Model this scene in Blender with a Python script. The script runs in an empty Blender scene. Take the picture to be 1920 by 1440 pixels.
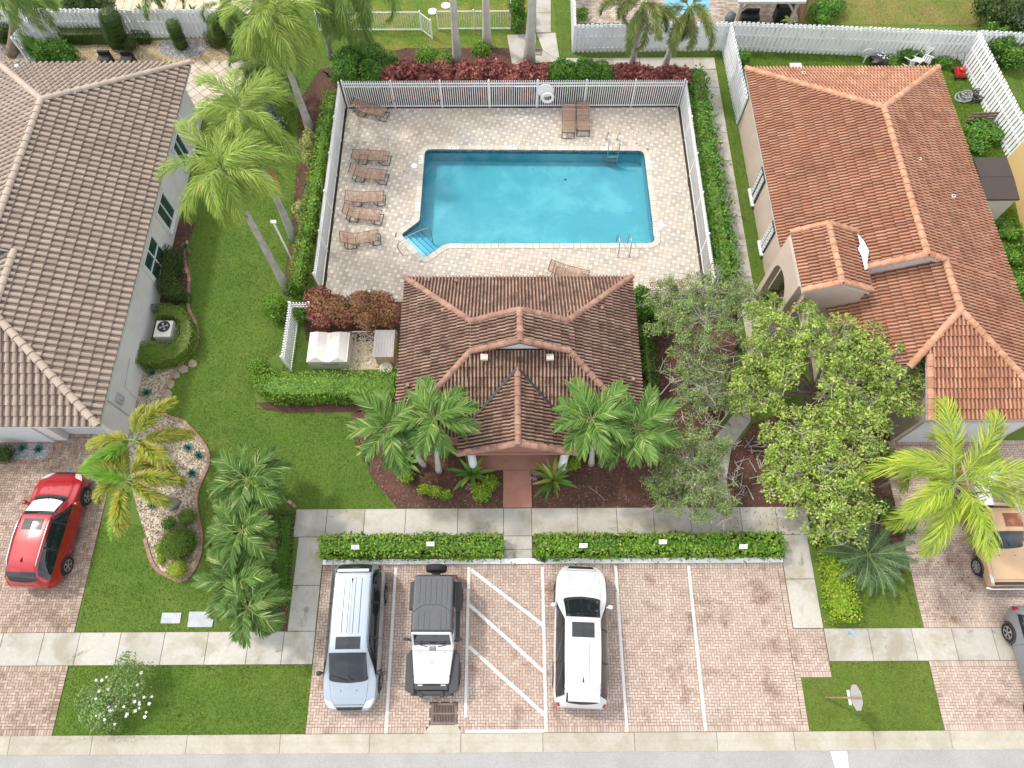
import bpy, bmesh, math, random
import numpy as np
from mathutils import Vector, Matrix
from mathutils.geometry import tessellate_polygon

random.seed(7)
RNG = np.random.default_rng(11)
SC = bpy.context.scene
COL = SC.collection

# ------------------------------------------------------------------ camera, sky, sun, exposure
CAM_H, FOCAL, PITCH, YAW = 27.3, 1310.0, math.radians(65.8), math.radians(0.30)
cam_data = bpy.data.cameras.new('camera')
cam = bpy.data.objects.new('camera', cam_data)
COL.objects.link(cam)
cam.location = (0, 0, CAM_H)
cam.rotation_euler = (math.radians(90) - PITCH, 0, -YAW)
cam_data.sensor_width = 36.0
cam_data.lens = FOCAL / 1920 * 36.0
cam_data.clip_start = 0.1
cam_data.clip_end = 3000
SC.camera = cam

SUN_EL = math.radians(54)
SUN_TRAVEL = Vector((0.87, -0.49, 0)).normalized() * math.cos(SUN_EL) - Vector((0, 0, math.sin(SUN_EL)))
world = bpy.data.worlds.new('World')
SC.world = world
world.use_nodes = True
wn = world.node_tree
sky = wn.nodes.new('ShaderNodeTexSky')
sky.sky_type = 'NISHITA'
sky.sun_disc = False
sky.sun_elevation = SUN_EL
sky.sun_rotation = math.atan2(-SUN_TRAVEL.x, -SUN_TRAVEL.y)
sky.air_density = 1.0
sky.dust_density = 3.0
sky.ozone_density = 1.0
bg = wn.nodes['Background']
bg.inputs['Strength'].default_value = 0.15
# thin broken cloud over the whole sky: whitens the blue and gives soft reflections
tc = wn.nodes.new('ShaderNodeTexCoord')
cn = wn.nodes.new('ShaderNodeTexNoise')
cn.inputs['Scale'].default_value = 3.2
cn.inputs['Detail'].default_value = 7
cn.inputs['Roughness'].default_value = 0.55
cn.inputs['Distortion'].default_value = 0.4
wn.links.new(tc.outputs['Generated'], cn.inputs['Vector'])
cr = wn.nodes.new('ShaderNodeMapRange')
for i, val in enumerate((0.40, 0.66, 0.30, 0.85)):
    cr.inputs[i + 1].default_value = val
wn.links.new(cn.outputs['Fac'], cr.inputs[0])
cm = wn.nodes.new('ShaderNodeMix')
cm.data_type = 'RGBA'
cm.inputs[7].default_value = (9.0, 8.9, 8.7, 1)
wn.links.new(cr.outputs[0], cm.inputs[0])
wn.links.new(sky.outputs['Color'], cm.inputs[6])
wn.links.new(cm.outputs[2], bg.inputs['Color'])
sun_data = bpy.data.lights.new('sun', 'SUN')
sun_data.energy = 1.5
sun_data.angle = math.radians(5.0)
sun_data.color = (1.0, 0.955, 0.88)
sun = bpy.data.objects.new('sun', sun_data)
COL.objects.link(sun)
sun.location = (-20, 10, 40)
sun.rotation_euler = SUN_TRAVEL.to_track_quat('-Z', 'Y').to_euler()
vs = SC.view_settings
vs.view_transform = 'Standard'
vs.look = 'None'
vs.exposure = 0.76
vs.gamma = 1.0
vs.use_curve_mapping = False

# ------------------------------------------------------------------ survey helper: picture point at a known height -> metres
_fw = np.array([math.sin(YAW) * math.cos(PITCH), math.cos(YAW) * math.cos(PITCH), -math.sin(PITCH)])
_rt = np.array([math.cos(YAW), -math.sin(YAW), 0.0])
_up = np.cross(_rt, _fw)

def P(u, v, z=0.0):
    d = _fw + (u - 960) / FOCAL * _rt - (v - 720) / FOCAL * _up
    t = (z - CAM_H) / d[2]
    return np.array([0, 0, CAM_H]) + t * d

def XY(u, v, z=0.0):
    q = P(u, v, z)
    return (float(q[0]), float(q[1]))

def proj(x, y, z):
    d = np.array([x, y, z - CAM_H], float)
    k = d @ _fw
    return 960 + FOCAL * (d @ _rt) / k, 720 - FOCAL * (d @ _up) / k

# ------------------------------------------------------------------ materials
MATS = {}

def _new(name):
    m = bpy.data.materials.new(name)
    m.use_nodes = True
    nt = m.node_tree
    nt.nodes.clear()
    out = nt.nodes.new('ShaderNodeOutputMaterial')
    return m, nt, out

def _math(nt, op, a, b=None, c=None):
    n = nt.nodes.new('ShaderNodeMath')
    n.operation = op
    for i, x in enumerate((a, b, c)):
        if x is None:
            continue
        if isinstance(x, (int, float)):
            n.inputs[i].default_value = x
        else:
            nt.links.new(x, n.inputs[i])
    return n.outputs[0]

def _mixc(nt, fac, a, b, mode='MIX'):
    n = nt.nodes.new('ShaderNodeMix')
    n.data_type = 'RGBA'
    n.blend_type = mode
    n.clamp_factor = True
    for sock, x in ((n.inputs[0], fac), (n.inputs[6], a), (n.inputs[7], b)):
        if isinstance(x, (int, float)):
            sock.default_value = x
        elif isinstance(x, tuple):
            sock.default_value = (*x[:3], 1)
        else:
            nt.links.new(x, sock)
    return n.outputs[2]

def _noise(nt, pos, scale, detail=5, rough=0.6, dist=0.0):
    n = nt.nodes.new('ShaderNodeTexNoise')
    n.inputs['Scale'].default_value = scale
    n.inputs['Detail'].default_value = detail
    n.inputs['Roughness'].default_value = rough
    n.inputs['Distortion'].default_value = dist
    nt.links.new(pos, n.inputs['Vector'])
    return n.outputs['Fac']

def _maprange(nt, x, a, b, c, d):
    n = nt.nodes.new('ShaderNodeMapRange')
    nt.links.new(x, n.inputs[0])
    for i, val in enumerate((a, b, c, d)):
        n.inputs[i + 1].default_value = val
    return n.outputs[0]

def _island(nt):
    g = nt.nodes.new('ShaderNodeNewGeometry')
    o = nt.nodes.new('ShaderNodeObjectInfo')
    s = _math(nt, 'ADD', g.outputs['Random Per Island'], o.outputs['Random'])
    return _math(nt, 'FRACT', s), g

def mat(name, col, rough=0.8, col2=None, scale2=1.0, lo2=0.42, hi2=0.62, var=0.12, vscale=6.0, isl=0.0, icol=None,
        ilo=0.5, ihi=1.0, bump=0.0, bscale=60.0, metal=0.0, spec=0.4, coat=0.0, col3=None, scale3=0.3, lo3=0.5, hi3=0.7):
    """Principled surface: base colour, soiled patches (col2, col3), fine value grain, piece-to-piece change (isl, icol)."""
    if name in MATS:
        return MATS[name]
    m, nt, out = _new(name)
    b = nt.nodes.new('ShaderNodeBsdfPrincipled')
    nt.links.new(b.outputs[0], out.inputs[0])
    irand, geo = _island(nt)
    pos = geo.outputs['Position']
    c = tuple(col)
    if icol is not None:
        c = _mixc(nt, _maprange(nt, irand, ilo, ihi, 0, 1), c, tuple(icol))
    if col2 is not None:
        c = _mixc(nt, _maprange(nt, _noise(nt, pos, scale2, 6, 0.62, 0.3), lo2, hi2, 0, 1), c, tuple(col2))
    if col3 is not None:
        c = _mixc(nt, _maprange(nt, _noise(nt, pos, scale3, 5, 0.65, 0.6), lo3, hi3, 0, 1), c, tuple(col3))
    f = None
    if var:
        f = _maprange(nt, _noise(nt, pos, vscale, 6, 0.7), 0.25, 0.75, 1 - var, 1 + var)
    if isl:
        wv = nt.nodes.new('ShaderNodeTexWhiteNoise')
        wv.noise_dimensions = '1D'
        nt.links.new(irand, wv.inputs['W'])
        g = _maprange(nt, wv.outputs['Value'], 0, 1, 1 - isl, 1 + isl)
        f = g if f is None else _math(nt, 'MULTIPLY', f, g)
    if f is not None:
        vm = nt.nodes.new('ShaderNodeVectorMath')
        vm.operation = 'SCALE'
        if isinstance(c, tuple):
            vm.inputs[0].default_value = c
        else:
            nt.links.new(c, vm.inputs[0])
        nt.links.new(f, vm.inputs['Scale'])
        c = vm.outputs[0]
    if isinstance(c, tuple):
        b.inputs['Base Color'].default_value = (*c, 1)
    else:
        nt.links.new(c, b.inputs['Base Color'])
    b.inputs['Roughness'].default_value = rough
    b.inputs['Metallic'].default_value = metal
    b.inputs['Specular IOR Level'].default_value = spec
    b.inputs['Coat Weight'].default_value = coat
    b.inputs['Coat Roughness'].default_value = 0.05
    if bump:
        bn = nt.nodes.new('ShaderNodeBump')
        bn.inputs['Strength'].default_value = bump
        bn.inputs['Distance'].default_value = 0.02
        nt.links.new(_noise(nt, pos, bscale, 4, 0.7), bn.inputs['Height'])
        nt.links.new(bn.outputs[0], b.inputs['Normal'])
    MATS[name] = m
    return m

def leaf_mat(name, col, col2, col3=None, f3=0.12, big=None, trans=0.28, rough=0.45, var=0.25, vscale=1.2, spec=0.35):
    """Leaf: colour from one leaf to the next between col and col2, a few of col3, slight glow-through."""
    if name in MATS:
        return MATS[name]
    m, nt, out = _new(name)
    irand, geo = _island(nt)
    c = _mixc(nt, irand, tuple(col), tuple(col2))
    if col3 is not None:
        wv = nt.nodes.new('ShaderNodeTexWhiteNoise')
        wv.noise_dimensions = '1D'
        nt.links.new(irand, wv.inputs['W'])
        c = _mixc(nt, _math(nt, 'LESS_THAN', wv.outputs['Value'], f3), c, tuple(col3))
    if big is not None:
        c = _mixc(nt, _maprange(nt, _noise(nt, geo.outputs['Position'], big[1], 5, 0.6, 0.5), 0.45, 0.68, 0, 0.75), c, tuple(big[0]))
    f = _maprange(nt, _noise(nt, geo.outputs['Position'], vscale, 3, 0.6), 0.3, 0.7, 1 - var, 1 + var)
    vm = nt.nodes.new('ShaderNodeVectorMath')
    vm.operation = 'SCALE'
    nt.links.new(c, vm.inputs[0])
    nt.links.new(f, vm.inputs['Scale'])
    b = nt.nodes.new('ShaderNodeBsdfPrincipled')
    b.inputs['Roughness'].default_value = rough
    b.inputs['Specular IOR Level'].default_value = spec
    nt.links.new(vm.outputs[0], b.inputs['Base Color'])
    t = nt.nodes.new('ShaderNodeBsdfTranslucent')
    nt.links.new(vm.outputs[0], t.inputs['Color'])
    mx = nt.nodes.new('ShaderNodeMixShader')
    mx.inputs[0].default_value = trans
    nt.links.new(b.outputs[0], mx.inputs[1])
    nt.links.new(t.outputs[0], mx.inputs[2])
    nt.links.new(mx.outputs[0], out.inputs[0])
    MATS[name] = m
    return m

def water_mat():
    m, nt, out = _new('pool_water')
    g = nt.nodes.new('ShaderNodeNewGeometry')
    bn = nt.nodes.new('ShaderNodeBump')
    bn.inputs['Strength'].default_value = 0.10
    bn.inputs['Distance'].default_value = 0.03
    nt.links.new(_noise(nt, g.outputs['Position'], 2.2, 4, 0.6, 0.4), bn.inputs['Height'])
    tr = nt.nodes.new('ShaderNodeBsdfTransparent')
    tr.inputs[0].default_value = (0.62, 0.93, 0.97, 1)
    gl = nt.nodes.new('ShaderNodeBsdfGlossy')
    gl.inputs['Roughness'].default_value = 0.03
    nt.links.new(bn.outputs[0], gl.inputs['Normal'])
    fr = nt.nodes.new('ShaderNodeFresnel')
    fr.inputs['IOR'].default_value = 1.33
    nt.links.new(bn.outputs[0], fr.inputs['Normal'])
    mx = nt.nodes.new('ShaderNodeMixShader')
    nt.links.new(fr.outputs[0], mx.inputs[0])
    nt.links.new(tr.outputs[0], mx.inputs[1])
    nt.links.new(gl.outputs[0], mx.inputs[2])
    nt.links.new(mx.outputs[0], out.inputs[0])
    return m

def plain(name, col, rough=0.5, metal=0.0, spec=0.5, coat=0.0):
    return mat(name, col, rough=rough, var=0.05, metal=metal, spec=spec, coat=coat)

# ------------------------------------------------------------------ mesh helpers
ORG = {}          # world origin of each top-level thing, so parts can be built in world metres

class MB:
    """Collects vertices and faces; build() links them as ONE mesh object."""
    def __init__(self):
        self.v, self.f, self.m = [], [], []

    def add(self, V, F, mi=0):
        o = len(self.v)
        self.v.extend([tuple(map(float, p)) for p in V])
        self.f.extend([tuple(int(i) + o for i in f) for f in F])
        self.m.extend([mi] * len(F))
        return self

    def quad(self, a, b, c, d, mi=0):
        return self.add([a, b, c, d], [(0, 1, 2, 3)], mi)

    def box(self, c, s, rz=0.0, mi=0, taper=1.0):
        x, y, z = s[0] / 2, s[1] / 2, s[2] / 2
        V = [(-x, -y, -z), (x, -y, -z), (x, y, -z), (-x, y, -z)] + [(i * taper, j * taper, z) for i, j in ((-x, -y), (x, -y), (x, y), (-x, y))]
        co, si = math.cos(rz), math.sin(rz)
        V = [(c[0] + p[0] * co - p[1] * si, c[1] + p[0] * si + p[1] * co, c[2] + p[2]) for p in V]
        return self.add(V, [(3, 2, 1, 0), (4, 5, 6, 7), (0, 1, 5, 4), (1, 2, 6, 5), (2, 3, 7, 6), (3, 0, 4, 7)], mi)

    def bar(self, a, b, w, h, mi=0, up=(0, 0, 1)):
        a, b, up = Vector(a), Vector(b), Vector(up)
        d = (b - a).normalized()
        s = d.cross(up)
        if s.length < 1e-4:
            s = d.cross(Vector((1, 0, 0)))
        s.normalize()
        n = s.cross(d).normalized()
        V = []
        for p in (a, b):
            for i, j in ((-1, -1), (1, -1), (1, 1), (-1, 1)):
                V.append(p + s * (i * w / 2) + n * (j * h / 2))
        return self.add(V, [(3, 2, 1, 0), (4, 5, 6, 7), (0, 1, 5, 4), (1, 2, 6, 5), (2, 3, 7, 6), (3, 0, 4, 7)], mi)

    def tube(self, pts, r, n=6, mi=0, cap=True):
        pts = [Vector(p) for p in pts]
        rs = r if isinstance(r, (list, tuple)) else [r] * len(pts)
        V, F = [], []
        ref = Vector((0, 0, 1))
        for i, p in enumerate(pts):
            d = (pts[min(i + 1, len(pts) - 1)] - pts[max(i - 1, 0)])
            if d.length < 1e-6:
                d = Vector((0, 0, 1))
            d.normalize()
            s = d.cross(ref if abs(d.dot(ref)) < 0.95 else Vector((0, 1, 0))).normalized()
            t = d.cross(s)
            for k in range(n):
                a = 2 * math.pi * k / n
                V.append(p + (s * math.cos(a) + t * math.sin(a)) * rs[i])
        for i in range(len(pts) - 1):
            for k in range(n):
                k2 = (k + 1) % n
                F.append((i * n + k, (i + 1) * n + k, (i + 1) * n + k2, i * n + k2))
        if cap:
            F.append(tuple(range(n)))
            F.append(tuple(range((len(pts) - 1) * n, len(pts) * n))[::-1])
        return self.add(V, F, mi)

    def lathe(self, prof, c=(0, 0, 0), n=16, axis='z', mi=0):
        V, F = [], []
        for r, h in prof:
            for k in range(n):
                a = 2 * math.pi * k / n
                p = (r * math.cos(a), r * math.sin(a), h)
                if axis == 'x':
                    p = (h, p[0], p[1])
                elif axis == 'y':
                    p = (p[1], h, p[0])
                V.append((c[0] + p[0], c[1] + p[1], c[2] + p[2]))
        for i in range(len(prof) - 1):
            for k in range(n):
                k2 = (k + 1) % n
                F.append((i * n + k, i * n + k2, (i + 1) * n + k2, (i + 1) * n + k))
        F.append(tuple(range(n))[::-1])
        F.append(tuple(range((len(prof) - 1) * n, len(prof) * n)))
        return self.add(V, F, mi)

    def prism(self, poly, z0, z1, mi=0, bottom=False):
        n = len(poly)
        if sum(poly[i][0] * poly[(i + 1) % n][1] - poly[(i + 1) % n][0] * poly[i][1] for i in range(n)) < 0:
            poly = poly[::-1]
        V = [(p[0], p[1], z0) for p in poly] + [(p[0], p[1], z1) for p in poly]
        F = [(i, (i + 1) % n, n + (i + 1) % n, n + i) for i in range(n)]
        F += [tuple(n + i for i in t) for t in tri_poly(poly)]
        if bottom:
            F += [tuple(t[::-1]) for t in tri_poly(poly)]
        return self.add(V, F, mi)

    def build(self, name, mats, parent=None, smooth=False, world=True, root=None):
        V = np.array(self.v, float).reshape(-1, 3)
        return mesh_obj(name, V, self.f, mats, self.m, parent, smooth, world)

def tri_poly(poly, holes=()):
    loops = [[Vector((p[0], p[1], 0)) for p in poly]] + [[Vector((p[0], p[1], 0)) for p in h] for h in holes]
    flat = [p for l in loops for p in l]
    out = []
    for t in tessellate_polygon(loops):
        a, b, c = (flat[i] for i in t)
        cr = (b.x - a.x) * (c.y - a.y) - (b.y - a.y) * (c.x - a.x)
        out.append(tuple(t) if cr > 0 else tuple(t[::-1]))
    return out

def root_org(parent):
    while parent is not None and parent.parent is not None:
        parent = parent.parent
    return ORG.get(parent.name, Vector((0, 0, 0))) if parent is not None else Vector((0, 0, 0))

def mesh_data(name, V, F, mats, mi=None, smooth=False):
    me = bpy.data.meshes.new(name)
    V = np.asarray(V, np.float32)
    if isinstance(F, np.ndarray):
        n, k = F.shape
        me.vertices.add(len(V))
        me.vertices.foreach_set('co', V.ravel())
        me.loops.add(n * k)
        me.loops.foreach_set('vertex_index', F.astype(np.int32).ravel())
        me.polygons.add(n)
        me.polygons.foreach_set('loop_start', np.arange(0, n * k, k, dtype=np.int32))
        me.update(calc_edges=True)
    else:
        me.from_pydata(V.tolist(), [], F)
    for m in (mats if isinstance(mats, (list, tuple)) else [mats]):
        me.materials.append(m)
    if mi is not None and len(mi) and max(mi) > 0:
        me.polygons.foreach_set('material_index', np.asarray(mi, np.int32))
    me.polygons.foreach_set('use_smooth', np.full(len(me.polygons), bool(smooth)))
    me.update()
    return me

def mesh_obj(name, V, F, mats, mi=None, parent=None, smooth=False, world=True):
    V = np.asarray(V, np.float64).reshape(-1, 3)
    if parent is not None and world:
        V = V - np.array(root_org(parent))
    o = bpy.data.objects.new(name, mesh_data(name, V, F, mats, mi, smooth))
    COL.objects.link(o)
    if parent is not None:
        o.parent = parent
    return o

def inst(name, me, M, parent):
    """One more piece that shares mesh data; M is its placement in world metres."""
    o = bpy.data.objects.new(name, me)
    COL.objects.link(o)
    if parent is not None:
        o.parent = parent
        M = Matrix.Translation(-root_org(parent)) @ M
    o.matrix_basis = M
    return o

def thing(name, label, cat, loc=(0, 0, 0), group=None, rz=0.0):
    o = bpy.data.objects.new(name, None)
    o.empty_display_size = 0.3
    COL.objects.link(o)
    o.location = loc
    o.rotation_euler = (0, 0, rz)
    ORG[o.name] = Vector(loc)
    o['label'] = label
    o['category'] = cat
    if group:
        o['group'] = group
    return o

def tag(o, label, cat, group=None):
    o['label'] = label
    o['category'] = cat
    if group:
        o['group'] = group
    return o

def struct(o, label=None):
    o['kind'] = 'structure'
    if label:
        o['label'] = label
        o['category'] = o.name.split('.')[0].replace('_', ' ')
    return o

def stuff(o, label=None, cat=None):
    o['kind'] = 'stuff'
    if label:
        o['label'] = label
        o['category'] = cat
    return o

def sheet(name, poly, z, m, holes=(), parent=None):
    V = [(p[0], p[1], z) for p in poly] + [(p[0], p[1], z) for h in holes for p in h]
    return mesh_obj(name, V, tri_poly(poly, holes), m, parent=parent)

def pix(poly, z=0.0):
    return [XY(u, v, z) for u, v in poly]

def in_poly(pts, poly):
    x, y = pts[:, 0], pts[:, 1]
    inside = np.zeros(len(pts), bool)
    n = len(poly)
    for i in range(n):
        x0, y0 = poly[i]
        x1, y1 = poly[(i + 1) % n]
        c = ((y0 > y) != (y1 > y)) & (x < (x1 - x0) * (y - y0) / (y1 - y0 + 1e-12) + x0)
        inside ^= c
    return inside

def rand_in_poly(poly, n):
    a = np.array(poly)
    lo, hi = a.min(0), a.max(0)
    out = []
    tot = 0
    while tot < n:
        q = RNG.uniform(lo, hi, (max(n, 64) * 2, 2))
        q = q[in_poly(q, poly)]
        out.append(q)
        tot += len(q)
    return np.vstack(out)[:n]

def poly_area(poly):
    return abs(sum(poly[i][0] * poly[(i + 1) % len(poly)][1] - poly[(i + 1) % len(poly)][0] * poly[i][1] for i in range(len(poly)))) / 2

def offset_poly(poly, d):
    """Grow (d>0) or shrink a polygon by moving its edges along their normals."""
    n = len(poly)
    s = sum(poly[i][0] * poly[(i + 1) % n][1] - poly[(i + 1) % n][0] * poly[i][1] for i in range(n))
    sg = 1 if s > 0 else -1
    out = []
    for i in range(n):
        p, a, b = (Vector(poly[j % n]) for j in (i, i - 1, i + 1))
        e1, e2 = (p - a).normalized(), (b - p).normalized()
        n1, n2 = Vector((e1.y, -e1.x)) * sg, Vector((e2.y, -e2.x)) * sg
        k = n1 + n2
        den = 1 + n1.dot(n2)
        q = p + k * (d / max(den, 0.35))
        out.append((q.x, q.y))
    return out

def smooth_closed(poly, it=2):
    for _ in range(it):
        q = []
        for i in range(len(poly)):
            a, b = poly[i], poly[(i + 1) % len(poly)]
            q.append((a[0] * .75 + b[0] * .25, a[1] * .75 + b[1] * .25))
            q.append((a[0] * .25 + b[0] * .75, a[1] * .25 + b[1] * .75))
        poly = q
    return poly

def smooth_open(pts, it=2):
    for _ in range(it):
        q = [pts[0]]
        for a, b in zip(pts[:-1], pts[1:]):
            a, b = np.array(a, float), np.array(b, float)
            q += [a * .75 + b * .25, a * .25 + b * .75]
        q.append(pts[-1])
        pts = q
    return [tuple(p) for p in pts]

def text_obj(name, body, size, M, m, parent, depth=0.0):
    cu = bpy.data.curves.new(name, 'FONT')
    cu.body = body
    cu.size = size
    cu.align_x = 'CENTER'
    cu.align_y = 'CENTER'
    cu.extrude = depth
    cu.resolution_u = 2
    tmp = bpy.data.objects.new(name + '_tmp', cu)
    COL.objects.link(tmp)
    dg = bpy.context.evaluated_depsgraph_get()
    me = bpy.data.meshes.new_from_object(tmp.evaluated_get(dg))
    bpy.data.objects.remove(tmp)
    bpy.data.curves.remove(cu)
    me.name = name
    me.materials.clear()
    me.materials.append(m)
    return inst(name, me, M, parent)
# ------------------------------------------------------------------ surface palette
M_EARTH = mat('earth', (0.115, 0.085, 0.055), 0.95, col2=(0.07, 0.085, 0.03), scale2=0.8, var=0.3, vscale=20)
M_LAWN = mat('lawn_soil', (0.08, 0.14, 0.02), 0.95, col2=(0.115, 0.165, 0.03), scale2=0.55, lo2=0.4, hi2=0.7, var=0.3, vscale=40,
             col3=(0.15, 0.17, 0.04), scale3=0.35, lo3=0.58, hi3=0.75)
M_LAWN_DRY = mat('lawn_dry', (0.13, 0.16, 0.03), 0.95, col2=(0.22, 0.17, 0.06), scale2=0.6, lo2=0.40, hi2=0.62, var=0.3, vscale=18,
                 col3=(0.12, 0.09, 0.05), scale3=0.9, lo3=0.62, hi3=0.75)
M_MULCH = mat('mulch', (0.085, 0.046, 0.032), 0.95, col2=(0.13, 0.06, 0.042), scale2=1.2, var=0.45, vscale=45, bump=0.8, bscale=70,
              col3=(0.06, 0.042, 0.034), scale3=0.5)
M_CHIP = mat('bark_chip', (0.12, 0.058, 0.04), 0.9, icol=(0.22, 0.13, 0.09), ilo=0.6, isl=0.4, var=0.1)
M_CONC = mat('concrete', (0.43, 0.41, 0.365), 0.85, col2=(0.335, 0.305, 0.235), scale2=0.9, lo2=0.46, hi2=0.64, var=0.10, vscale=9, isl=0.10,
             col3=(0.235, 0.205, 0.145), scale3=1.6, lo3=0.60, hi3=0.72, bump=0.12, bscale=90)
M_KERB = mat('kerb_concrete', (0.40, 0.37, 0.305), 0.85, col2=(0.345, 0.31, 0.235), scale2=1.0, var=0.10, vscale=10, isl=0.06,
             col3=(0.30, 0.25, 0.17), scale3=1.4, lo3=0.62, hi3=0.78, bump=0.15, bscale=80)
M_ASPH = mat('road_asphalt', (0.33, 0.325, 0.31), 0.9, col2=(0.295, 0.29, 0.28), scale2=0.6, var=0.32, vscale=45, bump=0.35, bscale=110)
M_JOINT = mat('joint_sand', (0.115, 0.09, 0.072), 0.95, var=0.25, vscale=14)
M_BRICK = mat('brick_paver', (0.445, 0.35, 0.29), 0.88, icol=(0.40, 0.30, 0.242), ilo=0.35, ihi=0.9, isl=0.11, var=0.10, vscale=22,
              col2=(0.24, 0.155, 0.115), scale2=0.9, lo2=0.53, hi2=0.68, col3=(0.48, 0.405, 0.345), scale3=0.45, lo3=0.5, hi3=0.8)
M_BRICK_L = mat('brick_paver_tan', (0.37, 0.285, 0.228), 0.88, icol=(0.28, 0.20, 0.15), ilo=0.35, ihi=0.9, isl=0.16, var=0.10, vscale=22,
                col2=(0.19, 0.135, 0.095), scale2=0.6, lo2=0.5, hi2=0.72, col3=(0.46, 0.375, 0.31), scale3=0.5, lo3=0.55, hi3=0.8)
M_DECK = mat('deck_paver', (0.47, 0.405, 0.335), 0.85, icol=(0.435, 0.36, 0.29), ilo=0.4, ihi=0.8, isl=0.10, var=0.07, vscale=14,
             col2=(0.38, 0.355, 0.32), scale2=0.28, lo2=0.46, hi2=0.62)
M_DECK_S = mat('deck_paver_cream', (0.58, 0.54, 0.455), 0.85, icol=(0.50, 0.455, 0.375), isl=0.08, var=0.06, vscale=14)
M_PAINT = mat('road_paint', (0.64, 0.63, 0.60), 0.7, col2=(0.50, 0.42, 0.37), scale2=5.0, lo2=0.57, hi2=0.68, var=0.06, vscale=20)
M_KERBWHITE = mat('painted_kerb', (0.76, 0.765, 0.77), 0.6, col2=(0.6, 0.59, 0.56), scale2=2.5, lo2=0.55, hi2=0.8, var=0.06)
M_TERRA = mat('terracotta_slab', (0.36, 0.165, 0.115), 0.7, col2=(0.42, 0.21, 0.15), scale2=0.8, var=0.06, vscale=6)
M_PEB_TAN = mat('pebble_tan', (0.40, 0.31, 0.20), 0.8, icol=(0.62, 0.55, 0.45), ilo=0.35, isl=0.35, var=0.05)
M_PEB_PALE = mat('pebble_pale', (0.46, 0.40, 0.31), 0.8, icol=(0.24, 0.165, 0.10), ilo=0.35, isl=0.45, var=0.05)
M_PEB_GREY = mat('pebble_grey', (0.28, 0.29, 0.30), 0.8, icol=(0.5, 0.5, 0.5), ilo=0.5, isl=0.35, var=0.05)
M_GRASS = leaf_mat('grass_blade', (0.085, 0.205, 0.007), (0.175, 0.305, 0.016), (0.28, 0.27, 0.09), 0.06, ((.225, .30, .025), .3), trans=0.3, var=0.36, vscale=0.7, spec=0.1)
M_GRASS_Y = leaf_mat('grass_blade_dry', (0.14, 0.23, 0.015), (0.27, 0.32, 0.035), (0.34, 0.28, 0.11), 0.10, ((.29, .27, .07), .5), trans=0.3, var=0.28, vscale=0.7, spec=0.1)
M_WHITE = mat('white_paint', (0.84, 0.85, 0.87), 0.5, col2=(0.58, 0.59, 0.60), scale2=1.6, lo2=0.55, hi2=0.85, var=0.04)
M_WHITE_METAL = plain('white_coated_metal', (0.82, 0.82, 0.82), 0.35)
M_BLACK = plain('black_plastic', (0.018, 0.018, 0.019), 0.5)
M_DARK = plain('dark_void', (0.02, 0.019, 0.018), 0.9)
M_STEEL = plain('brushed_steel', (0.42, 0.43, 0.44), 0.28, metal=0.9)
M_IRON = mat('cast_iron', (0.15, 0.115, 0.10), 0.75, col2=(0.20, 0.13, 0.10), scale2=5, var=0.2)

# ------------------------------------------------------------------ ground, road, kerb
Y_KERB0, Y_KERB1 = -1.72, -1.12
WALK_Y0, WALK_Y1 = 1.15, 2.29
PARK = (XY(605, 1060)[0] + 0.02, -1.11, XY(1517, 1370)[0], XY(800, 1059)[1])
PARK2 = (PARK[2], 0.62, XY(1550, 1220)[0], WALK_Y1 - 0.015)

pool_px = [(797, 281), (1207, 284), (1228, 457), (835, 458), (797, 485), (752, 441), (787, 415)]
POOL = pix(pool_px)
struct(sheet('ground', [(-400, -60), (400, -60), (400, 500), (-400, 500)], -0.16, M_EARTH, holes=[offset_poly(POOL, 0.12)[::-1]]))
struct(sheet('road', [(-200, -30), (200, -30), (200, Y_KERB0 + 0.01), (-200, Y_KERB0 + 0.01)], -0.036, M_ASPH))

kerb = struct(sheet('kerb', [(-60, Y_KERB0), (60, Y_KERB0), (60, Y_KERB1), (-60, Y_KERB1)], -0.05, M_JOINT))
prof = [(Y_KERB1, 0.028), (Y_KERB1 - 0.22, 0.022), (Y_KERB1 - 0.32, -0.006), (Y_KERB0, -0.026)]
joints = [XY(u, 1393)[0] for u in (-330, -155, 18, 172, 350, 525, 693, 864, 1018, 1190, 1345, 1490, 1640, 1785, 1940, 2110)]
for a, b in zip(joints[:-1], joints[1:]):
    mb = MB()
    V = [(a + 0.008, y, z) for y, z in prof] + [(b - 0.008, y, z) for y, z in prof]
    V += [(a + 0.008, y, -0.06) for y, z in (prof[0], prof[-1])] + [(b - 0.008, y, -0.06) for y, z in (prof[0], prof[-1])]
    mb.add(V, [(0, 1, 5, 4)[::-1], (1, 2, 6, 5)[::-1], (2, 3, 7, 6)[::-1], (8, 9, 3, 2, 1, 0)[::-1], (10, 4, 5, 6, 7, 11)[::-1]])
    mb.build('kerb_slab', M_KERB, kerb)

# lawns: one sheet, with the pool basin left open
DECK = (-8.42, 16.35, 8.78, 28.0)
struct(sheet('lawn', [(-60, Y_KERB1), (60, Y_KERB1), (60, 120), (-60, 120)], 0.0, M_LAWN, holes=[offset_poly(POOL, 0.12)[::-1]]))

def slabs(name, label_rects, m=M_CONC, z=0.035, gap=0.011, th=0.09, parent_m=M_JOINT):
    """A pavement: a joint-coloured bed with one slab object per bay."""
    xs = [p[0] for q in label_rects for p in q]
    ys = [p[1] for q in label_rects for p in q]
    bed = MB()
    for q in label_rects:
        bed.prism(q, 0.004, 0.010)
    root = struct(bed.build(name, parent_m))
    for q in label_rects:
        mb = MB()
        qq = offset_poly(q, -gap)
        mb.prism(qq, -0.04, z + RNG.uniform(-0.003, 0.003))
        mb.build('slab', m, root)
    return root

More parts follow.
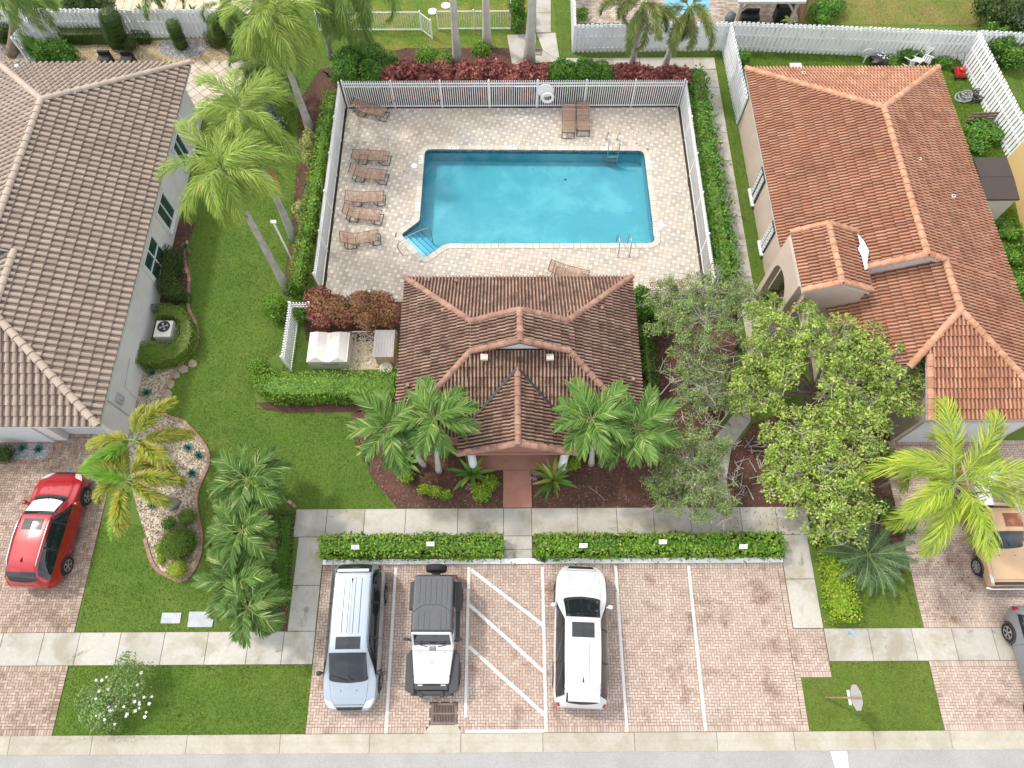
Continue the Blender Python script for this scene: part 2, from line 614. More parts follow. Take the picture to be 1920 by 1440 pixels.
def bay(xs, y0, y1):
    return [[(a, y0), (b, y0), (b, y1), (a, y1)] for a, b in zip(xs[:-1], xs[1:])]

slabs('pavement', bay([XY(u, 1217)[0] for u in (-240, -160, -78, 0, 77, 145, 222, 305, 387, 464, 530)] + [PARK[0] - 0.02], WALK_Y0, WALK_Y1))
slabs('pavement', bay([PARK2[2] + 0.02] + [XY(u, 1208)[0] for u in (1632, 1714, 1790, 1866, 1945, 2030)], WALK_Y0, WALK_Y1))
MW0, MW1 = XY(800, 1006)[1], XY(800, 954)[1]
slabs('walkway', bay([XY(u, 980)[0] for u in (553, 612, 683, 760, 858, 944, 997, 1083, 1157, 1226, 1295, 1390, 1457, 1516)], MW0, MW1))
xl = XY(560, 1010)[0]
slabs('walkway', [[(xl, a), (PARK[0] - 0.03, a), (PARK[0] - 0.03, b), (xl, b)] for a, b in zip([WALK_Y1, XY(560, 1098)[1]], [XY(560, 1098)[1], MW0])])
slabs('walkway', [[(PARK[2] + 0.02, a), (PARK2[2] + 0.02, a), (PARK2[2] + 0.02, b), (PARK[2] + 0.02, b)] for a, b in zip([WALK_Y1, XY(1500, 1086)[1]], [XY(1500, 1086)[1], MW0])])
xa, xb = XY(944, 980)[0], XY(997, 980)[0]
ya, yb, yc = XY(970, 1050)[1], XY(970, 1030)[1], MW0
slabs('walkway', [[(xa, ya), (xb, ya), (xb, yb), (xa, yb)], [(xa, yb), (xb, yb), (xb, yc), (xa, yc)]], z=0.03)
# side path to the right of the pool, then bending down to the front walk
x0, x1 = XY(1345, 300)[0], XY(1372, 300)[0]
yy = [XY(1350, v)[1] for v in (131, 165, 202, 250, 302, 355, 407, 461, 520, 580, 655)]
side = [[(x0, b), (x1, b), (x1, a), (x0, a)] for a, b in zip(yy[:-1], yy[1:])]
side += [[(x0, yy[-1]), (x1, yy[-1]), XY(1402, 720), XY(1375, 735)], pix([(1375, 735), (1402, 720), (1408, 790), (1378, 772)])]
side += [pix([(1378, 772), (1408, 790), (1372, 838), (1338, 822)]), pix([(1338, 822), (1372, 838), (1362, 900), (1345, 895)]), pix([(1345, 895), (1362, 900), (1368, 953), (1350, 953)])]
slabs('garden_path', side)
yt0, yt1 = XY(1200, 131)[1], XY(1200, 109)[1]
slabs('garden_path', bay([XY(u, 120)[0] for u in (1052, 1100, 1150, 1200, 1254, 1300)] + [x1], yt0, yt1))
slabs('garden_path', [pix([(960, 122), (1003, 98), (1006, 64), (950, 66)]), pix([(960, 122), (1050, 116), (1018, 96), (1003, 98)]),
                      pix([(1050, 116), (1042, 62), (1006, 64), (1018, 96)])] +
      [[XY(1005, a), XY(1033, a), XY(1033, b), XY(1005, b)] for a, b in zip([62, 25, -8, -40], [25, -8, -40, -70])])
# terracotta entrance walk and porch floor
TX0, TX1 = XY(943, 920)[0], XY(997, 920)[0]
slabs('entrance_walk', [[(TX0, MW1 + 0.01), (TX1, MW1 + 0.01), (TX1, XY(970, 882)[1]), (TX0, XY(970, 882)[1])],
                        [(-1.75, XY(970, 882)[1]), (2.25, XY(970, 882)[1]), (2.25, 11.2), (-1.75, 11.2)]], M_TERRA, z=0.06)

# ------------------------------------------------------------------ paver areas
def brick_mesh(w, d, h, tiltseed=0):
    x, y = w / 2, d / 2
    V = [(-x, -y, -h), (x, -y, -h), (x, y, -h), (-x, y, -h), (-x, -y, 0), (x, -y, 0), (x, y, 0), (-x, y, 0)]
    return V, [(4, 5, 6, 7), (0, 1, 5, 4), (1, 2, 6, 5), (2, 3, 7, 6), (3, 0, 4, 7)]

def lay_pavers(root, pieces, mats, z, h=0.05, n_ind=300, name='brick'):
    """pieces: (x0, y0, x1, y1, material index). The n_ind that show largest become objects, the rest one joined part."""
    def size(p):
        u, v = proj((p[0] + p[2]) / 2, (p[1] + p[3]) / 2, z)
        vis = -10 < u < 1930 and -10 < v < 1450
        return (not vis, (p[0] + p[2]) ** 2 / 4 + (p[1] + p[3]) ** 2 / 4 - 30 * ((p[2] - p[0]) * (p[3] - p[1]) > 0.017))
    pieces = sorted(pieces, key=size)
    cache = {}
    for p in pieces[:n_ind]:
        key = (round(p[2] - p[0], 3), round(p[3] - p[1], 3), p[4])
        if key not in cache:
            V, F = brick_mesh(key[0], key[1], h)
            cache[key] = mesh_data(name, V, F, mats[p[4]])
        M = Matrix.Translation(((p[0] + p[2]) / 2, (p[1] + p[3]) / 2, z + random.uniform(-0.0035, 0.0035))) @ \
            Matrix.Rotation(random.gauss(0, 0.006), 4, 'X') @ Matrix.Rotation(random.gauss(0, 0.006), 4, 'Y') @ Matrix.Rotation(random.gauss(0, 0.006), 4, 'Z')
        inst(name, cache[key], M, root)
    rest = np.array(pieces[n_ind:], float)
    if len(rest) == 0:
        return
    n = len(rest)
    cx, cy, hx, hy = (rest[:, 0] + rest[:, 2]) / 2, (rest[:, 1] + rest[:, 3]) / 2, (rest[:, 2] - rest[:, 0]) / 2, (rest[:, 3] - rest[:, 1]) / 2
    sx, sy = np.array([-1, 1, 1, -1] * 2), np.array([-1, -1, 1, 1] * 2)
    V = np.zeros((n, 8, 3))
    V[:, :, 0] = cx[:, None] + sx * hx[:, None]
    V[:, :, 1] = cy[:, None] + sy * hy[:, None]
    tz = RNG.uniform(-0.0035, 0.0035, n)[:, None] + sx * hx[:, None] * RNG.normal(0, 0.006, n)[:, None] + sy * hy[:, None] * RNG.normal(0, 0.006, n)[:, None]
    V[:, :, 2] = z + tz
    V[:, :4, 2] -= h
    base = np.array([(4, 5, 6, 7), (0, 1, 5, 4), (1, 2, 6, 5), (2, 3, 7, 6), (3, 0, 4, 7)])
    F = (np.arange(n)[:, None, None] * 8 + base).reshape(-1, 4)
    mi = np.repeat(rest[:, 4].astype(int), 5)
    stuff(mesh_obj(name, V.reshape(-1, 3), F, mats, mi, root))

def clip_rects(p, rects, g):
    out = []
    for r in rects:
        a, b, c, d = max(p[0], r[0]), max(p[1], r[1]), min(p[2], r[2]), min(p[3], r[3])
        if c - a > 0.03 and d - b > 0.03:
            out.append((a + g, b + g, c - g, d - g))
    return out

def herringbone(rects, a=0.1, g=0.006, skip=None):
    x0, y0 = min(r[0] for r in rects), min(r[1] for r in rects)
    nx = int((max(r[2] for r in rects) - x0) / a) + 3
    ny = int((max(r[3] for r in rects) - y0) / a) + 3
    out = []
    for i in range(-2, nx):
        for j in range(-2, ny):
            d = (i - j) % 4
            if d == 0:
                p = (x0 + i * a, y0 + j * a, x0 + (i + 2) * a, y0 + (j + 1) * a)
            elif d == 3:
                p = (x0 + i * a, y0 + j * a, x0 + (i + 1) * a, y0 + (j + 2) * a)
            else:
                continue
            for q in clip_rects(p, rects, g):
                if skip is None or not skip((q[0] + q[2]) / 2, (q[1] + q[3]) / 2):
                    out.append((*q, 0))
    return out

def soldier(x0, y0, x1, y1, a=0.1, g=0.006, along='x'):
    out = []
    if along == 'x':
        n = int(round((x1 - x0) / a))
        s = (x1 - x0) / n
        out = [(x0 + i * s + g, y0 + g, x0 + (i + 1) * s - g, y1 - g, 0) for i in range(n)]
    else:
        n = int(round((y1 - y0) / a))
        s = (y1 - y0) / n
        out = [(x0 + g, y0 + i * s + g, x1 - g, y0 + (i + 1) * s - g, 0) for i in range(n)]
    return out

# storm drain notch in the parking area
GX0, GX1 = XY(808, 1335)[0], XY(857, 1335)[0]
GY0, GY1 = XY(830, 1358)[1], XY(830, 1318)[1]
APRON = [(XY(795, 1376)[0], Y_KERB1 + 0.004), (XY(866, 1376)[0], Y_KERB1 + 0.004), (GX1 + 0.01, GY0 - 0.02), (GX0 - 0.01, GY0 - 0.02)]

def in_notch(x, y):
    if GX0 - 0.02 < x < GX1 + 0.02 and GY0 - 0.03 < y < GY1 + 0.02:
        return True
    return bool(in_poly(np.array([[x, y]]), APRON)[0])

B = 0.2
px0, py0, px1, py1 = PARK
parking = struct(sheet('parking_area', [(px0, py0), (px1, py0), (px1, PARK2[1]), (PARK2[2], PARK2[1]), (PARK2[2], PARK2[3]), (px1, PARK2[3]), (px1, py1), (px0, py1)], 0.012, M_JOINT))
pcs = herringbone([(px0, py0 + B, px1 - B, py1 - B), (px1 - B, PARK2[1] + B, PARK2[2] - 0.0, PARK2[3])], skip=in_notch)
pcs += [q for q in soldier(px0, py0, px1, py0 + B) + soldier(px0, py1 - B, px1, py1) if not in_notch((q[0] + q[2]) / 2, (q[1] + q[3]) / 2)]
pcs += soldier(px1 - B, py0 + B, px1, PARK2[1] + B, along='y') + soldier(px1 - B, PARK2[3], px1, py1 - B, along='y') + soldier(px1, PARK2[1], PARK2[2], PARK2[1] + B)
lay_pavers(parking, pcs, [M_BRICK], 0.034)

def drive(label_name, rect, m, right_edge=None):
    x0, y0, x1, y1 = rect
    o = struct(sheet(label_name, [(x0, y0), (x1, y0), (x1, y1), (x0, y1)], 0.012, M_JOINT))
    pcs = herringbone([(x0 + B, y0 + B, x1 - B, y1 - B)])
    pcs += soldier(x0, y0, x1, y0 + B) + soldier(x0, y1 - B, x1, y1) + soldier(x0, y0 + B, x0 + B, y1 - B, along='y') + soldier(x1 - B, y0 + B, x1, y1 - B, along='y')
    lay_pavers(o, pcs, [m], 0.034)
    return o

DLX = XY(165, 1080)[0]
drive('driveway', (-24.0, WALK_Y1, DLX, 10.12), M_BRICK_L)
drive('driveway_apron', (-24.0, Y_KERB1, XY(113, 1316)[0], WALK_Y0), M_BRICK_L)
DRX = XY(1709, 1080)[0]
drive('driveway', (DRX, WALK_Y1, 23.0, 9.6), M_BRICK)
drive('driveway_apron', (XY(1756, 1305)[0], Y_KERB1, 23.0, WALK_Y0), M_BRICK)

# pool deck: large grey-tan squares with small cream squares between them
deck_outline = [(DECK[0], DECK[1]), (-4.6, DECK[1]), (-4.6, 15.0), (5.3, 15.0), (5.3, DECK[1]), (DECK[2], DECK[1]), (DECK[2], DECK[3]), (DECK[0], DECK[3])]
deck = struct(sheet('pool_deck', deck_outline, 0.012, M_JOINT, holes=[offset_poly(POOL, 0.12)[::-1]]))
COPE = offset_poly(POOL, 0.30)
la, sb, g = 0.262, 0.165, 0.004
pcs = []
rects = [DECK, (-4.6, 15.0, 5.3, DECK[1])]
for i in range(-90, 90):
    for j in range(-90, 90):
        X, Y = i * la - j * sb, 20 + i * sb + j * la
        if not (DECK[0] - 1 < X < DECK[2] + 1 and 14.5 < Y < DECK[3] + 1):
            continue
        for p, k in (((X, Y, X + la, Y + la), 0), ((X + la, Y, X + la + sb, Y + sb), 1)):
            for q in clip_rects(p, rects, g):
                pcs.append((*q, k))
c = np.array([((p[0] + p[2]) / 2, (p[1] + p[3]) / 2) for p in pcs])
keep = ~in_poly(c, offset_poly(POOL, 0.13))
pcs = [p for p, k in zip(pcs, keep) if k]
lay_pavers(deck, pcs, [M_DECK, M_DECK_S], 0.034, name='paver')

# neighbour's patio beyond the back fence and the tan patio top left
o = struct(sheet('patio', pix([(1078, 42), (1500, 42), (1500, -60), (1078, -60)]), 0.012, M_JOINT))
r = (XY(1078, 40)[0], XY(1078, 44)[1], 16.2, 41.0)
pcs = []
for j in range(int((r[3] - r[1]) / 0.15)):
    for i in range(-1, int((r[2] - r[0]) / 0.24) + 1):
        for q in clip_rects((r[0] + i * 0.24 + (j % 2) * 0.12, r[1] + j * 0.15, r[0] + (i + 1) * 0.24 + (j % 2) * 0.12, r[1] + (j + 1) * 0.15), [r], 0.006):
            pcs.append((*q, 0))
lay_pavers(o, pcs, [mat('patio_brick', (0.40, 0.34, 0.28), 0.9, icol=(0.30, 0.22, 0.165), isl=0.22, var=0.1)], 0.03, n_ind=300)
o = struct(sheet('patio', pix([(205, 29), (470, 29), (470, -60), (205, -60)]), 0.012, M_JOINT))
r = (XY(212, 20)[0], XY(212, 28)[1], XY(470, 20)[0], 41.0)
pcs = []
for j in range(int((r[3] - r[1]) / 0.5) + 1):
    for i in range(int((r[2] - r[0]) / 0.5) + 1):
        for q in clip_rects((r[0] + i * 0.5, r[1] + j * 0.5, r[0] + (i + 1) * 0.5, r[1] + (j + 1) * 0.5), [r], 0.01):
            pcs.append((*q, 0))
lay_pavers(o, pcs, [mat('patio_stone', (0.50, 0.41, 0.28), 0.9, col2=(0.60, 0.53, 0.40), scale2=1.5, isl=0.10, var=0.15)], 0.03, name='tile')
# tiled terrace at the back corner of the left house (diagonal tiles)
ter = pix([(340, 117), (448, 120), (460, 150), (440, 172), (410, 185), (372, 205), (340, 215)])
o = struct(sheet('terrace', ter, 0.012, M_JOINT))
cx, cy = np.mean(ter, 0)
M_TERR = mat('terrace_tile', (0.55, 0.48, 0.40), 0.7, col2=(0.44, 0.36, 0.28), scale2=3.0, isl=0.07, var=0.12)
me = mesh_data('tile', *brick_mesh(0.475, 0.475, 0.02), M_TERR)
for i in range(-8, 9):
    for j in range(-8, 9):
        x, y = cx + (i - j) * 0.354, cy + (i + j) * 0.354
        if in_poly(np.array([[x, y]]), offset_poly(ter, 0.12))[0]:
            inst('tile', me, Matrix.Translation((x, y, 0.03)) @ Matrix.Rotation(math.radians(45), 4, 'Z'), o)

# ------------------------------------------------------------------ planting beds, gravel
def bed(name, poly, m, z=0.006, chips=0, chip_m=None, csize=0.05, cname='bark_chips', label=None):
    o = struct(sheet(name, poly, z, m))
    if chips:
        n = int(poly_area(poly) * chips)
        scatter_chips(cname, poly, n, chip_m, csize, z, label)
    return o

def scatter_chips(name, poly, n, m, s, z, label, round_=False):
    q = rand_in_poly(poly, n)
    sz = s * RNG.uniform(0.5, 1.3, n)
    a = RNG.uniform(0, 2 * math.pi, n)
    if round_:                      # pebbles: squashed octahedra
        base = np.array([(1, 0, 0), (0, 1, 0), (-1, 0, 0), (0, -1, 0), (0, 0, 0.62), (0.3, 0.2, 0.58)])
        V = np.zeros((n, 6, 3))
        ca, sa = np.cos(a)[:, None], np.sin(a)[:, None]
        asp = RNG.uniform(0.55, 1, n)[:, None]
        bx, by = base[None, :, 0] * sz[:, None], base[None, :, 1] * sz[:, None] * asp
        V[:, :, 0] = q[:, 0:1] + bx * ca - by * sa
        V[:, :, 1] = q[:, 1:2] + bx * sa + by * ca
        V[:, :, 2] = z + base[None, :, 2] * sz[:, None] + 0.002
        bf = np.array([(0, 1, 5), (1, 2, 4), (2, 3, 4), (3, 0, 4), (0, 5, 4), (1, 4, 5)])
        F = (np.arange(n)[:, None, None] * 6 + bf).reshape(-1, 3)
    else:
        L, W = sz[:, None], sz[:, None] * RNG.uniform(0.2, 0.45, n)[:, None]
        sx, sy = np.array([-1, 1, 1, -1]), np.array([-1, -1, 1, 1])
        bx, by = sx * L, sy * W
        V = np.zeros((n, 4, 3))
        ca, sa = np.cos(a)[:, None], np.sin(a)[:, None]
        V[:, :, 0] = q[:, 0:1] + bx * ca - by * sa
        V[:, :, 1] = q[:, 1:2] + bx * sa + by * ca
        V[:, :, 2] = z + 0.012 + sx * RNG.uniform(-0.01, 0.01, n)[:, None] + sy * RNG.uniform(-0.008, 0.008, n)[:, None]
        F = (np.arange(n)[:, None] * 4 + np.arange(4)).reshape(-1, 4)
    return stuff(mesh_obj(name, V.reshape(-1, 3), F, m), label, name.replace('_', ' '))

bed('mulch_bed', pix([(658, 775), (700, 762), (760, 752), (870, 742), (944, 742), (944, 953), (745, 953), (700, 900), (668, 840)]), M_MULCH, chips=130, chip_m=M_CHIP, label='red brown bark chips in the bed left of the entrance walk')
bed('mulch_bed', pix([(997, 953), (997, 860), (1060, 740), (1180, 560), (1260, 590), (1370, 590), (1380, 640), (1372, 740), (1340, 820), (1350, 953)]), M_MULCH, chips=110, chip_m=M_CHIP, label='dark bark chips in the bed right of the entrance walk under the oaks')
bed('mulch_bed', pix([(1362, 860), (1410, 795), (1500, 760), (1560, 740), (1690, 800), (1700, 1010), (1540, 1010), (1515, 953), (1369, 953)]), M_MULCH, chips=110, chip_m=M_CHIP, label='dark bark chips under the broad leafy tree')
HB0, HB1 = XY(800, 1049)[1], MW0
bed('mulch_bed', [(PARK[0], HB0), (xa - 0.02, HB0), (xa - 0.02, HB1), (PARK[0], HB1)], M_MULCH)
bed('mulch_bed', [(xb + 0.02, HB0), (PARK[2], HB0), (PARK[2], HB1), (xb + 0.02, HB1)], M_MULCH)
bed('mulch_bed', pix([(480, 755), (745, 745), (745, 770), (680, 772), (540, 775), (495, 768)]), M_MULCH)
bed('mulch_bed', pix([(560, 190), (600, 130), (640, 150), (638, 200), (575, 545), (530, 545), (545, 440), (555, 330)]), M_MULCH, chips=60, chip_m=M_CHIP, label='bark chips in the strip left of the pool fence')
bed('mulch_bed', pix([(600, 130), (760, 90), (960, 90), (1050, 120), (1300, 130), (1290, 160), (640, 165)]), M_MULCH, chips=40, chip_m=M_CHIP, label='bark chips under the shrubs behind the back pool fence')
bed('mulch_bed', [(DECK[0] - 0.5, DECK[3]), (DECK[2] + 0.4, DECK[3]), (DECK[2] + 0.4, DECK[3] + 1.6), (DECK[0] - 0.5, DECK[3] + 1.6)], mat('leaf_litter', (0.045, 0.035, 0.025), 0.95, var=0.4, vscale=20), z=0.014)
bed('mulch_bed', [(DECK[2], DECK[1]), (DECK[2] + 1.35, DECK[1]), (DECK[2] + 1.35, DECK[3]), (DECK[2], DECK[3])], MATS['leaf_litter'], z=0.010)
bed('mulch_bed', [(DECK[0] - 0.28, DECK[1]), (DECK[0], DECK[1]), (DECK[0], DECK[3]), (DECK[0] - 0.28, DECK[3])], MATS['leaf_litter'], z=0.016)
bed('mulch_bed', pix([(345, 400), (366, 420), (352, 460), (352, 490), (358, 520), (352, 560), (300, 590), (285, 580), (300, 500)]), M_MULCH, chips=120, chip_m=M_CHIP, label='bark chips along the grey house wall')
bed('mulch_bed', pix([(500, 962), (553, 962), (538, 1183), (490, 1183), (470, 1100), (490, 1000)]), M_MULCH, chips=80, chip_m=M_CHIP, label='bark chips under the row of small palms')
bed('mulch_bed', pix([(562, 575), (600, 560), (752, 560), (752, 640), (575, 640)]), M_MULCH, z=0.008)
bed('mulch_bed', pix([(1520, 1005), (1700, 985), (1695, 1075), (1600, 1085), (1560, 1100)]), M_MULCH, z=0.008)
GRAVEL = smooth_closed(pix([(262, 640), (330, 640), (335, 680), (302, 740), (300, 780), (345, 790), (388, 838), (394, 868), (378, 900), (364, 935), (372, 970), (380, 1010), (372, 1055), (345, 1092), (292, 1068), (275, 1010), (262, 970), (245, 900), (240, 810)]), 1)
bed('gravel_bed', GRAVEL, M_PEB_PALE)
scatter_chips('pebbles', GRAVEL, 9000, M_PEB_PALE, 0.046, 0.006, 'pale mixed pebbles in the curved bed beside the grey house', True)
PG = pix([(655, 622), (745, 618), (745, 692), (640, 694), (650, 650)])
bed('gravel_bed', PG, M_PEB_TAN)
scatter_chips('pebbles', PG, 1500, mat('pebble_white', (0.62, 0.57, 0.46), 0.8, icol=(0.2, 0.16, 0.1), ilo=0.7, isl=0.3, var=0.05), 0.045, 0.006, 'white pebbles between the two equipment boxes', True)
TG = pix([(140, 85), (400, 70), (430, 100), (430, 118), (140, 118)])
bed('gravel_bed', TG, mat('tan_gravel', (0.42, 0.30, 0.15), 0.9, var=0.4, vscale=30))
scatter_chips('pebbles', TG, 2400, M_PEB_TAN, 0.05, 0.006, 'tan pebbles along the white fence behind the grey house', True)
RG = smooth_closed(pix([(293, 80), (320, 77), (390, 76), (391, 92), (370, 106), (330, 112), (300, 100)]), 1)
bed('gravel_bed', RG, M_PEB_GREY, z=0.012)
scatter_chips('pebbles', RG, 900, M_PEB_GREY, 0.055, 0.02, 'grey pebbles in the half round bed by the white fence', True)
GL = pix([(-40, 84), (62, 80), (62, 122), (-40, 122)])
bed('gravel_bed', GL, M_PEB_PALE)
scatter_chips('pebbles', GL, 700, M_PEB_GREY, 0.06, 0.006, 'pale stones around the leaning palm at the top left', True)
BB = pix([(-60, 840), (100, 832), (88, 862), (-60, 866)])
bed('gravel_bed', BB, M_PEB_GREY, z=0.040)
scatter_chips('pebbles', BB, 700, M_PEB_GREY, 0.045, 0.044, 'blue grey pebbles in the bed in front of the garage', True)

# ------------------------------------------------------------------ grass blades on the lawns in view
def grass(poly, dens, m, label, h=0.045, holes=()):
    n = int(poly_area(poly) * dens * 1.7)
    q = rand_in_poly(poly, n)
    for hpoly in holes:
        q = q[~in_poly(q, hpoly)]
    for pa, pb in zip(poly, poly[1:] + poly[:1]):          # ragged fringe along the edges
        pa, pb = np.array(pa), np.array(pb)
        k = int(np.linalg.norm(pb - pa) * dens * .09)
        q = np.vstack([q, pa + (pb - pa) * RNG.uniform(0, 1, (k, 1)) + RNG.normal(0, .035, (k, 2))])
    n = len(q)
    a = RNG.uniform(0, 2 * math.pi, n)
    w = RNG.uniform(0.007, 0.015, n)
    hh = h * RNG.uniform(0.5, 1.3, n)
    lean = RNG.uniform(0.2, 1.3, n) * hh
    b = RNG.uniform(0, 2 * math.pi, n)
    V = np.zeros((n, 3, 3))
    V[:, 0] = np.c_[q[:, 0] - np.cos(a) * w, q[:, 1] - np.sin(a) * w, np.zeros(n)]
    V[:, 1] = np.c_[q[:, 0] + np.cos(a) * w, q[:, 1] + np.sin(a) * w, np.zeros(n)]
    V[:, 2] = np.c_[q[:, 0] + np.cos(b) * lean, q[:, 1] + np.sin(b) * lean, hh]
    F = np.arange(n * 3).reshape(-1, 3)
    return stuff(mesh_obj('grass', V.reshape(-1, 3), F, m), label, 'grass')

AC_BED = pix([(252, 660), (290, 575), (345, 575), (372, 610), (372, 650), (330, 690), (262, 690)])
LAWN_L = pix([(480, 235), (566, 200), (572, 285), (562, 330), (548, 440), (530, 545), (560, 560), (545, 640), (470, 700), (482, 765), (665, 785), (675, 845), (705, 905), (738, 951), (560, 953), (500, 1005), (476, 1100), (490, 1182), (147, 1186),
              (185, 985), (270, 985), (280, 1065), (345, 1097), (378, 1055), (383, 1005), (370, 940), (396, 868), (390, 835), (345, 788), (303, 778), (305, 740), (338, 685), (374, 645), (374, 612), (352, 585), (362, 520), (352, 460), (372, 405), (420, 300)])
grass(LAWN_L, 520, M_GRASS, 'lush green lawn between the grey house and the pool house')
grass(pix([(125, 1249), (588, 1248), (577, 1376), (350, 1380), (250, 1390), (100, 1386)]), 650, M_GRASS, 'green verge between the left pavement and the kerb')
grass(pix([(1556, 1240), (1742, 1242), (1770, 1369), (1519, 1370), (1506, 1276), (1558, 1272)]), 650, M_GRASS_Y, 'green verge with the stop sign')
grass(pix([(1590, 1082), (1690, 1072), (1724, 1177), (1590, 1176)]), 600, M_GRASS_Y, 'small lawn patch beside the right driveway')
grass(pix([(1328, 108), (1354, 100), (1378, 200), (1440, 560), (1402, 575), (1330, 150)]), 420, M_GRASS, 'grass strip beside the terracotta roofed house')
grass(pix([(620, -40), (1000, -40), (1000, 60), (950, 62), (955, 92), (770, 95), (650, 90)]), 330, M_GRASS_Y, 'lawn behind the pool garden')
grass(pix([(1037, -30), (1064, -30), (1073, 104), (1352, 100), (1352, 106), (1050, 110), (1042, 60)]), 330, M_GRASS_Y, 'thin grass strip along the white board fence')
grass(pix([(1388, 100), (1795, 108), (1885, 290), (1935, 560), (1760, 128), (1398, 130)]), 420, M_GRASS, 'rough grass behind the terracotta roofed house', h=0.09)
grass(pix([(1500, -30), (1960, -30), (1960, 50), (1530, 46)]), 300, M_GRASS_Y, 'patchy dry lawn behind the far fence', h=0.05)
grass(pix([(1850, 100), (1960, 90), (1960, 260), (1925, 240)]), 400, M_GRASS, 'lawn beyond the right hand fence')
grass(pix([(548, 612), (582, 618), (575, 694), (528, 694)]), 500, M_GRASS, 'grass inside the equipment enclosure')
grass(pix([(545, -30), (630, -30), (655, 92), (602, 128), (566, 190), (500, 230), (520, 100)]), 380, M_GRASS, 'lawn under the tall queen palm')
grass(pix([(1690, 1072), (1700, 1060), (1727, 1177), (1722, 1177)]), 600, M_GRASS_Y, 'grass edge along the right driveway')
grass(pix([(1385, 560), (1440, 560), (1490, 650), (1460, 780), (1415, 790), (1402, 720)]), 300, M_GRASS, 'shaded grass beside the bent garden path')
grass(pix([(30, -30), (200, -30), (200, 24), (60, 24)]), 300, M_GRASS_Y, 'grass behind the top left fence')
struct(sheet('dry_lawn', pix([(1500, -60), (2000, -60), (2000, 47), (1530, 46)]), 0.003, M_LAWN_DRY))
struct(sheet('dry_lawn', pix([(620, -60), (1000, -60), (1000, 60), (950, 62), (955, 92), (770, 95), (650, 90)]), 0.003, mat('lawn_mixed', (0.10, 0.17, 0.02), 0.95, col2=(0.19, 0.19, 0.04), scale2=0.7, var=0.3, vscale=20)))
# ------------------------------------------------------------------ roofs
M_TILE_L = mat('grey_brown_roof_tile', (0.325, 0.257, 0.205), 0.75, icol=(0.275, 0.208, 0.163), ilo=0.3, isl=0.09, var=0.10, vscale=14, col2=(0.42, 0.35, 0.29), scale2=2.2, lo2=0.58, hi2=0.75)
M_CAP_L = mat('grey_brown_ridge_tile', (0.385, 0.31, 0.25), 0.75, isl=0.08, var=0.08, vscale=10)
M_TILE_P = mat('weathered_brown_roof_tile', (0.335, 0.215, 0.155), 0.8, icol=(0.25, 0.145, 0.10), ilo=0.3, isl=0.14, var=0.16, vscale=10, col2=(0.115, 0.068, 0.052), scale2=2.6, lo2=0.46, hi2=0.68, col3=(0.42, 0.30, 0.22), scale3=1.2, lo3=0.54, hi3=0.72)
M_CAP_P = mat('brown_ridge_tile', (0.33, 0.185, 0.135), 0.8, isl=0.12, var=0.14, vscale=10, col2=(0.22, 0.12, 0.09), scale2=3)
M_TILE_R = mat('terracotta_roof_tile', (0.385, 0.18, 0.105), 0.72, icol=(0.455, 0.25, 0.16), ilo=0.3, ihi=1.0, isl=0.10, var=0.12, vscale=9, col2=(0.27, 0.105, 0.06), scale2=1.1, lo2=0.5, hi2=0.75)
M_CAP_R = mat('terracotta_ridge_tile', (0.48, 0.27, 0.17), 0.72, isl=0.10, var=0.10, vscale=9, col2=(0.38, 0.18, 0.10), scale2=3)
M_SHEATH = plain('roof_underlay', (0.05, 0.042, 0.038), 0.95)
M_GREYWALL = mat('grey_stucco', (0.70, 0.67, 0.65), 0.9, col2=(0.63, 0.60, 0.58), scale2=0.8, var=0.05, vscale=40, bump=0.3, bscale=160)
M_BEIGEWALL = mat('beige_stucco', (0.52, 0.43, 0.35), 0.9, col2=(0.46, 0.38, 0.31), scale2=0.7, var=0.05, vscale=40, bump=0.3, bscale=160)
M_BROWNWALL = mat('red_brown_stucco', (0.28, 0.135, 0.10), 0.9, var=0.08, vscale=20, bump=0.3, bscale=160)
M_YELLOWWALL = mat('yellow_stucco', (0.62, 0.44, 0.20), 0.9, var=0.05, vscale=40, bump=0.3, bscale=160)
M_FASCIA = plain('pale_fascia', (0.55, 0.54, 0.53), 0.6)
M_GLASS = mat('window_glass', (0.025, 0.06, 0.056), 0.06, var=0.0, spec=0.8)
M_TRIM = plain('white_trim', (0.72, 0.72, 0.71), 0.5)

def tile_profile(kind, w):
    if kind == 'barrel':
        k = 0.64
        pts = [(k * w * (0.5 - 0.5 * math.cos(math.pi * i / 7)), 0.098 * math.sin(math.pi * i / 7) + 0.006) for i in range(8)]
        pts += [(w * 0.80, -0.006), (w * 1.03, 0.008)]
    else:                                   # two rolls per tile
        pts = []
        for r in range(2):
            o = r * w / 2
            pts += [(o + 0.30 * w * (0.5 - 0.5 * math.cos(math.pi * i / 5)), 0.08 * math.sin(math.pi * i / 5) + 0.004) for i in range(6)]
            pts += [(o + w * 0.40, -0.008)]
        pts += [(w * 1.02, 0.006)]
    return pts

M_PAN = {'grey_brown_roof_tile': mat('shaded_tile_pan_grey', (0.185, 0.14, 0.112), 0.85, isl=0.12, var=0.2, vscale=8), 'weathered_brown_roof_tile': mat('shaded_tile_pan_brown', (0.105, 0.062, 0.046), 0.9, isl=0.25, var=0.3, vscale=6),  # darker tile colours that paint shade into the troughs between rolls
         'terracotta_roof_tile': mat('shaded_tile_pan_red', (0.235, 0.105, 0.062), 0.85, isl=0.15, var=0.2, vscale=6)}

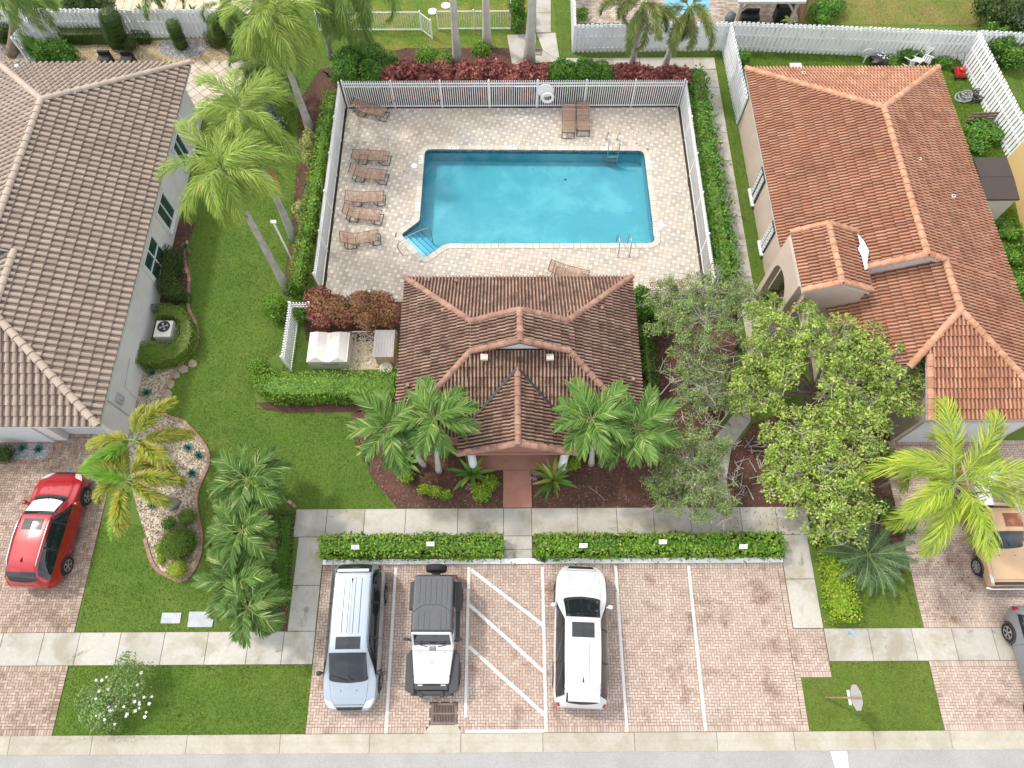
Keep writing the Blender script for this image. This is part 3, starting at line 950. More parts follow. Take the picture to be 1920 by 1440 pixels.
def tile_mesh(kind, w, e):
    pr = tile_profile(kind, w)
    n = len(pr)
    mi = [int((pr[i][1] + pr[i + 1][1]) / 2 < 0.034) for i in range(n - 1) for _ in range(3)]  # low faces get the painted trough shade
    V = [(u, -0.012, h + 0.056) for u, h in pr] + [(u, e + 0.03, h + 0.002) for u, h in pr] + [(u, -0.012, h + 0.038) for u, h in pr] + [(u, 0.16, h + 0.012) for u, h in pr]
    F = []
    for i in range(n - 1):
        F.append((i, i + 1, n + i + 1, n + i))
        F.append((2 * n + i, 2 * n + i + 1, i + 1, i))
        F.append((3 * n + i, 3 * n + i + 1, 2 * n + i + 1, 2 * n + i))
    return np.array(V), np.array(F), mi

class Roof:
    def __init__(self, root, kind, w, e, m_tile, m_cap, fascia, name='roof', z_soffit=0.16):
        self.root, self.kind, self.w, self.e = root, kind, w, e
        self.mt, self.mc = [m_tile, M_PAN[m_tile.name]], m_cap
        self.sheath = MB()
        self.fascia = fascia
        self.cand, self.rest, self.edges, self.caps = [], [], [], []
        self.tV, self.tF, self.tM = tile_mesh(kind, w, e)
        self.name = name
        self.zs = z_soffit

    def plane(self, poly, off=0.0):
        """One convex roof slope; first edge of poly is the eave (or parallel to it)."""
        p = [Vector(q) for q in poly]
        nrm = (p[1] - p[0]).cross(p[2] - p[0]).normalized()
        if nrm.z < 0:
            p = p[::-1]
            p = [p[-2], p[-1]] + p[:-2]
            nrm = -nrm
        vdir = (Vector((0, 0, 1)) - nrm * nrm.z).normalized()      # up the slope
        udir = vdir.cross(nrm).normalized()
        o = min(p, key=lambda q: q.dot(vdir))
        uv = [((q - o).dot(udir), (q - o).dot(vdir)) for q in p]
        s = len(p)
        V = [tuple(q - nrm * 0.02) for q in p] + [tuple(q - nrm * 0.02 - Vector((0, 0, self.zs))) for q in p]
        F = [tuple(range(s)), tuple(range(s, 2 * s))[::-1]] + [(i, s + i, s + (i + 1) % s, (i + 1) % s) for i in range(s)]
        self.sheath.add(V, F[:1], 0)
        self.sheath.add(V, F[1:], 1)
        w, e = self.w, self.e
        u0, u1, v1 = min(a for a, b in uv), max(a for a, b in uv), max(b for a, b in uv)
        edge = bmesh.new()
        for j in range(-1, int(v1 / e) + 1):
            for i in range(-1, int((u1 - u0) / w) + 2):
                a, b = u0 + off + i * w, j * e
                crn = np.array([(a, b), (a + w, b), (a + w, b + e + 0.03), (a, b + e + 0.03)])
                ins = in_poly(crn, uv)
                if ins.all():
                    q = o + udir * a + vdir * b
                    M = Matrix(((udir.x, vdir.x, nrm.x, q.x), (udir.y, vdir.y, nrm.y, q.y), (udir.z, vdir.z, nrm.z, q.z), (0, 0, 0, 1)))
                    self.cand.append(M)
                else:
                    dense = np.array([(a + w * f, b + (e + .03) * h) for f in (0, .33, .66, 1) for h in (0, .33, .66, 1)])
                    if in_poly(dense, uv).any():
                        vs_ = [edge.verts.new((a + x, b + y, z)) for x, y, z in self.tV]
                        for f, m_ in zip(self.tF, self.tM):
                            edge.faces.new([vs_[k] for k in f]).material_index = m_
        for k in range(len(uv)):
            a, b = uv[k], uv[(k + 1) % len(uv)]
            d = Vector((b[0] - a[0], b[1] - a[1], 0))
            if d.length < 1e-5:
                continue
            no = Vector((d.y, -d.x, 0)).normalized()
            lower = abs(a[1]) < 1e-3 and abs(b[1]) < 1e-3
            bmesh.ops.bisect_plane(edge, geom=list(edge.verts) + list(edge.edges) + list(edge.faces), plane_co=Vector((a[0], a[1], 0)) + no * (0.03 if lower else 0.0), plane_no=no, clear_outer=True)
        edge.verts.index_update()
        R = np.array([[udir.x, vdir.x, nrm.x], [udir.y, vdir.y, nrm.y], [udir.z, vdir.z, nrm.z]])
        if len(edge.verts):
            EV = np.array([v.co[:] for v in edge.verts]) @ R.T + np.array(o)
            self.edges.append((EV, [tuple(v.index for v in f.verts) for f in edge.faces], [f.material_index for f in edge.faces]))
        edge.free()

    def ridge(self, a, b, r=0.125, seg=0.40, lift=0.05, taper=0.84):
        a, b = Vector(a), Vector(b)
        d = b - a
        n = max(1, int(round(d.length / seg)))
        L = d.length / n
        d.normalize()
        s = d.cross(Vector((0, 0, 1))).normalized()
        t = s.cross(d)
        for k in range(n):
            p0, p1 = a + d * (k * L - 0.02), a + d * ((k + 1) * L + 0.03)
            self.caps.append((p0, p1, s, t, r * taper, r, lift))

    def finish(self, n_ind=300):
        sh = self.sheath.build(self.name, [M_SHEATH, self.fascia], self.root)
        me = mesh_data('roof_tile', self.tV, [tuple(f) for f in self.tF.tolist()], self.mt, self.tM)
        def key(M):
            t = M.translation
            u, v = proj(t.x, t.y, t.z)
            return (not (0 < u < 1920 and 0 < v < 1440), t.x ** 2 + t.y ** 2 + (CAM_H - t.z) ** 2)
        self.cand.sort(key=key)
        for M in self.cand[:n_ind]:
            J = Matrix.Translation((0, random.uniform(-.006, .006), random.uniform(-.004, .004))) @ Matrix.Rotation(random.gauss(0, .008), 4, 'Z')
            inst('roof_tile', me, M @ J, sh)
        rest = self.cand[n_ind:]
        Vs, Fs, Ms, o = [], [], [], 0
        for M in rest:
            A = np.array(M)
            V = self.tV + [random.gauss(0, .002), random.uniform(-.006, .006), random.uniform(-.004, .004)]
            Vs.append(V @ A[:3, :3].T + A[:3, 3])
            Fs += [tuple(int(k) + o for k in f) for f in self.tF]
            Ms += self.tM
            o += len(V)
        for V, F, m_ in self.edges:
            Vs.append(V)
            Ms += m_
            Fs += [tuple(k + o for k in f) for f in F]
            o += len(V)
        if Vs:
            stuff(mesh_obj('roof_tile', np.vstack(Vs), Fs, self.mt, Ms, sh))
        for p0, p1, s, t, r0, r1, lift in self.caps:
            mb = MB()
            n = 8
            V = []
            for p, r, dz in ((p0, r1, 0.02), (p1, r0, 0.0)):
                for k in range(n + 1):
                    a = math.pi * k / n
                    V.append(p + s * (math.cos(a) * r) + t * (math.sin(a) * r * 0.85 + lift + dz - 0.045))
            for dz in (0.02,):
                for k in range(n + 1):
                    a = math.pi * k / n
                    V.append(p0 + s * (math.cos(a) * r1 * .8) + t * (math.sin(a) * r1 * .65 + lift + dz - 0.045))
            F = [(k, k + 1, n + 2 + k, n + 1 + k) for k in range(n)] + [(2 * n + 2 + k, 2 * n + 3 + k, k + 1, k) for k in range(n)]
            F.append(tuple(range(n + 1, 2 * n + 2)))
            mb.add(V, F)
            o = mb.build('ridge_tile', self.mc, sh, smooth=False)
        return sh

def window(root, wall_x, sgn, y0, y1, z0, z1, cols=2, rows=2, sill=True, lead=None):
    """Framed window on a wall facing +x (sgn 1) or -x (sgn -1)."""
    mb = MB()
    t = 0.07
    X = wall_x + sgn * 0.03
    for a, b, c, d in ((y0, y0 + t, z0, z1), (y1 - t, y1, z0, z1), (y0 + t, y1 - t, z0, z0 + t), (y0 + t, y1 - t, z1 - t, z1)):
        mb.box((X, (a + b) / 2, (c + d) / 2), (0.07, b - a, d - c))
    for k in range(1, cols):
        y = y0 + (y1 - y0) * k / cols
        mb.box((X, y, (z0 + z1) / 2), (0.062, 0.05, z1 - z0 - 2 * t))
    for k in range(1, rows):
        z = z0 + (z1 - z0) * k / rows
        mb.box((X, (y0 + y1) / 2, z), (0.056, y1 - y0 - 2 * t, 0.04))
    w = mb.build('window', M_TRIM, root)
    for i in range(cols):
        for j in range(rows):
            a, b = y0 + t + (y1 - y0 - 2 * t) * i / cols, y0 + t + (y1 - y0 - 2 * t) * (i + 1) / cols
            c, d = z0 + t + (z1 - z0 - 2 * t) * j / rows, z0 + t + (z1 - z0 - 2 * t) * (j + 1) / rows
            MB().box((wall_x + sgn * 0.008, (a + b) / 2, (c + d) / 2), (0.012, b - a, d - c)).build('pane', M_GLASS, w)
    if sill:
        MB().box((wall_x + sgn * 0.05, (y0 + y1) / 2, z0 - 0.055), (0.14, y1 - y0 + 0.16, 0.09)).build('sill', M_GREYWALL if wall_x < 0 else M_TRIM, w)
        MB().box((wall_x + sgn * 0.03, y0 - 0.075, (z0 + z1) / 2), (0.06, 0.13, z1 - z0 + 0.02)).build('surround', M_GREYWALL if wall_x < 0 else M_TRIM, w)
        MB().box((wall_x + sgn * 0.03, y1 + 0.075, (z0 + z1) / 2), (0.06, 0.13, z1 - z0 + 0.02)).build('surround', M_GREYWALL if wall_x < 0 else M_TRIM, w)
    return w

# ------------------------------------------------------------------ grey house on the left
HL = thing('grey_house', 'grey stucco house under a grey brown tiled hip roof at left', 'house', (-20, 18, 0))
wx, wf, wb_ = -15.85, 9.8, 27.3
wl = MB()
wl.prism([(-25.5, wf), (-18.3, wf), (-18.3, wf + 0.35), (-16.15, wf + 0.35), (-16.15, wf), (wx, wf), (wx, wb_), (-24.5, wb_), (-25.5, wb_ - 1)], 0, 2.56)
wall = wl.build('wall', M_GREYWALL, HL)
gd = MB()
for k in range(4):
    gd.box((-17.22, wf + 0.31, 0.29 + k * 0.56), (2.05, 0.06, 0.53))
gdoor = gd.build('garage_door', plain('garage_door_white', (0.62, 0.63, 0.64), 0.5), HL)
MB().box((-21.0, wf - 0.035, 1.07), (4.4, 0.06, 2.1)).build('garage_door', MATS['garage_door_white'], HL)
s = 0.464
ex, ef, eb, ez = -15.5, 9.42, 28.2, 2.7
rx, rz_ = -20.12, 2.7 + 4.62 * s
fx = -19.35
fz = ez + (-ex * -1 - fx * 1) * 0 + (ex - fx) * s
R1 = Roof(HL, 'barrel', 0.285, 0.40, M_TILE_L, M_CAP_L, M_FASCIA)
yb = eb - (ex - rx)
yj = 16.05
yfa = ef + (ex - fx)
wxl = 2 * rx - ex
# east slope in two convex pieces
R1.plane([(ex, yj, ez), (ex, eb, ez), (rx, yb, rz_), (rx, yj, rz_)])
R1.plane([(ex, ef, ez), (ex, yj, ez), (fx, yj, fz), (fx, yfa, fz)], off=0.285 * 0.3)
R1.plane([(ex, eb, ez), (wxl, eb, ez), (rx, yb, rz_)])
R1.plane([(wxl, eb, ez), (wxl, yj, ez), (rx, yj, rz_), (rx, yb, rz_)])
R1.plane([(ex, ef, ez), (fx, yfa, fz), (2 * fx - ex - 4.0, yfa, fz), (2 * fx - ex - 6.0, ef, ez)])
R1.plane([(fx, yj, fz), (fx, yfa, fz), (fx - 2.2, yfa, fz - 2.2 * s), (fx - 2.2, yj, fz - 2.2 * s)])
for a, b in (((ex, ef, ez), (fx, yfa, fz)), ((fx, yfa, fz), (fx, yj, fz)), ((rx, yj, rz_), (rx, yb, rz_)), ((ex, eb, ez), (rx, yb, rz_)), ((wxl, eb, ez), (rx, yb, rz_))):
    R1.ridge(a, b, r=0.155, lift=0.115)
roofL = R1.finish()
MB().lathe([(0.09, 0), (0.09, 0.34)], (P(34, 127, 3.2)[0], P(34, 127, 3.2)[1], 3.0), 10).build('vent_pipe', M_TRIM, roofL)
q = P(129, 480, 3.6)
MB().lathe([(0.04, 0), (0.04, 0.2)], (q[0], q[1], 3.52), 8).build('vent_pipe', M_TRIM, roofL)
# gutter along the front eave
g = MB()
for k in range(13):
    x = -16.0 - k * 0.285 * 2
    g.box((x, ef - 0.005, ez - 0.075), (0.05, 0.03, 0.06))
g.box((-19.7, ef - 0.0, ez - 0.125), (8.4, 0.05, 0.03))
g.build('eave_bracket', M_TRIM, HL)
window(HL, wx, 1, 17.1, 18.75, 0.48, 1.95, 2, 2)
window(HL, wx, 1, 19.87, 21.15, 0.48, 1.95, 2, 1)
window(HL, wx, 1, 23.6, 24.7, 0.48, 1.95, 2, 1)
mb = MB()
mb.box((wx + 0.06, 11.1, 1.3), (0.12, 0.35, 0.5))
mb.lathe([(0.09, 0), (0.09, 0.09)], (wx + 0.12, 11.1, 1.35), 12, axis='x')
mb.build('electric_meter', plain('meter_grey', (0.42, 0.43, 0.44), 0.5), HL)
mb = MB()
mb.tube([(wx + 0.03, 10.75, 0.1), (wx + 0.03, 10.75, 2.3)], 0.025, 6)
mb.tube([(wx + 0.03, 11.6, 0.1), (wx + 0.03, 11.7, 1.1), (wx + 0.03, 13.0, 1.25)], 0.012, 5)
mb.build('conduit', MATS['meter_grey'], HL)
mb = MB()
for k in range(5):
    pts = [(wx + 0.12 + 0.03 * k, 15.75 + 0.17 * math.cos(a), 0.55 + 0.17 * math.sin(a)) for a in np.linspace(0, 2 * math.pi, 14)]
    mb.tube(pts, 0.018, 5, cap=False)
mb.bar((wx, 15.9, 0.62), (wx + 0.5, 15.95, 0.66), 0.05, 0.04)
o = mb.build('hose_reel', plain('hose_grey', (0.10, 0.105, 0.11), 0.6), None)
tag(o, 'coiled dark garden hose on the grey house wall', 'hose')

# ------------------------------------------------------------------ pool house in the middle
PH = thing('pool_house', 'small pool house with weathered brown tiled roof and front porch', 'pool house', (0.35, 12, 0))
pl, pr_, pb, pf, pz, s = -4.30, 5.0, 15.8, 8.89, 2.8, 0.488
k = 2.87
zk = pz + k * s
cx = 0.35
zp = pz + (cx - pl) * s
yb_, yf_ = pb - k, pf + k
R2 = Roof(PH, 'double', 0.276, 0.37, M_TILE_P, M_CAP_P, plain('brown_fascia', (0.20, 0.10, 0.075), 0.7))
R2.plane([(pl, pf, pz), (pl, pb, pz), (pl + k, yb_, zk), (pl + k, yf_, zk)])
R2.plane([(pl + k, yf_ - .10, zk), (pl + k, yb_ + .06, zk), (cx, yb_ + .06, zp), (cx, yf_ - .10, zp)])
R2.plane([(pr_, pf, pz), (pr_, pb, pz), (pr_ - k, yb_, zk), (pr_ - k, yf_, zk)])
R2.plane([(pr_ - k, yf_ - .10, zk), (pr_ - k, yb_ + .06, zk), (cx, yb_ + .06, zp), (cx, yf_ - .10, zp)])
R2.plane([(pl, pb, pz), (pr_, pb, pz), (pr_ - k, yb_, zk), (pl + k, yb_, zk)])
gx0, gx1, gy, gc = -1.92, 2.46, 8.15, 0.26
gh = (gx1 - gx0) / 2 * s
gback = pf + (gh) / s
R2.plane([(pl, pf, pz), (gx0, pf, pz), (pl + k, yf_, zk)])
R2.plane([(gx0, pf, pz), (gc, gback, pz + gh), (gc, yf_, zk), (pl + k, yf_, zk)])
R2.plane([(gx1, pf, pz), (gc, gback, pz + gh), (gc, yf_, zk), (pr_ - k, yf_, zk)])
R2.plane([(gx1, pf, pz), (pr_, pf, pz), (pr_ - k, yf_, zk)])
R2.plane([(gx0, gy, pz), (gx0, pf, pz), (gc, gback, pz + gh), (gc, gy, pz + gh)])
R2.plane([(gx1, gy, pz), (gx1, pf, pz), (gc, gback, pz + gh), (gc, gy, pz + gh)])
for a, b in (((pl, pb, pz), (pl + k, yb_, zk)), ((pr_, pb, pz), (pr_ - k, yb_, zk)), ((pl, pf, pz), (pl + k, yf_, zk)), ((pr_, pf, pz), (pr_ - k, yf_, zk)),
             ((cx, yf_ - .1, zp), (cx, yb_ + .06, zp)), ((pl + k, yb_ + .04, zk + .02), (cx, yb_ + .04, zp)), ((pr_ - k, yb_ + .04, zk + .02), (cx, yb_ + .04, zp)),
             ((pl + k, yf_ - .07, zk + .02), (cx, yf_ - .07, zp)), ((pr_ - k, yf_ - .07, zk + .02), (cx, yf_ - .07, zp)),
             ((gc, gy, pz + gh), (gc, gback + .1, pz + gh)), ((gx0, gy + .05, pz), (gc, gy + .05, pz + gh)), ((gx1, gy + .05, pz), (gc, gy + .05, pz + gh))):
    R2.ridge(a, b, r=0.13, seg=0.36, lift=0.085)
roofP = R2.finish()
# dark valley flashings beside the porch gable
for x in (gx0, gx1):
    mb = MB()
    mb.bar((x + (0.02 if x < 0 else -0.02), pf - 0.0, pz + 0.15), (gc + (0.06 if x > 0 else -0.06), gback + 0.0, pz + gh + 0.15), 0.09, 0.02)
    mb.build('valley_flashing', M_BLACK, roofP)
# white gable above the front slope
MB().add([(pl + k + .3, yf_ + .05, zk), (pr_ - k - .3, yf_ + .05, zk), (cx, yf_ + .05, zp - .14)], [(0, 1, 2)]).add([(pl + k + .3, yf_ + .12, zk), (pr_ - k - .3, yf_ + .12, zk), (cx, yf_ + .12, zp - .14)], [(2, 1, 0)]).build('gable_panel', M_TRIM, PH)
for u in (908, 1031):
    q = P(u, 672, 4.2)
    mb = MB()
    mb.box((q[0], q[1], 4.28), (0.27, 0.22, 0.16))
    mb.bar((q[0] - .135, q[1] - .11, 4.36), (q[0] + .135, q[1] - .11, 4.36), 0.05, 0.04)
    mb.build('roof_vent', mat('vent_paint', (0.52, 0.47, 0.39), 0.6, col2=(0.36, 0.2, 0.12), scale2=6, lo2=0.55, hi2=0.7), roofP)
for u, v, z in ((830, 584, 3.6), (1064, 588, 3.9), (1128, 580, 3.5), (765, 725, 3.1), (1186, 714, 3.1), (855, 529, 3.1)):
    q = P(u, v, z)
    MB().lathe([(0.05, 0), (0.05, 0.28), (0.07, 0.29), (0.07, 0.33)], (q[0], q[1], z - 0.16), 8).build('vent_pipe', M_CAP_P, roofP)
wl = MB()
wl.prism([(pl + .5, pf + .6), (gx0 + .5, pf + .6), (gx0 + .5, 10.9), (gx1 - .5, 10.9), (gx1 - .5, pf + .6), (pr_ - .5, pf + .6), (pr_ - .5, pb - .5), (pl + .5, pb - .5)], 0, 2.68)
wl.build('wall', M_BROWNWALL, PH)
gm = MB()
gm.add([(gx0 + .12, gy + .16, pz - .14), (gx1 - .12, gy + .16, pz - .14), (gc, gy + .16, pz + gh - .18), (gx0 + .12, gy + .28, pz - .14), (gx1 - .12, gy + .28, pz - .14), (gc, gy + .28, pz + gh - .18)],
       [(0, 1, 2), (5, 4, 3), (0, 3, 4, 1)])
gm.box((gc, gy + .22, pz - .26), (gx1 - gx0 - .3, 0.2, 0.24))
gm.build('porch_gable', M_BROWNWALL, PH)
for u in (888, 1054):
    q = P(u, 872, 0)
    mb = MB()
    mb.lathe([(0.22, 0.06), (0.22, 0.2), (0.17, 0.24), (0.155, 2.4), (0.21, 2.46), (0.21, 2.54)], (q[0], gy + .42, 0), 14)
    mb.build('column', M_WHITE_METAL, PH, smooth=True)
MB().box((gc, 10.86, 1.08), (1.7, 0.06, 2.1)).build('door', plain('door_brown', (0.16, 0.09, 0.07), 0.6), PH)

# ------------------------------------------------------------------ terracotta roofed house on the right
HR = thing('terracotta_house', 'beige house under a bright terracotta tiled hip roof at right', 'house', (16, 18, 0))
s = 0.44
ex, eb, ez = 11.22, 27.15, 3.2
rxx, rz2 = 15.77, 3.2 + 4.55 * s
rr = 2 * rxx - ex
ya, yr = eb - 4.55, 15.15
wl = MB()
wl.prism([(11.76, 16.9), (12.95, 16.9), (12.95, 11.5), (15.7, 11.5), (15.7, 9.6), (20.1, 9.6), (20.1, 26.7), (11.76, 26.7)], 0, 3.02)
wl.build('wall', M_BEIGEWALL, HR)
R3 = Roof(HR, 'double', 0.31, 0.385, M_TILE_R, M_CAP_R, plain('grey_fascia', (0.50, 0.50, 0.50), 0.6))
ysp = 16.75
R3.plane([(ex, ysp, ez), (ex, eb, ez), (rxx, ya, rz2), (rxx, ysp, rz2)])
R3.plane([(13.7, yr, ez + 2.48 * s), (13.7, ysp, ez + 2.48 * s), (rxx, ysp, rz2), (rxx, yr, rz2)], off=0.1)
R3.plane([(ex, eb, ez), (rr, eb, ez), (rxx, ya, rz2)])
lx_, lz = 16.65, rz2 - (16.65 - rxx) * s
lyf = 13.0
hx = 4.0
R3.plane([(rr, eb, ez), (rr, yr, ez), (rxx, yr, rz2), (rxx, ya, rz2)])
R3.plane([(rr, yr, ez), (rr, lyf - (rr - lx_), ez), (lx_, lyf, lz), (lx_, yr, lz)])
le = 12.66
R3.plane([(le, 9.01 + 2.2, lz - (lx_ - le) * s), (le, yr + .6, lz - (lx_ - le) * s), (lx_, yr + .6, lz), (lx_, lyf, lz), (lx_ - 1.8, lyf - 1.8, lz - 1.8 * s)])
fe = lyf - (rr - lx_)
R3.plane([(15.45, fe, ez), (rr, fe, ez), (lx_, lyf, lz), (15.45, lyf - 1.2, lz - 1.2 * s)])
for a, b in (((ex, eb, ez), (rxx, ya, rz2)), ((rr, eb, ez), (rxx, ya, rz2)), ((rxx, yr, rz2), (rxx, ya, rz2)), ((rxx, yr + .05, rz2), (13.9, yr + .05, rz2 - 1.87 * s)),
             ((rxx, yr + .05, rz2), (lx_ + .05, yr + .05, lz)), ((lx_, lyf, lz), (lx_, yr, lz)), ((lx_, lyf, lz), (lx_ - 1.9, lyf - 1.9, lz - 1.9 * s)), ((rr, fe, ez), (lx_, lyf, lz)),
             ((15.5, fe, ez), (15.5, lyf - 1.5, ez + (lyf - 1.5 - fe) * s)), ((ex, ysp + .06, ez), (12.0, ysp + .06, ez + .78 * s))):
    R3.ridge(a, b, r=0.145, seg=0.38, lift=0.085)
# upper gable face under the front rake
MB().add([(13.7, yr + .08, 3.2), (lx_, yr + .08, 3.2), (lx_, yr + .08, lz), (rxx, yr + .08, rz2 - .08), (13.7, yr + .08, ez + 2.48 * s - .05)], [(0, 1, 2, 3, 4)]).build('gable_face', M_FASCIA, HR)
# entry turret
tx0, tx1, ty0, ty1, tz = 11.2, 13.8, 14.1, 16.85, 4.4
tc = 12.45
th = (tc - tx0) * s
R3.plane([(tx0, ty0, tz), (tx0, ty1, tz), (tc, ty1, tz + th), (tc, ty0, tz + th)])
R3.plane([(tx1, ty0, tz + th - (tx1 - tc) * s), (tx1, ty1, tz + th - (tx1 - tc) * s), (tc, ty1, tz + th), (tc, ty0, tz + th)])
for a, b in (((tc, ty0, tz + th), (tc, ty1, tz + th)), ((tc, ty0 + .05, tz + th), (tx0, ty0 + .05, tz)), ((tc, ty0 + .05, tz + th), (tx1, ty0 + .05, tz)), ((tc, ty1, tz + th), (tx0, ty1, tz)), ((tc, ty1, tz + th), (tx1, ty1, tz))):
    R3.ridge(a, b, r=0.135, seg=0.36, lift=0.08)
roofR = R3.finish()

def arch_wall(p0, p1, zt0, zt1, thick, w_in, z_spring, m, root, name='arch_wall'):
    """Wall from p0 to p1 with a round-headed opening; top edge may slope to a peak."""
    p0, p1 = Vector((*p0, 0)), Vector((*p1, 0))
    d = p1 - p0
    L = d.length
    d.normalize()
    n = Vector((-d.y, d.x, 0))
    c = L / 2
    r = w_in / 2
    out = [(0, 0), (0, zt0), (c, zt1), (L, zt0), (L, 0), (c + r, 0)]
    out += [(c + r * math.cos(a), z_spring + r * 0.8 * math.sin(a)) for a in np.linspace(0, math.pi, 13)] + [(c - r, 0)]
    mb = MB()
    k = len(out)
    V = [p0 + d * x + Vector((0, 0, z)) for x, z in out] + [p0 + d * x + n * thick + Vector((0, 0, z)) for x, z in out]
    T = [t for t in tessellate_polygon([[Vector((x, z, 0)) for x, z in out]])]
    mb.add(V, [tuple(t) for t in T] + [tuple(k + i for i in t[::-1]) for t in T] + [(i, (i + 1) % k, k + (i + 1) % k, k + i) for i in range(k)])
    return mb.build(name, m, root)

arch_wall((tx1 - .15, ty0 + .3), (tx0 + .2, ty0 + .3), tz - .12, tz + th - .2, 0.28, 1.7, 2.5, M_BEIGEWALL, HR)
arch_wall((tx0 + .2, ty0 + .32), (tx0 + .2, ty1 - .1), tz - .12, tz - .12, 0.28, 1.75, 2.5, M_BEIGEWALL, HR)
MB().box((tx0 + .35, ty0 + .45, 2.3), (0.36, 0.36, 0.16)).build('arch_capital', M_TRIM, HR)
q = P(1613, 470, 4.45)
mb = MB()
V = [P(u, v, z + .09) for u, v, z in ((1608, 438, 4.5), (1620, 452, 4.52), (1629, 470, 4.52), (1626, 492, 4.50), (1628, 502, 4.48), (1622, 506, 4.46), (1616, 480, 4.47), (1609, 466, 4.48), (1613, 458, 4.5))]
mb.add(V, [tuple(range(len(V)))[::-1]])
o = mb.build('torn_flashing', plain('torn_white_membrane', (0.75, 0.76, 0.80), 0.6), roofR)
sol = o.modifiers.new('thickness', 'SOLIDIFY')
sol.thickness = 0.02
for u, v, z in ((1506, 139, 3.7), (1719, 137, 3.4), (1722, 300, 4.7), (1786, 370, 4.2)):
    q = P(u, v, z)
    mb = MB()
    mb.lathe([(0.05, 0), (0.05, 0.3)], (q[0], q[1], z - 0.2), 8)
    mb.box((q[0], q[1], z + 0.07), (0.14, 0.14, 0.06))
    mb.build('roof_vent', mat('vent_cream', (0.66, 0.56, 0.48), 0.7, var=0.1), roofR)
for y0, y1 in ((21.55, 22.4), (18.72, 19.35)):
    f = MB()
    f.box((11.72, (y0 + y1) / 2, 1.1), (0.05, y1 - y0, 1.6))
    w = f.build('vent_grille', plain('grille_dark', (0.05, 0.07, 0.06), 0.8), HR)
    f = MB()
    for a in range(8):
        z = 0.38 + a * 0.2
        for b in range(2):
            yc = y0 + (y1 - y0) * (b + .5) / 2
            f.bar((11.685, yc - .12, z - .07), (11.685, yc + .12, z + .07), 0.05, 0.035)
            f.bar((11.682, yc - .12, z + .07), (11.682, yc + .12, z - .07), 0.05, 0.035)
    f.build('grille_block', plain('grille_white', (0.62, 0.64, 0.62), 0.7), w)
    MB().box((11.66, (y0 + y1) / 2, 0.22), (0.16, y1 - y0 + .2, 0.09)).build('sill', M_TRIM, w)
window(HR, 12.95, -1, 13.2, 14.1, 0.9, 2.2, 1, 2)
# terracotta house plinth line and garage door
MB().box((17.9, 9.57, 1.1), (4.0, 0.05, 2.15)).build('garage_door', MATS['garage_door_white'], HR)

# yellow house at the right edge
HY = thing('yellow_house', 'pale yellow house wall at the right edge behind the white slat fence', 'house', (25.5, 18, 0))
q0, q1 = XY(1886, 300), XY(1915, 430)
MB().prism([q0, (q0[0] + 5, q0[1] + 1.0), (q0[0] + 5, 10), (q1[0] - 0.3, 10), q1], 0, 3.0).build('wall', M_YELLOWWALL, HY)
mb = MB()
mb.prism([(q0[0] + .6, q0[1] + .3), (q0[0] + 6, q0[1] + 1.2), (q0[0] + 6, 9.5), (q0[0] + .3, 9.5)], 3.0, 3.18)
mb.build('roof', M_TILE_R, HY)
# ------------------------------------------------------------------ swimming pool
SP = thing('swimming_pool', 'blue swimming pool with pale stone coping and corner steps', 'swimming pool', (1.3, 22, 0))
M_POOLFLOOR = mat('pool_plaster', (0.185, 0.39, 0.45), 0.7, col2=(0.27, 0.48, 0.52), scale2=0.45, lo2=0.48, hi2=0.62, var=0.05, vscale=1.2,
                  col3=(0.15, 0.345, 0.43), scale3=0.22, lo3=0.5, hi3=0.7)
M_STEPW = plain('pool_step_white', (0.62, 0.78, 0.82), 0.7)
M_TILEBAND = mat('waterline_tile', (0.06, 0.11, 0.16), 0.4, col2=(0.15, 0.24, 0.30), scale2=7, var=0.2, vscale=20)
M_COPING = mat('coping_stone', (0.48, 0.445, 0.38), 0.8, icol=(0.53, 0.49, 0.42), isl=0.08, var=0.08, vscale=14)

def round_poly(poly, r, n=5):
    out = []
    for i in range(len(poly)):
        p, a, b = np.array(poly[i]), np.array(poly[i - 1]), np.array(poly[(i + 1) % len(poly)])
        da, db = (a - p) / np.linalg.norm(a - p), (b - p) / np.linalg.norm(b - p)
        for t in np.linspace(0, 1, n):
            q = (p + da * r) * (1 - t) ** 2 + p * 2 * t * (1 - t) + (p + db * r) * t ** 2
            out.append((float(q[0]), float(q[1])))
    return out
rp = []
rad = {0: .32, 1: .32, 2: .32, 3: .25, 4: .18, 5: .18, 6: .15}
for i in range(7):
    p, a, b = np.array(POOL[i]), np.array(POOL[i - 1]), np.array(POOL[(i + 1) % 7])
    da, db = (a - p) / np.linalg.norm(a - p), (b - p) / np.linalg.norm(b - p)
    for t in np.linspace(0, 1, 6):
        q = (p + da * rad[i]) * (1 - t) ** 2 + p * 2 * t * (1 - t) + (p + db * rad[i]) * t ** 2
        rp.append((float(q[0]), float(q[1])))
n = len(rp)
DEPTH = -0.80
mb = MB()
mb.add([(x, y, -0.22) for x, y in rp] + [(x, y, DEPTH) for x, y in rp], [(i, (i + 1) % n, n + (i + 1) % n, n + i)[::1] for i in range(n)])
mb.add([(x, y, DEPTH) for x, y in rp], tri_poly(rp))
basin = mb.build('basin', M_POOLFLOOR, SP)
MB().add([(x, y, 0.045) for x, y in rp] + [(x, y, -0.22) for x, y in rp], [(i, (i + 1) % n, n + (i + 1) % n, n + i) for i in range(n)]).build('tile_band', M_TILEBAND, SP)
M_WATER = water_mat()
sheetw = mesh_obj('water', [(x, y, -0.09) for x, y in offset_poly(rp, 0.01)], tri_poly(rp), M_WATER, parent=SP)
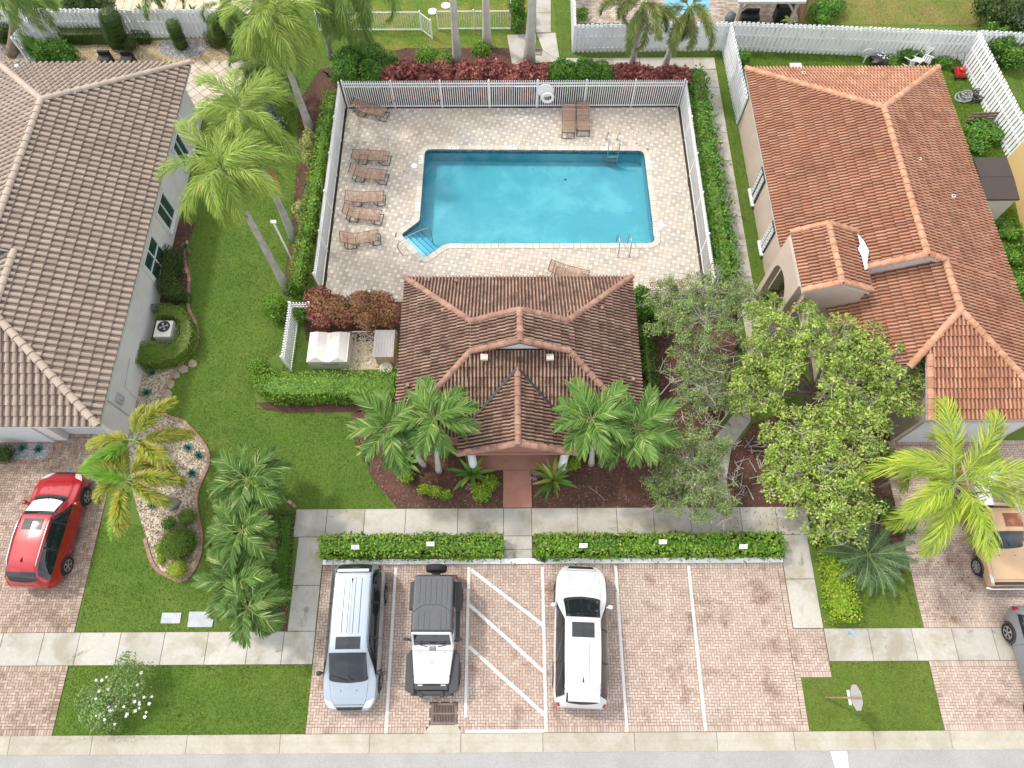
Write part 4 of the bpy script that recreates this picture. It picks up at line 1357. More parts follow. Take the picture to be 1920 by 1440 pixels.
# coping stones, laid across the edge all the way round
outer = offset_poly(rp, 0.27)
acc = []
for i in range(n):
    a, b = np.array(rp[i]), np.array(rp[(i + 1) % n])
    A, Bq = np.array(outer[i]), np.array(outer[(i + 1) % n])
    L = np.linalg.norm(b - a)
    kk = max(1, int(round(max(L, np.linalg.norm(Bq - A)) / 0.32)))
    for t in range(kk):
        f0, f1 = (t + 0.02) / kk, (t + 0.98) / kk
        acc.append([a + (b - a) * f0, a + (b - a) * f1, A + (Bq - A) * f1, A + (Bq - A) * f0])
for q in acc:
    mb = MB()
    mb.prism([tuple(p) for p in q], -0.02, 0.056 + RNG.uniform(-.002, .002))
    mb.build('coping_stone', M_COPING, SP)
# corner steps, parallel to the short alcove edge
s0, s1, s2, s3 = (np.array(POOL[i]) for i in (3, 4, 5, 6))
for i in range(4):
    f0, f1 = i * 0.23, (i + 1) * 0.23
    a0, a1 = s1 + (s0 - s1) * f0, s1 + (s0 - s1) * f1
    b0, b1 = s2 + (s3 - s2) * f0, s2 + (s3 - s2) * f1
    mb = MB()
    mb.prism([tuple(p) for p in (a0, a1, b1, b0)], DEPTH + 0.01, -0.22 - 0.14 * i)
    st = mb.build('step', M_STEPW if i == 0 else plain('pool_step_blue%d' % i, (0.40 - .08 * i, 0.58 - .05 * i, 0.66 - .03 * i), 0.7), SP)
    a2, b2 = a0 + (a1 - a0) * 0.86, b0 + (b1 - b0) * 0.86
    mb = MB()
    mb.prism([tuple(p) for p in (a2, a1, b1, b2)], -0.22 - 0.14 * i, -0.216 - 0.14 * i)
    mb.build('step_edge', M_TILEBAND, st)
# depth markers set in the coping
M_INK = plain('black_ink', (0.02, 0.02, 0.022), 0.6)
M_MARK = plain('marker_tile', (0.70, 0.70, 0.68), 0.5)
def marker(u, v, body, ang):
    x, y = XY(u, v, 0.06)
    M = Matrix.Translation((x, y, 0.063)) @ Matrix.Rotation(math.radians(ang), 4, 'Z')
    me = mesh_data('depth_marker', *brick_mesh(0.52, 0.20, 0.01), M_MARK)
    t = inst('depth_marker', me, M, SP)
    o = text_obj('lettering', body, 0.19, Matrix.Identity(4), M_INK, None)
    o.parent = t
    o.matrix_basis = Matrix.Translation((0, -0.005, 0.004))
for u, v, b, a in ((851, 277, '4 FT', 0), (958, 277, '3.5 FT', 0), (1054, 278, '4 FT', 0), (1137, 278, '5 FT', 0), (853, 460, '3 FT', 0), (969, 460, '4 FT', 0), (1063, 460, '4 FT', 0), (1158, 459, '5 FT', 0),
                   (789, 299, '3 FT', 90), (783, 387, '3 FT', 90), (1216, 308, '5 FT', 90), (1229, 434, '5 FT', 90)):
    marker(u, v, b, a)
q = XY(1178, 394, DEPTH)
mb = MB()
mb.box((q[0], q[1], DEPTH + 0.012), (0.34, 0.34, 0.02))
mb.build('floor_drain', plain('drain_white', (0.20, 0.45, 0.55), 0.6), SP)
q = XY(1060, 337, -0.09)
tag(MB().lathe([(0.03, -0.01), (0.06, 0.005), (0.05, 0.02)], (q[0], q[1], -0.08), 8).build('fallen_leaf', M_DARK), 'small dark leaf floating on the pool water', 'leaf')
for u, v, lab in ((777, 312, 'round white lid in the paving left of the pool'), (1238, 422, 'round white lid in the paving right of the pool')):
    q = XY(u, v)
    tag(MB().lathe([(0.17, 0), (0.17, 0.012), (0.14, 0.016)], (q[0], q[1], 0.034), 16).build('skimmer_lid', M_TRIM), lab, 'lid')

# pool ladders and rails (polished steel)
def rail(mb, pts, r=0.024):
    mb.tube(smooth_open(pts, 2), r, 7)
def ladder(u, v, dy, label, treads, name='pool_ladder'):
    x, y = XY(u, v, 0.05)
    t = thing(name, label, 'pool ladder', (x, y, 0.05))
    for sx in (-0.27, 0.27):
        mb = MB()
        rail(mb, [(x + sx, y - dy * 0.75, 0.04), (x + sx, y - dy * 0.70, 0.55), (x + sx, y - dy * .45, 0.86), (x + sx, y - dy * 0.05, 0.80), (x + sx, y + dy * 0.18, 0.45), (x + sx, y + dy * 0.20, -0.85)])
        mb.build('handrail', M_STEEL, t, smooth=True)
        MB().lathe([(0.06, 0.0), (0.06, 0.02)], (x + sx, y - dy * 0.75, 0.035), 10).build('flange', M_STEEL, t)
    for k in range(treads):
        MB().box((x, y + dy * 0.2, -0.15 - 0.24 * k), (0.52, 0.10, 0.035)).build('tread', M_STEEL, t)
ladder(1149, 283, -1, 'steel pool ladder with treads at the far edge of the pool', 3)
ladder(1167, 456, 1, 'steel pool rails at the near edge of the pool', 3)
x, y = XY(755, 478, 0.05)
x2, y2 = XY(806, 445, -0.2)
t = tag(MB().tube(smooth_open([(x, y, 0.04), (x - .25, y + .15, 0.55), (x + .15, y + .35, 0.88), (x2 - .1, y2 - .05, 0.62), (x2 + .1, y2, 0.45), (x2 + .12, y2 - .1, -0.2), (x2 + .12, y2 - .1, -0.8)], 2), 0.024, 7).build('step_rail', M_STEEL, smooth=True),
        'bent steel handrail over the corner steps of the pool', 'handrail')

# ------------------------------------------------------------------ fences
def picket_fence(name, label, p0, p1, h=1.72, pitch=0.112, post_gap=2.3, group=None, rails=(0.12, -0.16, -0.34), pw=0.040, m=M_WHITE_METAL):
    p0, p1 = np.array(p0, float), np.array(p1, float)
    d = p1 - p0
    L = np.linalg.norm(d)
    d /= L
    ang = math.atan2(d[1], d[0])
    t = thing(name, label, 'fence', (p0[0], p0[1], 0), group)
    for z in rails:
        zz = z if z > 0 else h + z
        MB().bar((*p0, zz), (*p1, zz), 0.035, 0.045).build('rail', m, t)
    me = mesh_data('picket', *_boxmesh(pw, pw, h - 0.06), m)
    n = int(L / pitch)
    for k in range(n + 1):
        q = p0 + d * (k * L / n)
        inst('picket', me, Matrix.Translation((q[0], q[1], 0.06)) @ Matrix.Rotation(ang, 4, 'Z'), t)
    me = mesh_data('post', *_boxmesh(0.065, 0.065, h + 0.06), m)
    n = max(1, int(round(L / post_gap)))
    for k in range(n + 1):
        q = p0 + d * (k * L / n)
        inst('post', me, Matrix.Translation((q[0], q[1], 0.0)) @ Matrix.Rotation(ang, 4, 'Z'), t)
    return t

def _boxmesh(x, y, z, z0=0.0):
    x, y = x / 2, y / 2
    V = [(-x, -y, z0), (x, -y, z0), (x, y, z0), (-x, y, z0), (-x, -y, z), (x, -y, z), (x, y, z), (-x, y, z)]
    return V, [(3, 2, 1, 0), (4, 5, 6, 7), (0, 1, 5, 4), (1, 2, 6, 5), (2, 3, 7, 6), (3, 0, 4, 7)]

picket_fence('picket_fence', 'white metal picket fence along the far side of the pool', (DECK[0] + .06, DECK[3] + .08), (DECK[2], DECK[3] + .08))
picket_fence('picket_fence', 'white metal picket fence along the left side of the pool', (DECK[0] - .12, DECK[1] + .5), (DECK[0] - .12, DECK[3] + .08), h=1.6, pw=.028)
picket_fence('picket_fence', 'white metal picket fence along the right side of the pool', (DECK[2] + .12, DECK[1] + .2), (DECK[2] + .12, DECK[3] + .08), h=1.6, pw=.028)
picket_fence('picket_fence', 'white metal picket fence closing the pool deck beside the oak', (5.0, DECK[1] - .1), (DECK[2] + .05, DECK[1] - .1), h=1.3)
pa, pb2 = XY(540, 698), XY(560, 608)
picket_fence('picket_fence', 'short white picket fence left of the pool equipment', (-9.45, pa[1]), (-9.45, XY(550, 600)[1]), h=1.5, pitch=0.12)
picket_fence('picket_fence', 'short white picket return between two green shrubs', (-9.40, XY(550, 600)[1]), (-8.6, XY(550, 600)[1]), h=1.5, pitch=0.12)
ya_ = XY(790, 58)[1]
picket_fence('garden_fence', 'low white railing on the lawn left of its open gate', (XY(600, 58)[0], ya_), (XY(791, 58)[0], ya_), h=1.2, pitch=0.13, rails=(0.1, -0.05), pw=0.022)
picket_fence('garden_gate', 'open white gate panel swung out over the lawn', (XY(791, 59)[0], ya_ - .02), (XY(811, 74)[0], XY(811, 74)[1]), h=1.2, pitch=0.13, rails=(0.1, -0.05), post_gap=3, pw=0.022)
picket_fence('garden_fence', 'low white railing between two palm trunks at the top', (XY(822, 57)[0], ya_ + .06), (XY(957, 57)[0], ya_ + .06), h=1.2, pitch=0.13, rails=(0.1, -0.05), pw=0.022)
picket_fence('garden_fence', 'low white railing running back beside the concrete path', (XY(957, 57)[0], ya_ + .1), (XY(957, 57)[0], ya_ + 4), h=1.2, pitch=0.13, rails=(0.1, -0.05), pw=0.022)

def board_fence(name, label, p0, p1, h=1.75, w=0.145, pitch=0.12, m=M_WHITE, th=0.02):
    """Shadow-box fence: boards alternate on the two faces of the rails."""
    p0, p1 = np.array(p0, float), np.array(p1, float)
    d = p1 - p0
    L = np.linalg.norm(d)
    d /= L
    nn = np.array([-d[1], d[0]])
    ang = math.atan2(d[1], d[0])
    t = thing(name, label, 'fence', (p0[0], p0[1], 0))
    for z in (0.25, h * 0.55, h - 0.22):
        MB().bar((*p0, z), (*p1, z), 0.045, 0.09).build('rail', m, t)
    n = int(L / pitch)
    me = mesh_data('board', *_boxmesh(w, th, h, 0.05), m)
    for k in range(n):
        q = p0 + d * ((k + .5) * L / n) + nn * (0.05 if k % 2 else -0.04)
        M = Matrix.Translation((q[0], q[1], random.uniform(-0.03, 0.0))) @ Matrix.Rotation(ang, 4, 'Z') @ Matrix.Rotation(random.gauss(0, 0.006), 4, 'Y') @ Matrix.Scale(random.uniform(0.985, 1.0), 4, (0, 0, 1))
        inst('board', me, M, t)
    me = mesh_data('post', *_boxmesh(0.09, 0.06, h - 0.05), m)
    k = max(1, int(round(L / 2.4)))
    for i in range(k + 1):
        q = p0 + d * (i * L / k)
        inst('post', me, Matrix.Translation((q[0], q[1], 0)) @ Matrix.Rotation(ang, 4, 'Z'), t)
    return t
fy = XY(1200, 98)[1]
c1 = (XY(1074, 100)[0], fy)
c2 = (XY(1353, 98)[0], fy + .1)
c3 = (XY(1797, 110)[0], XY(1797, 112)[1])
board_fence('board_fence', 'white board fence in front of the neighbour patio with the yellow planter', c1, c2)
board_fence('board_fence', 'white board fence running back beside the concrete path at the top', c1, (XY(1066, 20)[0] + .25, fy + 6.5))
board_fence('board_fence', 'white board fence joining the corner of the terracotta roofed house', (c2[0] + .05, c2[1] - .05), (11.72, 26.9))
board_fence('board_fence', 'long white board fence behind the terracotta roofed house', (c2[0] + .1, c2[1] + .05), (c3[0], c3[1]))
board_fence('board_fence', 'bright white slat fence running down to the yellow house', (c3[0] + .04, c3[1] - .04), (q0[0] + .1, q0[1]), h=1.8)
board_fence('board_fence', 'white board fence half hidden by shrubs at the top right corner', (c3[0] + .1, c3[1] + .1), (c3[0] + 6, c3[1] - .4))
lf0, lf1 = XY(-60, 64), XY(100, 70)
lf2 = XY(438, 76)
board_fence('board_fence', 'white board fence behind the leaning palm at the top left', (lf0[0], lf1[1] + .1), (lf1[0] - .1, lf1[1] + .1))
board_fence('board_fence', 'white board fence behind the clipped columns at the top', (lf1[0], lf1[1]), (lf2[0], lf2[1] + .2))
board_fence('board_fence', 'white board fence corner coming forward beside the leaning palm', (lf1[0] - .03, lf1[1] - .06), XY(60, 122))

# ------------------------------------------------------------------ sun loungers
M_TUBE = plain('bronze_tube', (0.055, 0.038, 0.03), 0.45, metal=0.3)
M_STRAP = mat('brown_strap', (0.31, 0.185, 0.125), 0.6, icol=(0.38, 0.26, 0.19), isl=0.15, var=0.08)
def make_lounger(back, seat_h=0.34, L=1.85, W=0.62, nstrap=26):
    """Local frame: feet at +y end, head at -y; back = backrest angle."""
    t = thing('sun_lounger', 'x', 'sun lounger')
    hx_, bk = W / 2, 0.66
    yh = -L / 2 + bk
    def head(d):      # point on the backrest, d metres from the hinge
        return (yh - d * math.cos(back), seat_h + d * math.sin(back))
    mb = MB()
    for sx in (-hx_, hx_):
        mb.tube([(sx, yh, seat_h), (sx, L / 2 - .03, seat_h + .01)], 0.017, 6)
        mb.tube([(sx, L / 2 - .04, seat_h), (sx, L / 2 + .03, 0.02), (sx, L / 2 - .34, 0.02), (sx, L / 2 - .50, seat_h - .03)], 0.015, 6)
        mb.tube([(sx, yh + .28, seat_h), (sx, yh + .05, 0.02), (sx, yh - .35, 0.02), (sx, yh - .46, min(seat_h, 0.26) if back > .15 else seat_h)], 0.015, 6)
    for yy_ in (L / 2 - .03, L / 2 + .02, L / 2 - .34, yh + .05, yh - .35):
        z = seat_h if abs(yy_ - L / 2 + .03) < .01 else 0.02
        mb.tube([(-hx_, yy_, z), (hx_, yy_, z)], 0.014, 6)
    mb.build('frame', M_TUBE, t, world=False)
    mb = MB()
    for sx in (-hx_, hx_):
        mb.tube([(sx, *head(0)), (sx, *head(bk))], 0.016, 6)
    mb.tube([(-hx_, *head(bk)), (hx_, *head(bk))], 0.016, 6)
    if back > 0.15:
        mb.tube([(-hx_, *head(bk * .6)), (-hx_, yh - .46, .2), (hx_, yh - .46, .2), (hx_, *head(bk * .6))], 0.011, 5)
    mb.build('backrest_frame', M_TUBE, t, world=False)
    me = mesh_data('strap', *_boxmesh(W + .03, 0.042, 0.012), M_STRAP)
    for k in range(nstrap):
        d = (k + .5) / nstrap * (L - .06)
        if d < bk:
            y, z = head(bk - d - .01)
            R = Matrix.Rotation(-back, 4, 'X')
        else:
            y, z = -L / 2 + d, seat_h
            R = Matrix.Identity(4)
        o = bpy.data.objects.new('strap', me)
        COL.objects.link(o)
        o.parent = t
        o.matrix_basis = Matrix.Translation((0, y, z + .012)) @ R
    return t
def copy_tree(src, label, loc, rz):
    r = src.copy()
    COL.objects.link(r)
    r['label'] = label
    r.location, r.rotation_euler = loc, (0, 0, rz)
    for ch in list(src.children):
        c = ch.copy()
        COL.objects.link(c)
        c.parent = r
        for g_ in list(ch.children):
            d = g_.copy()
            COL.objects.link(d)
            d.parent = c
    return r
protos = {b: make_lounger(math.radians(b)) for b in (3, 14, 30)}
used = set()
LG = 'brown strap sun loungers on the pool deck'
for b, u, v, deg, lab in ((3, 695, 293, -94, 'flat brown lounger, farthest of the five left of the pool'), (30, 690, 327, -98, 'brown lounger with raised back, second from the far end of the row of five'),
                          (14, 684, 371, -88, 'brown lounger, middle of the row of five left of the pool'), (30, 679, 402, -98, 'brown lounger with raised back, fourth from the far end of the row of five'),
                          (30, 674, 448, -80, 'turned brown lounger, nearest of the five left of the pool'), (30, 693, 206, -107, 'brown lounger askew in the far left corner of the deck'),
                          (14, 1066, 226, 177, 'left one of two brown loungers side by side at the back fence'), (14, 1093, 222, 179, 'right one of two brown loungers side by side at the back fence'),
                          (14, 1066, 511, -107, 'brown lounger partly hidden by the pool house roof'), (14, 1256, 540, -80, 'brown lounger half hidden under the oak branches')):
    p = P(u, v, 0.30)
    src = protos[b]
    if b not in used:
        used.add(b)
        o = src
        o['label'] = lab
        o.location, o.rotation_euler = (p[0], p[1], 0.034), (0, 0, math.radians(deg))
    else:
        o = copy_tree(src, lab, (p[0], p[1], 0.034), math.radians(deg))
    o['group'] = LG

# life ring and backing board hanging on the back fence
x, y = XY(1020, 200)[0], DECK[3] - 0.02
tag(MB().lathe([(0.40, -0.03), (0.43, 0.0), (0.40, 0.03)], (x + .02, y, 1.18), 24, axis='y').build('backboard', M_WHITE_METAL, smooth=False), 'round white rescue board hung on the back pool fence', 'board')
mb = MB()
n1, n2 = 24, 8
V, F = [], []
for i in range(n1):
    a = 2 * math.pi * i / n1
    for j in range(n2):
        c_ = 2 * math.pi * j / n2
        r = 0.27 + 0.085 * math.cos(c_)
        V.append((x + .14 + r * math.cos(a), y - .14 + 0.075 * math.sin(c_), 0.86 + r * math.sin(a)))
for i in range(n1):
    for j in range(n2):
        F.append((i * n2 + j, ((i + 1) % n1) * n2 + j, ((i + 1) % n1) * n2 + (j + 1) % n2, i * n2 + (j + 1) % n2))
mb.add(V, F)
tag(mb.build('life_ring', M_WHITE_METAL, smooth=True), 'white life ring hanging on the back pool fence', 'life ring')
mb = MB()
mb.tube([(x - 1.5, DECK[3] - .04, 1.46), (x + 3.3, DECK[3] - .04, 1.50)], 0.018, 6)
tag(mb.build('rescue_pole', M_WHITE_METAL), 'long thin rescue pole hooked along the back pool fence', 'pole')

# ------------------------------------------------------------------ parking marks and street furniture
def paint(name, poly, z=0.040, m=M_PAINT):
    return struct(mesh_obj(name, [(p[0], p[1], z) for p in poly] + [(p[0], p[1], z - .003) for p in poly], tri_poly(poly) + [(i, (i + 1) % len(poly), len(poly) + (i + 1) % len(poly), len(poly) + i)[::-1] for i in range(len(poly))], m))
for a, b, w in (((742, 1064), (723.3, 1375), .10), ((879, 1063), (872.6, 1345), .10), ((1017, 1063), (1024, 1372), .10), ((1154.3, 1061), (1175.7, 1372), .10), ((1291, 1061), (1323, 1370), .10),
                ((883, 1068), (1018, 1172), .12), ((880, 1134), (1021, 1261), .12), ((879, 1212), (1023, 1342), .12)):
    A, Bp = np.array(XY(*a, .04)), np.array(XY(*b, .04))
    d = (Bp - A) / np.linalg.norm(Bp - A)
    nn = np.array([-d[1], d[0]]) * w / 2
    paint('parking_line', [tuple(A - nn), tuple(Bp - nn), tuple(Bp + nn), tuple(A + nn)], z=0.040 if abs(d[0]) < .3 else 0.0445)
y = PARK[1]
paint('parking_line', [(XY(873, 1372)[0], y + .005), (XY(1021, 1372)[0], y + .005), (XY(1021, 1372)[0], y + .10), (XY(873, 1372)[0], y + .10)], z=0.0445)
paint('stop_line', pix([(1557, 1409), (1588, 1408), (1592, 1445), (1568, 1445)], -.03), z=-0.030)
blue = mat('blue_marking_paint', (0.20, 0.38, 0.68), 0.8, col2=(0.46, 0.44, 0.385), scale2=9, lo2=0.45, hi2=0.75, var=0.1)
mb = MB()
bx, by = XY(1598, 1186)
for a, b in (((-.20, .05), (-.16, -.06)), ((-.16, -.06), (-.12, .03)), ((-.12, .03), (-.08, -.06)), ((-.08, -.06), (-.04, .05)), ((.0, .14), (.04, -.12)), ((.20, .06), (.12, .05)), ((.12, .05), (.11, -.04)), ((.11, -.04), (.19, -.06))):
    mb.bar((bx + a[0], by + a[1], .0405), (bx + b[0], by + b[1], .0405), .035, .004)
struct(mb.build('utility_mark', blue))

CB = XY(800, 1060)[1], XY(800, 1049)[1]
t = tag(MB().box(((PARK[0] + PARK[2]) / 2, sum(CB) / 2 + .01, 0.065), (PARK[2] - PARK[0], CB[1] - CB[0] - .03, 0.13)).build('parking_kerb', M_KERBWHITE), 'long white painted kerb in front of the parking hedge', 'kerb')
t = thing('storm_drain', 'rusty iron storm drain grate in front of the off roader', 'drain grate', ((GX0 + GX1) / 2, (GY0 + GY1) / 2, 0))
w, h = GX1 - GX0, GY1 - GY0
mb = MB()
gx, gy_ = (GX0 + GX1) / 2, (GY0 + GY1) / 2
for c, s_ in (((gx, GY0 + .04), (w, .08)), ((gx, GY1 - .04), (w, .08)), ((GX0 + .04, gy_), (.08, h - .16)), ((GX1 - .04, gy_), (.08, h - .16)), ((gx, gy_), (w - .16, .06))):
    mb.box((*c, 0.025), (*s_, 0.05))
mb.build('frame', M_IRON, t)
MB().box((gx, gy_, 0.013), (w - .1, h - .1, 0.004)).build('pit', M_DARK, t)
me = mesh_data('grate_bar', *_boxmesh(0.028, (h - .22) / 2 - .01, 0.044, 0.016), M_IRON)
for r in (-1, 1):
    for k in range(14):
        inst('grate_bar', me, Matrix.Translation((GX0 + .08 + (k + .5) * (w - .16) / 14, gy_ + r * (h - .10) / 4 , 0)), t)
struct(MB().prism(APRON, -0.02, 0.030).build('drain_apron', M_KERB))
x, y = XY(1006, 98)
t = thing('storm_drain', 'dark drain grate set in the concrete pad at the top', 'drain grate', (x, y, 0))
mb = MB()
for c, s_ in (((x, y - .24), (.6, .06)), ((x, y + .24), (.6, .06)), ((x - .27, y), (.06, .42)), ((x + .27, y), (.06, .42)), ((x, y), (.48, .05))):
    mb.box((*c, 0.03), (*s_, 0.04))
mb.build('frame', M_IRON, t)
MB().box((x, y, 0.028), (.5, .44, .008)).build('pit', M_DARK, t)
me = mesh_data('grate_bar', *_boxmesh(0.028, .42, 0.045, 0.02), M_IRON)
for k in range(7):
    inst('grate_bar', me, Matrix.Translation((x - .24 + (k + .5) * .48 / 7, y, 0)), t)

# stop sign seen from behind
x, y = XY(1548, 1308)
t = thing('stop_sign', 'stop sign on a rusty post seen from its grey back', 'road sign', (x, y, 0))
MB().bar((x, y, 0), (x + .02, y, 2.75), 0.05, 0.05).build('post', mat('rusty_post', (0.30, 0.17, 0.09), 0.8, col2=(0.42, 0.28, 0.17), scale2=4, var=0.2), t)
def oct_plate(xp, zc, r, th):
    V = [(xp + k * th, y + r * math.cos(math.pi / 8 + math.pi / 4 * i), zc + r * math.sin(math.pi / 8 + math.pi / 4 * i)) for k in (0, 1) for i in range(8)]
    return V, [tuple(range(8))[::-1], tuple(range(8, 16))] + [(i, (i + 1) % 8, 8 + (i + 1) % 8, 8 + i) for i in range(8)]
mb = MB()
V, F = oct_plate(x + .05, 2.32, 0.42, 0.006)
mb.add(V, F)
plate = mb.build('sign_plate', plain('galvanised_back', (0.50, 0.49, 0.49), 0.45, metal=0.2), t)
V, F = oct_plate(x + .0565, 2.32, 0.405, 0.002)
face = MB().add(V, F).build('sign_face', plain('sign_red', (0.45, 0.02, 0.02), 0.4), plate)
o = text_obj('lettering', 'STOP', 0.30, Matrix.Translation((x + .0595, y, 2.32)) @ Matrix(((0, 0, 1, 0), (1, 0, 0, 0), (0, 1, 0, 0), (0, 0, 0, 1))), M_WHITE_METAL, plate)
MB().box((x + .055, y, 1.78), (0.008, 0.46, 0.18)).build('lower_plate', M_WHITE_METAL, t)

# small white bay plates over the parking hedge
for u, v, lab in ((666, 1026, 'small white parking plate on the hedge, leftmost of five'), (807, 1020, 'small white parking plate on the hedge above the off roader'), (1094, 1023, 'small white parking plate on the hedge above the white car'),
                  (1243, 1016, 'small white parking plate on the hedge, second from the right'), (1394, 1025, 'small white parking plate on the hedge, rightmost of five')):
    p = P(u, v, 1.02)
    t = thing('parking_sign', lab, 'sign', (p[0], p[1], 0), 'white bay plates on the parking hedge')
    MB().bar((p[0], p[1] + .03, 0), (p[0], p[1] + .03, 1.05), 0.03, 0.03).build('stake', M_BLACK, t)
    f = MB()
    f.add([(p[0] - .15, p[1] - .07, .96), (p[0] + .15, p[1] - .07, .96), (p[0] + .15, p[1] + .07, 1.08), (p[0] - .15, p[1] + .07, 1.08)] +
          [(p[0] - .15, p[1] - .062, .948), (p[0] + .15, p[1] - .062, .948), (p[0] + .15, p[1] + .078, 1.068), (p[0] - .15, p[1] + .078, 1.068)],
          [(0, 1, 2, 3), (7, 6, 5, 4), (0, 4, 5, 1), (1, 5, 6, 2), (2, 6, 7, 3), (3, 7, 4, 0)])
    pl_ = f.build('plate', M_WHITE_METAL, t)
    f = MB()
    for k, wd in enumerate((.20, .22, .16)):
        yy_ = p[1] + .035 - .035 * k
        zz = .96 + (yy_ - p[1] + .07) * .857 + .004
        f.box((p[0], yy_, zz), (wd, .008, .003))
    f.build('print', plain('faded_print', (0.35, 0.36, 0.40), 0.7), pl_)
x, y = XY(1018, 1052)
t = thing('flood_light', 'small black flood light on the white kerb', 'lamp', (x, y, 0))
mb = MB()
mb.box((x, y, .22), (.20, .13, .15), rz=-.4)
mb.build('housing', M_BLACK, t)
MB().bar((x, y + .02, 0.1), (x, y + .02, .2), .03, .03).build('bracket', M_BLACK, t)

# utility covers, white lamp post, stepping stones, edging
for poly, lab in (([(305, 1149), (341, 1149), (338, 1169), (302, 1169)], 'pale square utility cover in the lawn, left one'), ([(356, 1147), (404, 1147), (398, 1176), (352, 1176)], 'larger grey utility cover in the lawn'),
                  ([(404, 1139), (420, 1139), (418, 1153), (402, 1153)], 'small white utility cover under the palm fronds')):
    q_ = pix(poly)
    m_ = MB()
    m_.prism(q_, 0.0, 0.045)
    o = m_.build('utility_cover', mat('cover_concrete', (0.42, 0.45, 0.48), 0.8, col2=(0.36, 0.38, 0.40), scale2=3, var=0.08))
    tag(o, lab, 'utility cover')
x, y = XY(549, 490)
t = thing('lamp_post', 'plain white post with a short arm beside the left palms', 'post', (x, y, 0))
MB().tube([(x, y, 0), (x, y, 2.9)], 0.045, 8).build('pole', M_WHITE_METAL, t)
MB().box((x + .02, y, 2.95), (.22, .12, .10)).build('lamp_head', M_WHITE_METAL, t)
M_FLAG = mat('flagstone', (0.36, 0.27, 0.19), 0.9, col2=(0.28, 0.26, 0.22), scale2=2, var=0.15)
for i, (u, v, r) in enumerate(((361, 682, 15), (343, 692, 17), (329, 703, 15), (319, 720, 17), (313, 737, 16), (312, 753, 17))):
    a0 = random.random()
    pts = [XY(u + r * .62 * math.cos(a0 + k * math.pi / 3) * random.uniform(.8, 1.1), v + r * .55 * math.sin(a0 + k * math.pi / 3) * random.uniform(.8, 1.1)) for k in range(6)]
    o = MB().prism(pts, 0, 0.03).build('stepping_stone', M_FLAG)
    tag(o, 'flat stepping stone on the lawn edge, %s' % ('beside the round hedge', 'second from the round hedge', 'third from the round hedge', 'third from the garden palm', 'second from the garden palm', 'nearest the garden palm')[i], 'stone', 'stepping stones along the gravel bed')
M_EDGE = mat('edging_brick', (0.30, 0.175, 0.135), 0.9, icol=(0.38, 0.25, 0.20), isl=0.15, var=0.15)
def edging(line, label, w=0.13, seg=0.21, h=0.07):
    pts = [np.array(p) for p in smooth_open(pix(line), 2)]
    t = thing('brick_edging', label, 'edging', (pts[0][0], pts[0][1], 0))
    d = np.r_[0, np.cumsum([np.linalg.norm(b - a) for a, b in zip(pts[:-1], pts[1:])])]
    n = int(d[-1] / seg)
    A = np.array(pts)
    me = mesh_data('brick', *_boxmesh(w, seg - .008, h, -.02), M_EDGE)
    for k in range(n):
        s_ = (k + .5) * d[-1] / n
        x_, y_ = np.interp(s_, d, A[:, 0]), np.interp(s_, d, A[:, 1])
        x2_, y2_ = np.interp(s_ + .05, d, A[:, 0]), np.interp(s_ + .05, d, A[:, 1])
        inst('brick', me, Matrix.Translation((x_, y_, random.uniform(-.01, .005))) @ Matrix.Rotation(math.atan2(y2_ - y_, x2_ - x_) - math.pi / 2 + random.gauss(0, .03), 4, 'Z'), t)
edging([(345, 790), (388, 836), (394, 868), (378, 900), (366, 935), (372, 970), (380, 1008), (374, 1052), (346, 1094), (318, 1082), (288, 1066), (272, 1010)], 'curved red brick edging round the pebble bed with the palms')
edging([(352, 452), (345, 490), (358, 522), (350, 575), (370, 607), (372, 650), (332, 690), (304, 738), (302, 778), (345, 790)], 'brown edging between the grey house beds and the lawn')
edging([(528, 942), (540, 938), (556, 952)], 'short brick edging at the head of the small palm bed')
edging([(100, 832), (96, 862), (70, 866), (-20, 866)], 'brick edging round the pebble bed in front of the garage')

# ------------------------------------------------------------------ equipment beside the pool house
c0 = pix([(577, 668), (658, 668), (655, 690), (577, 690)])
x0_, x1_ = XY(580, 640, .75)[0], XY(654, 640, .75)[0]
y0_, y1_ = XY(618, 690, .1)[1], XY(618, 618, 1.0)[1]
t = thing('pump_cover', 'white two lidded pump cover beside the red shrubs', 'equipment box', ((x0_ + x1_) / 2, (y0_ + y1_) / 2, 0))
M_BOXW = mat('weathered_white', (0.68, 0.65, 0.58), 0.6, col2=(0.56, 0.51, 0.43), scale2=1.6, lo2=0.5, hi2=0.8, var=0.05)
MB().box(((x0_ + x1_) / 2, (y0_ + y1_) / 2, .36), (x1_ - x0_, y1_ - y0_, .72)).build('base', M_BOXW, t)
xm = (x0_ + x1_) / 2 - .04
for a, b in ((x0_ - .02, xm - .10), (xm + .12, x1_ - .06)):
    mb = MB()
    xr = a + (b - a) * .55
    V = [(a, y0_ - .02, .73), (b, y0_ - .02, .73), (b, y1_ + .02, .73), (a, y1_ + .02, .73), (xr, y0_ + .1, .92), (xr, y1_ - .06, .92)]
    mb.add(V, [(0, 1, 4), (1, 2, 5, 4), (2, 3, 5), (3, 0, 4, 5), (3, 2, 1, 0)])
    lid = mb.build('lid', M_BOXW, t)
MB().box(((x0_ + x1_) / 2 + .1, y0_ - .02, .55), (.62, .03, .22)).build('handle_panel', plain('panel_grey', (0.42, 0.41, 0.40), 0.6), t)
p = P(593, 625, .86)
MB().lathe([(0.16, 0), (0.14, .012)], (p[0], p[1], .80), 9).build('stain_patch', mat('mouldy_hole', (0.20, 0.17, 0.06), 0.9, var=.3), t)
x0_, x1_ = XY(702, 645, .85)[0], XY(738, 645, .85)[0]
y0_, y1_ = XY(720, 669, .85)[1], XY(720, 620, .85)[1]
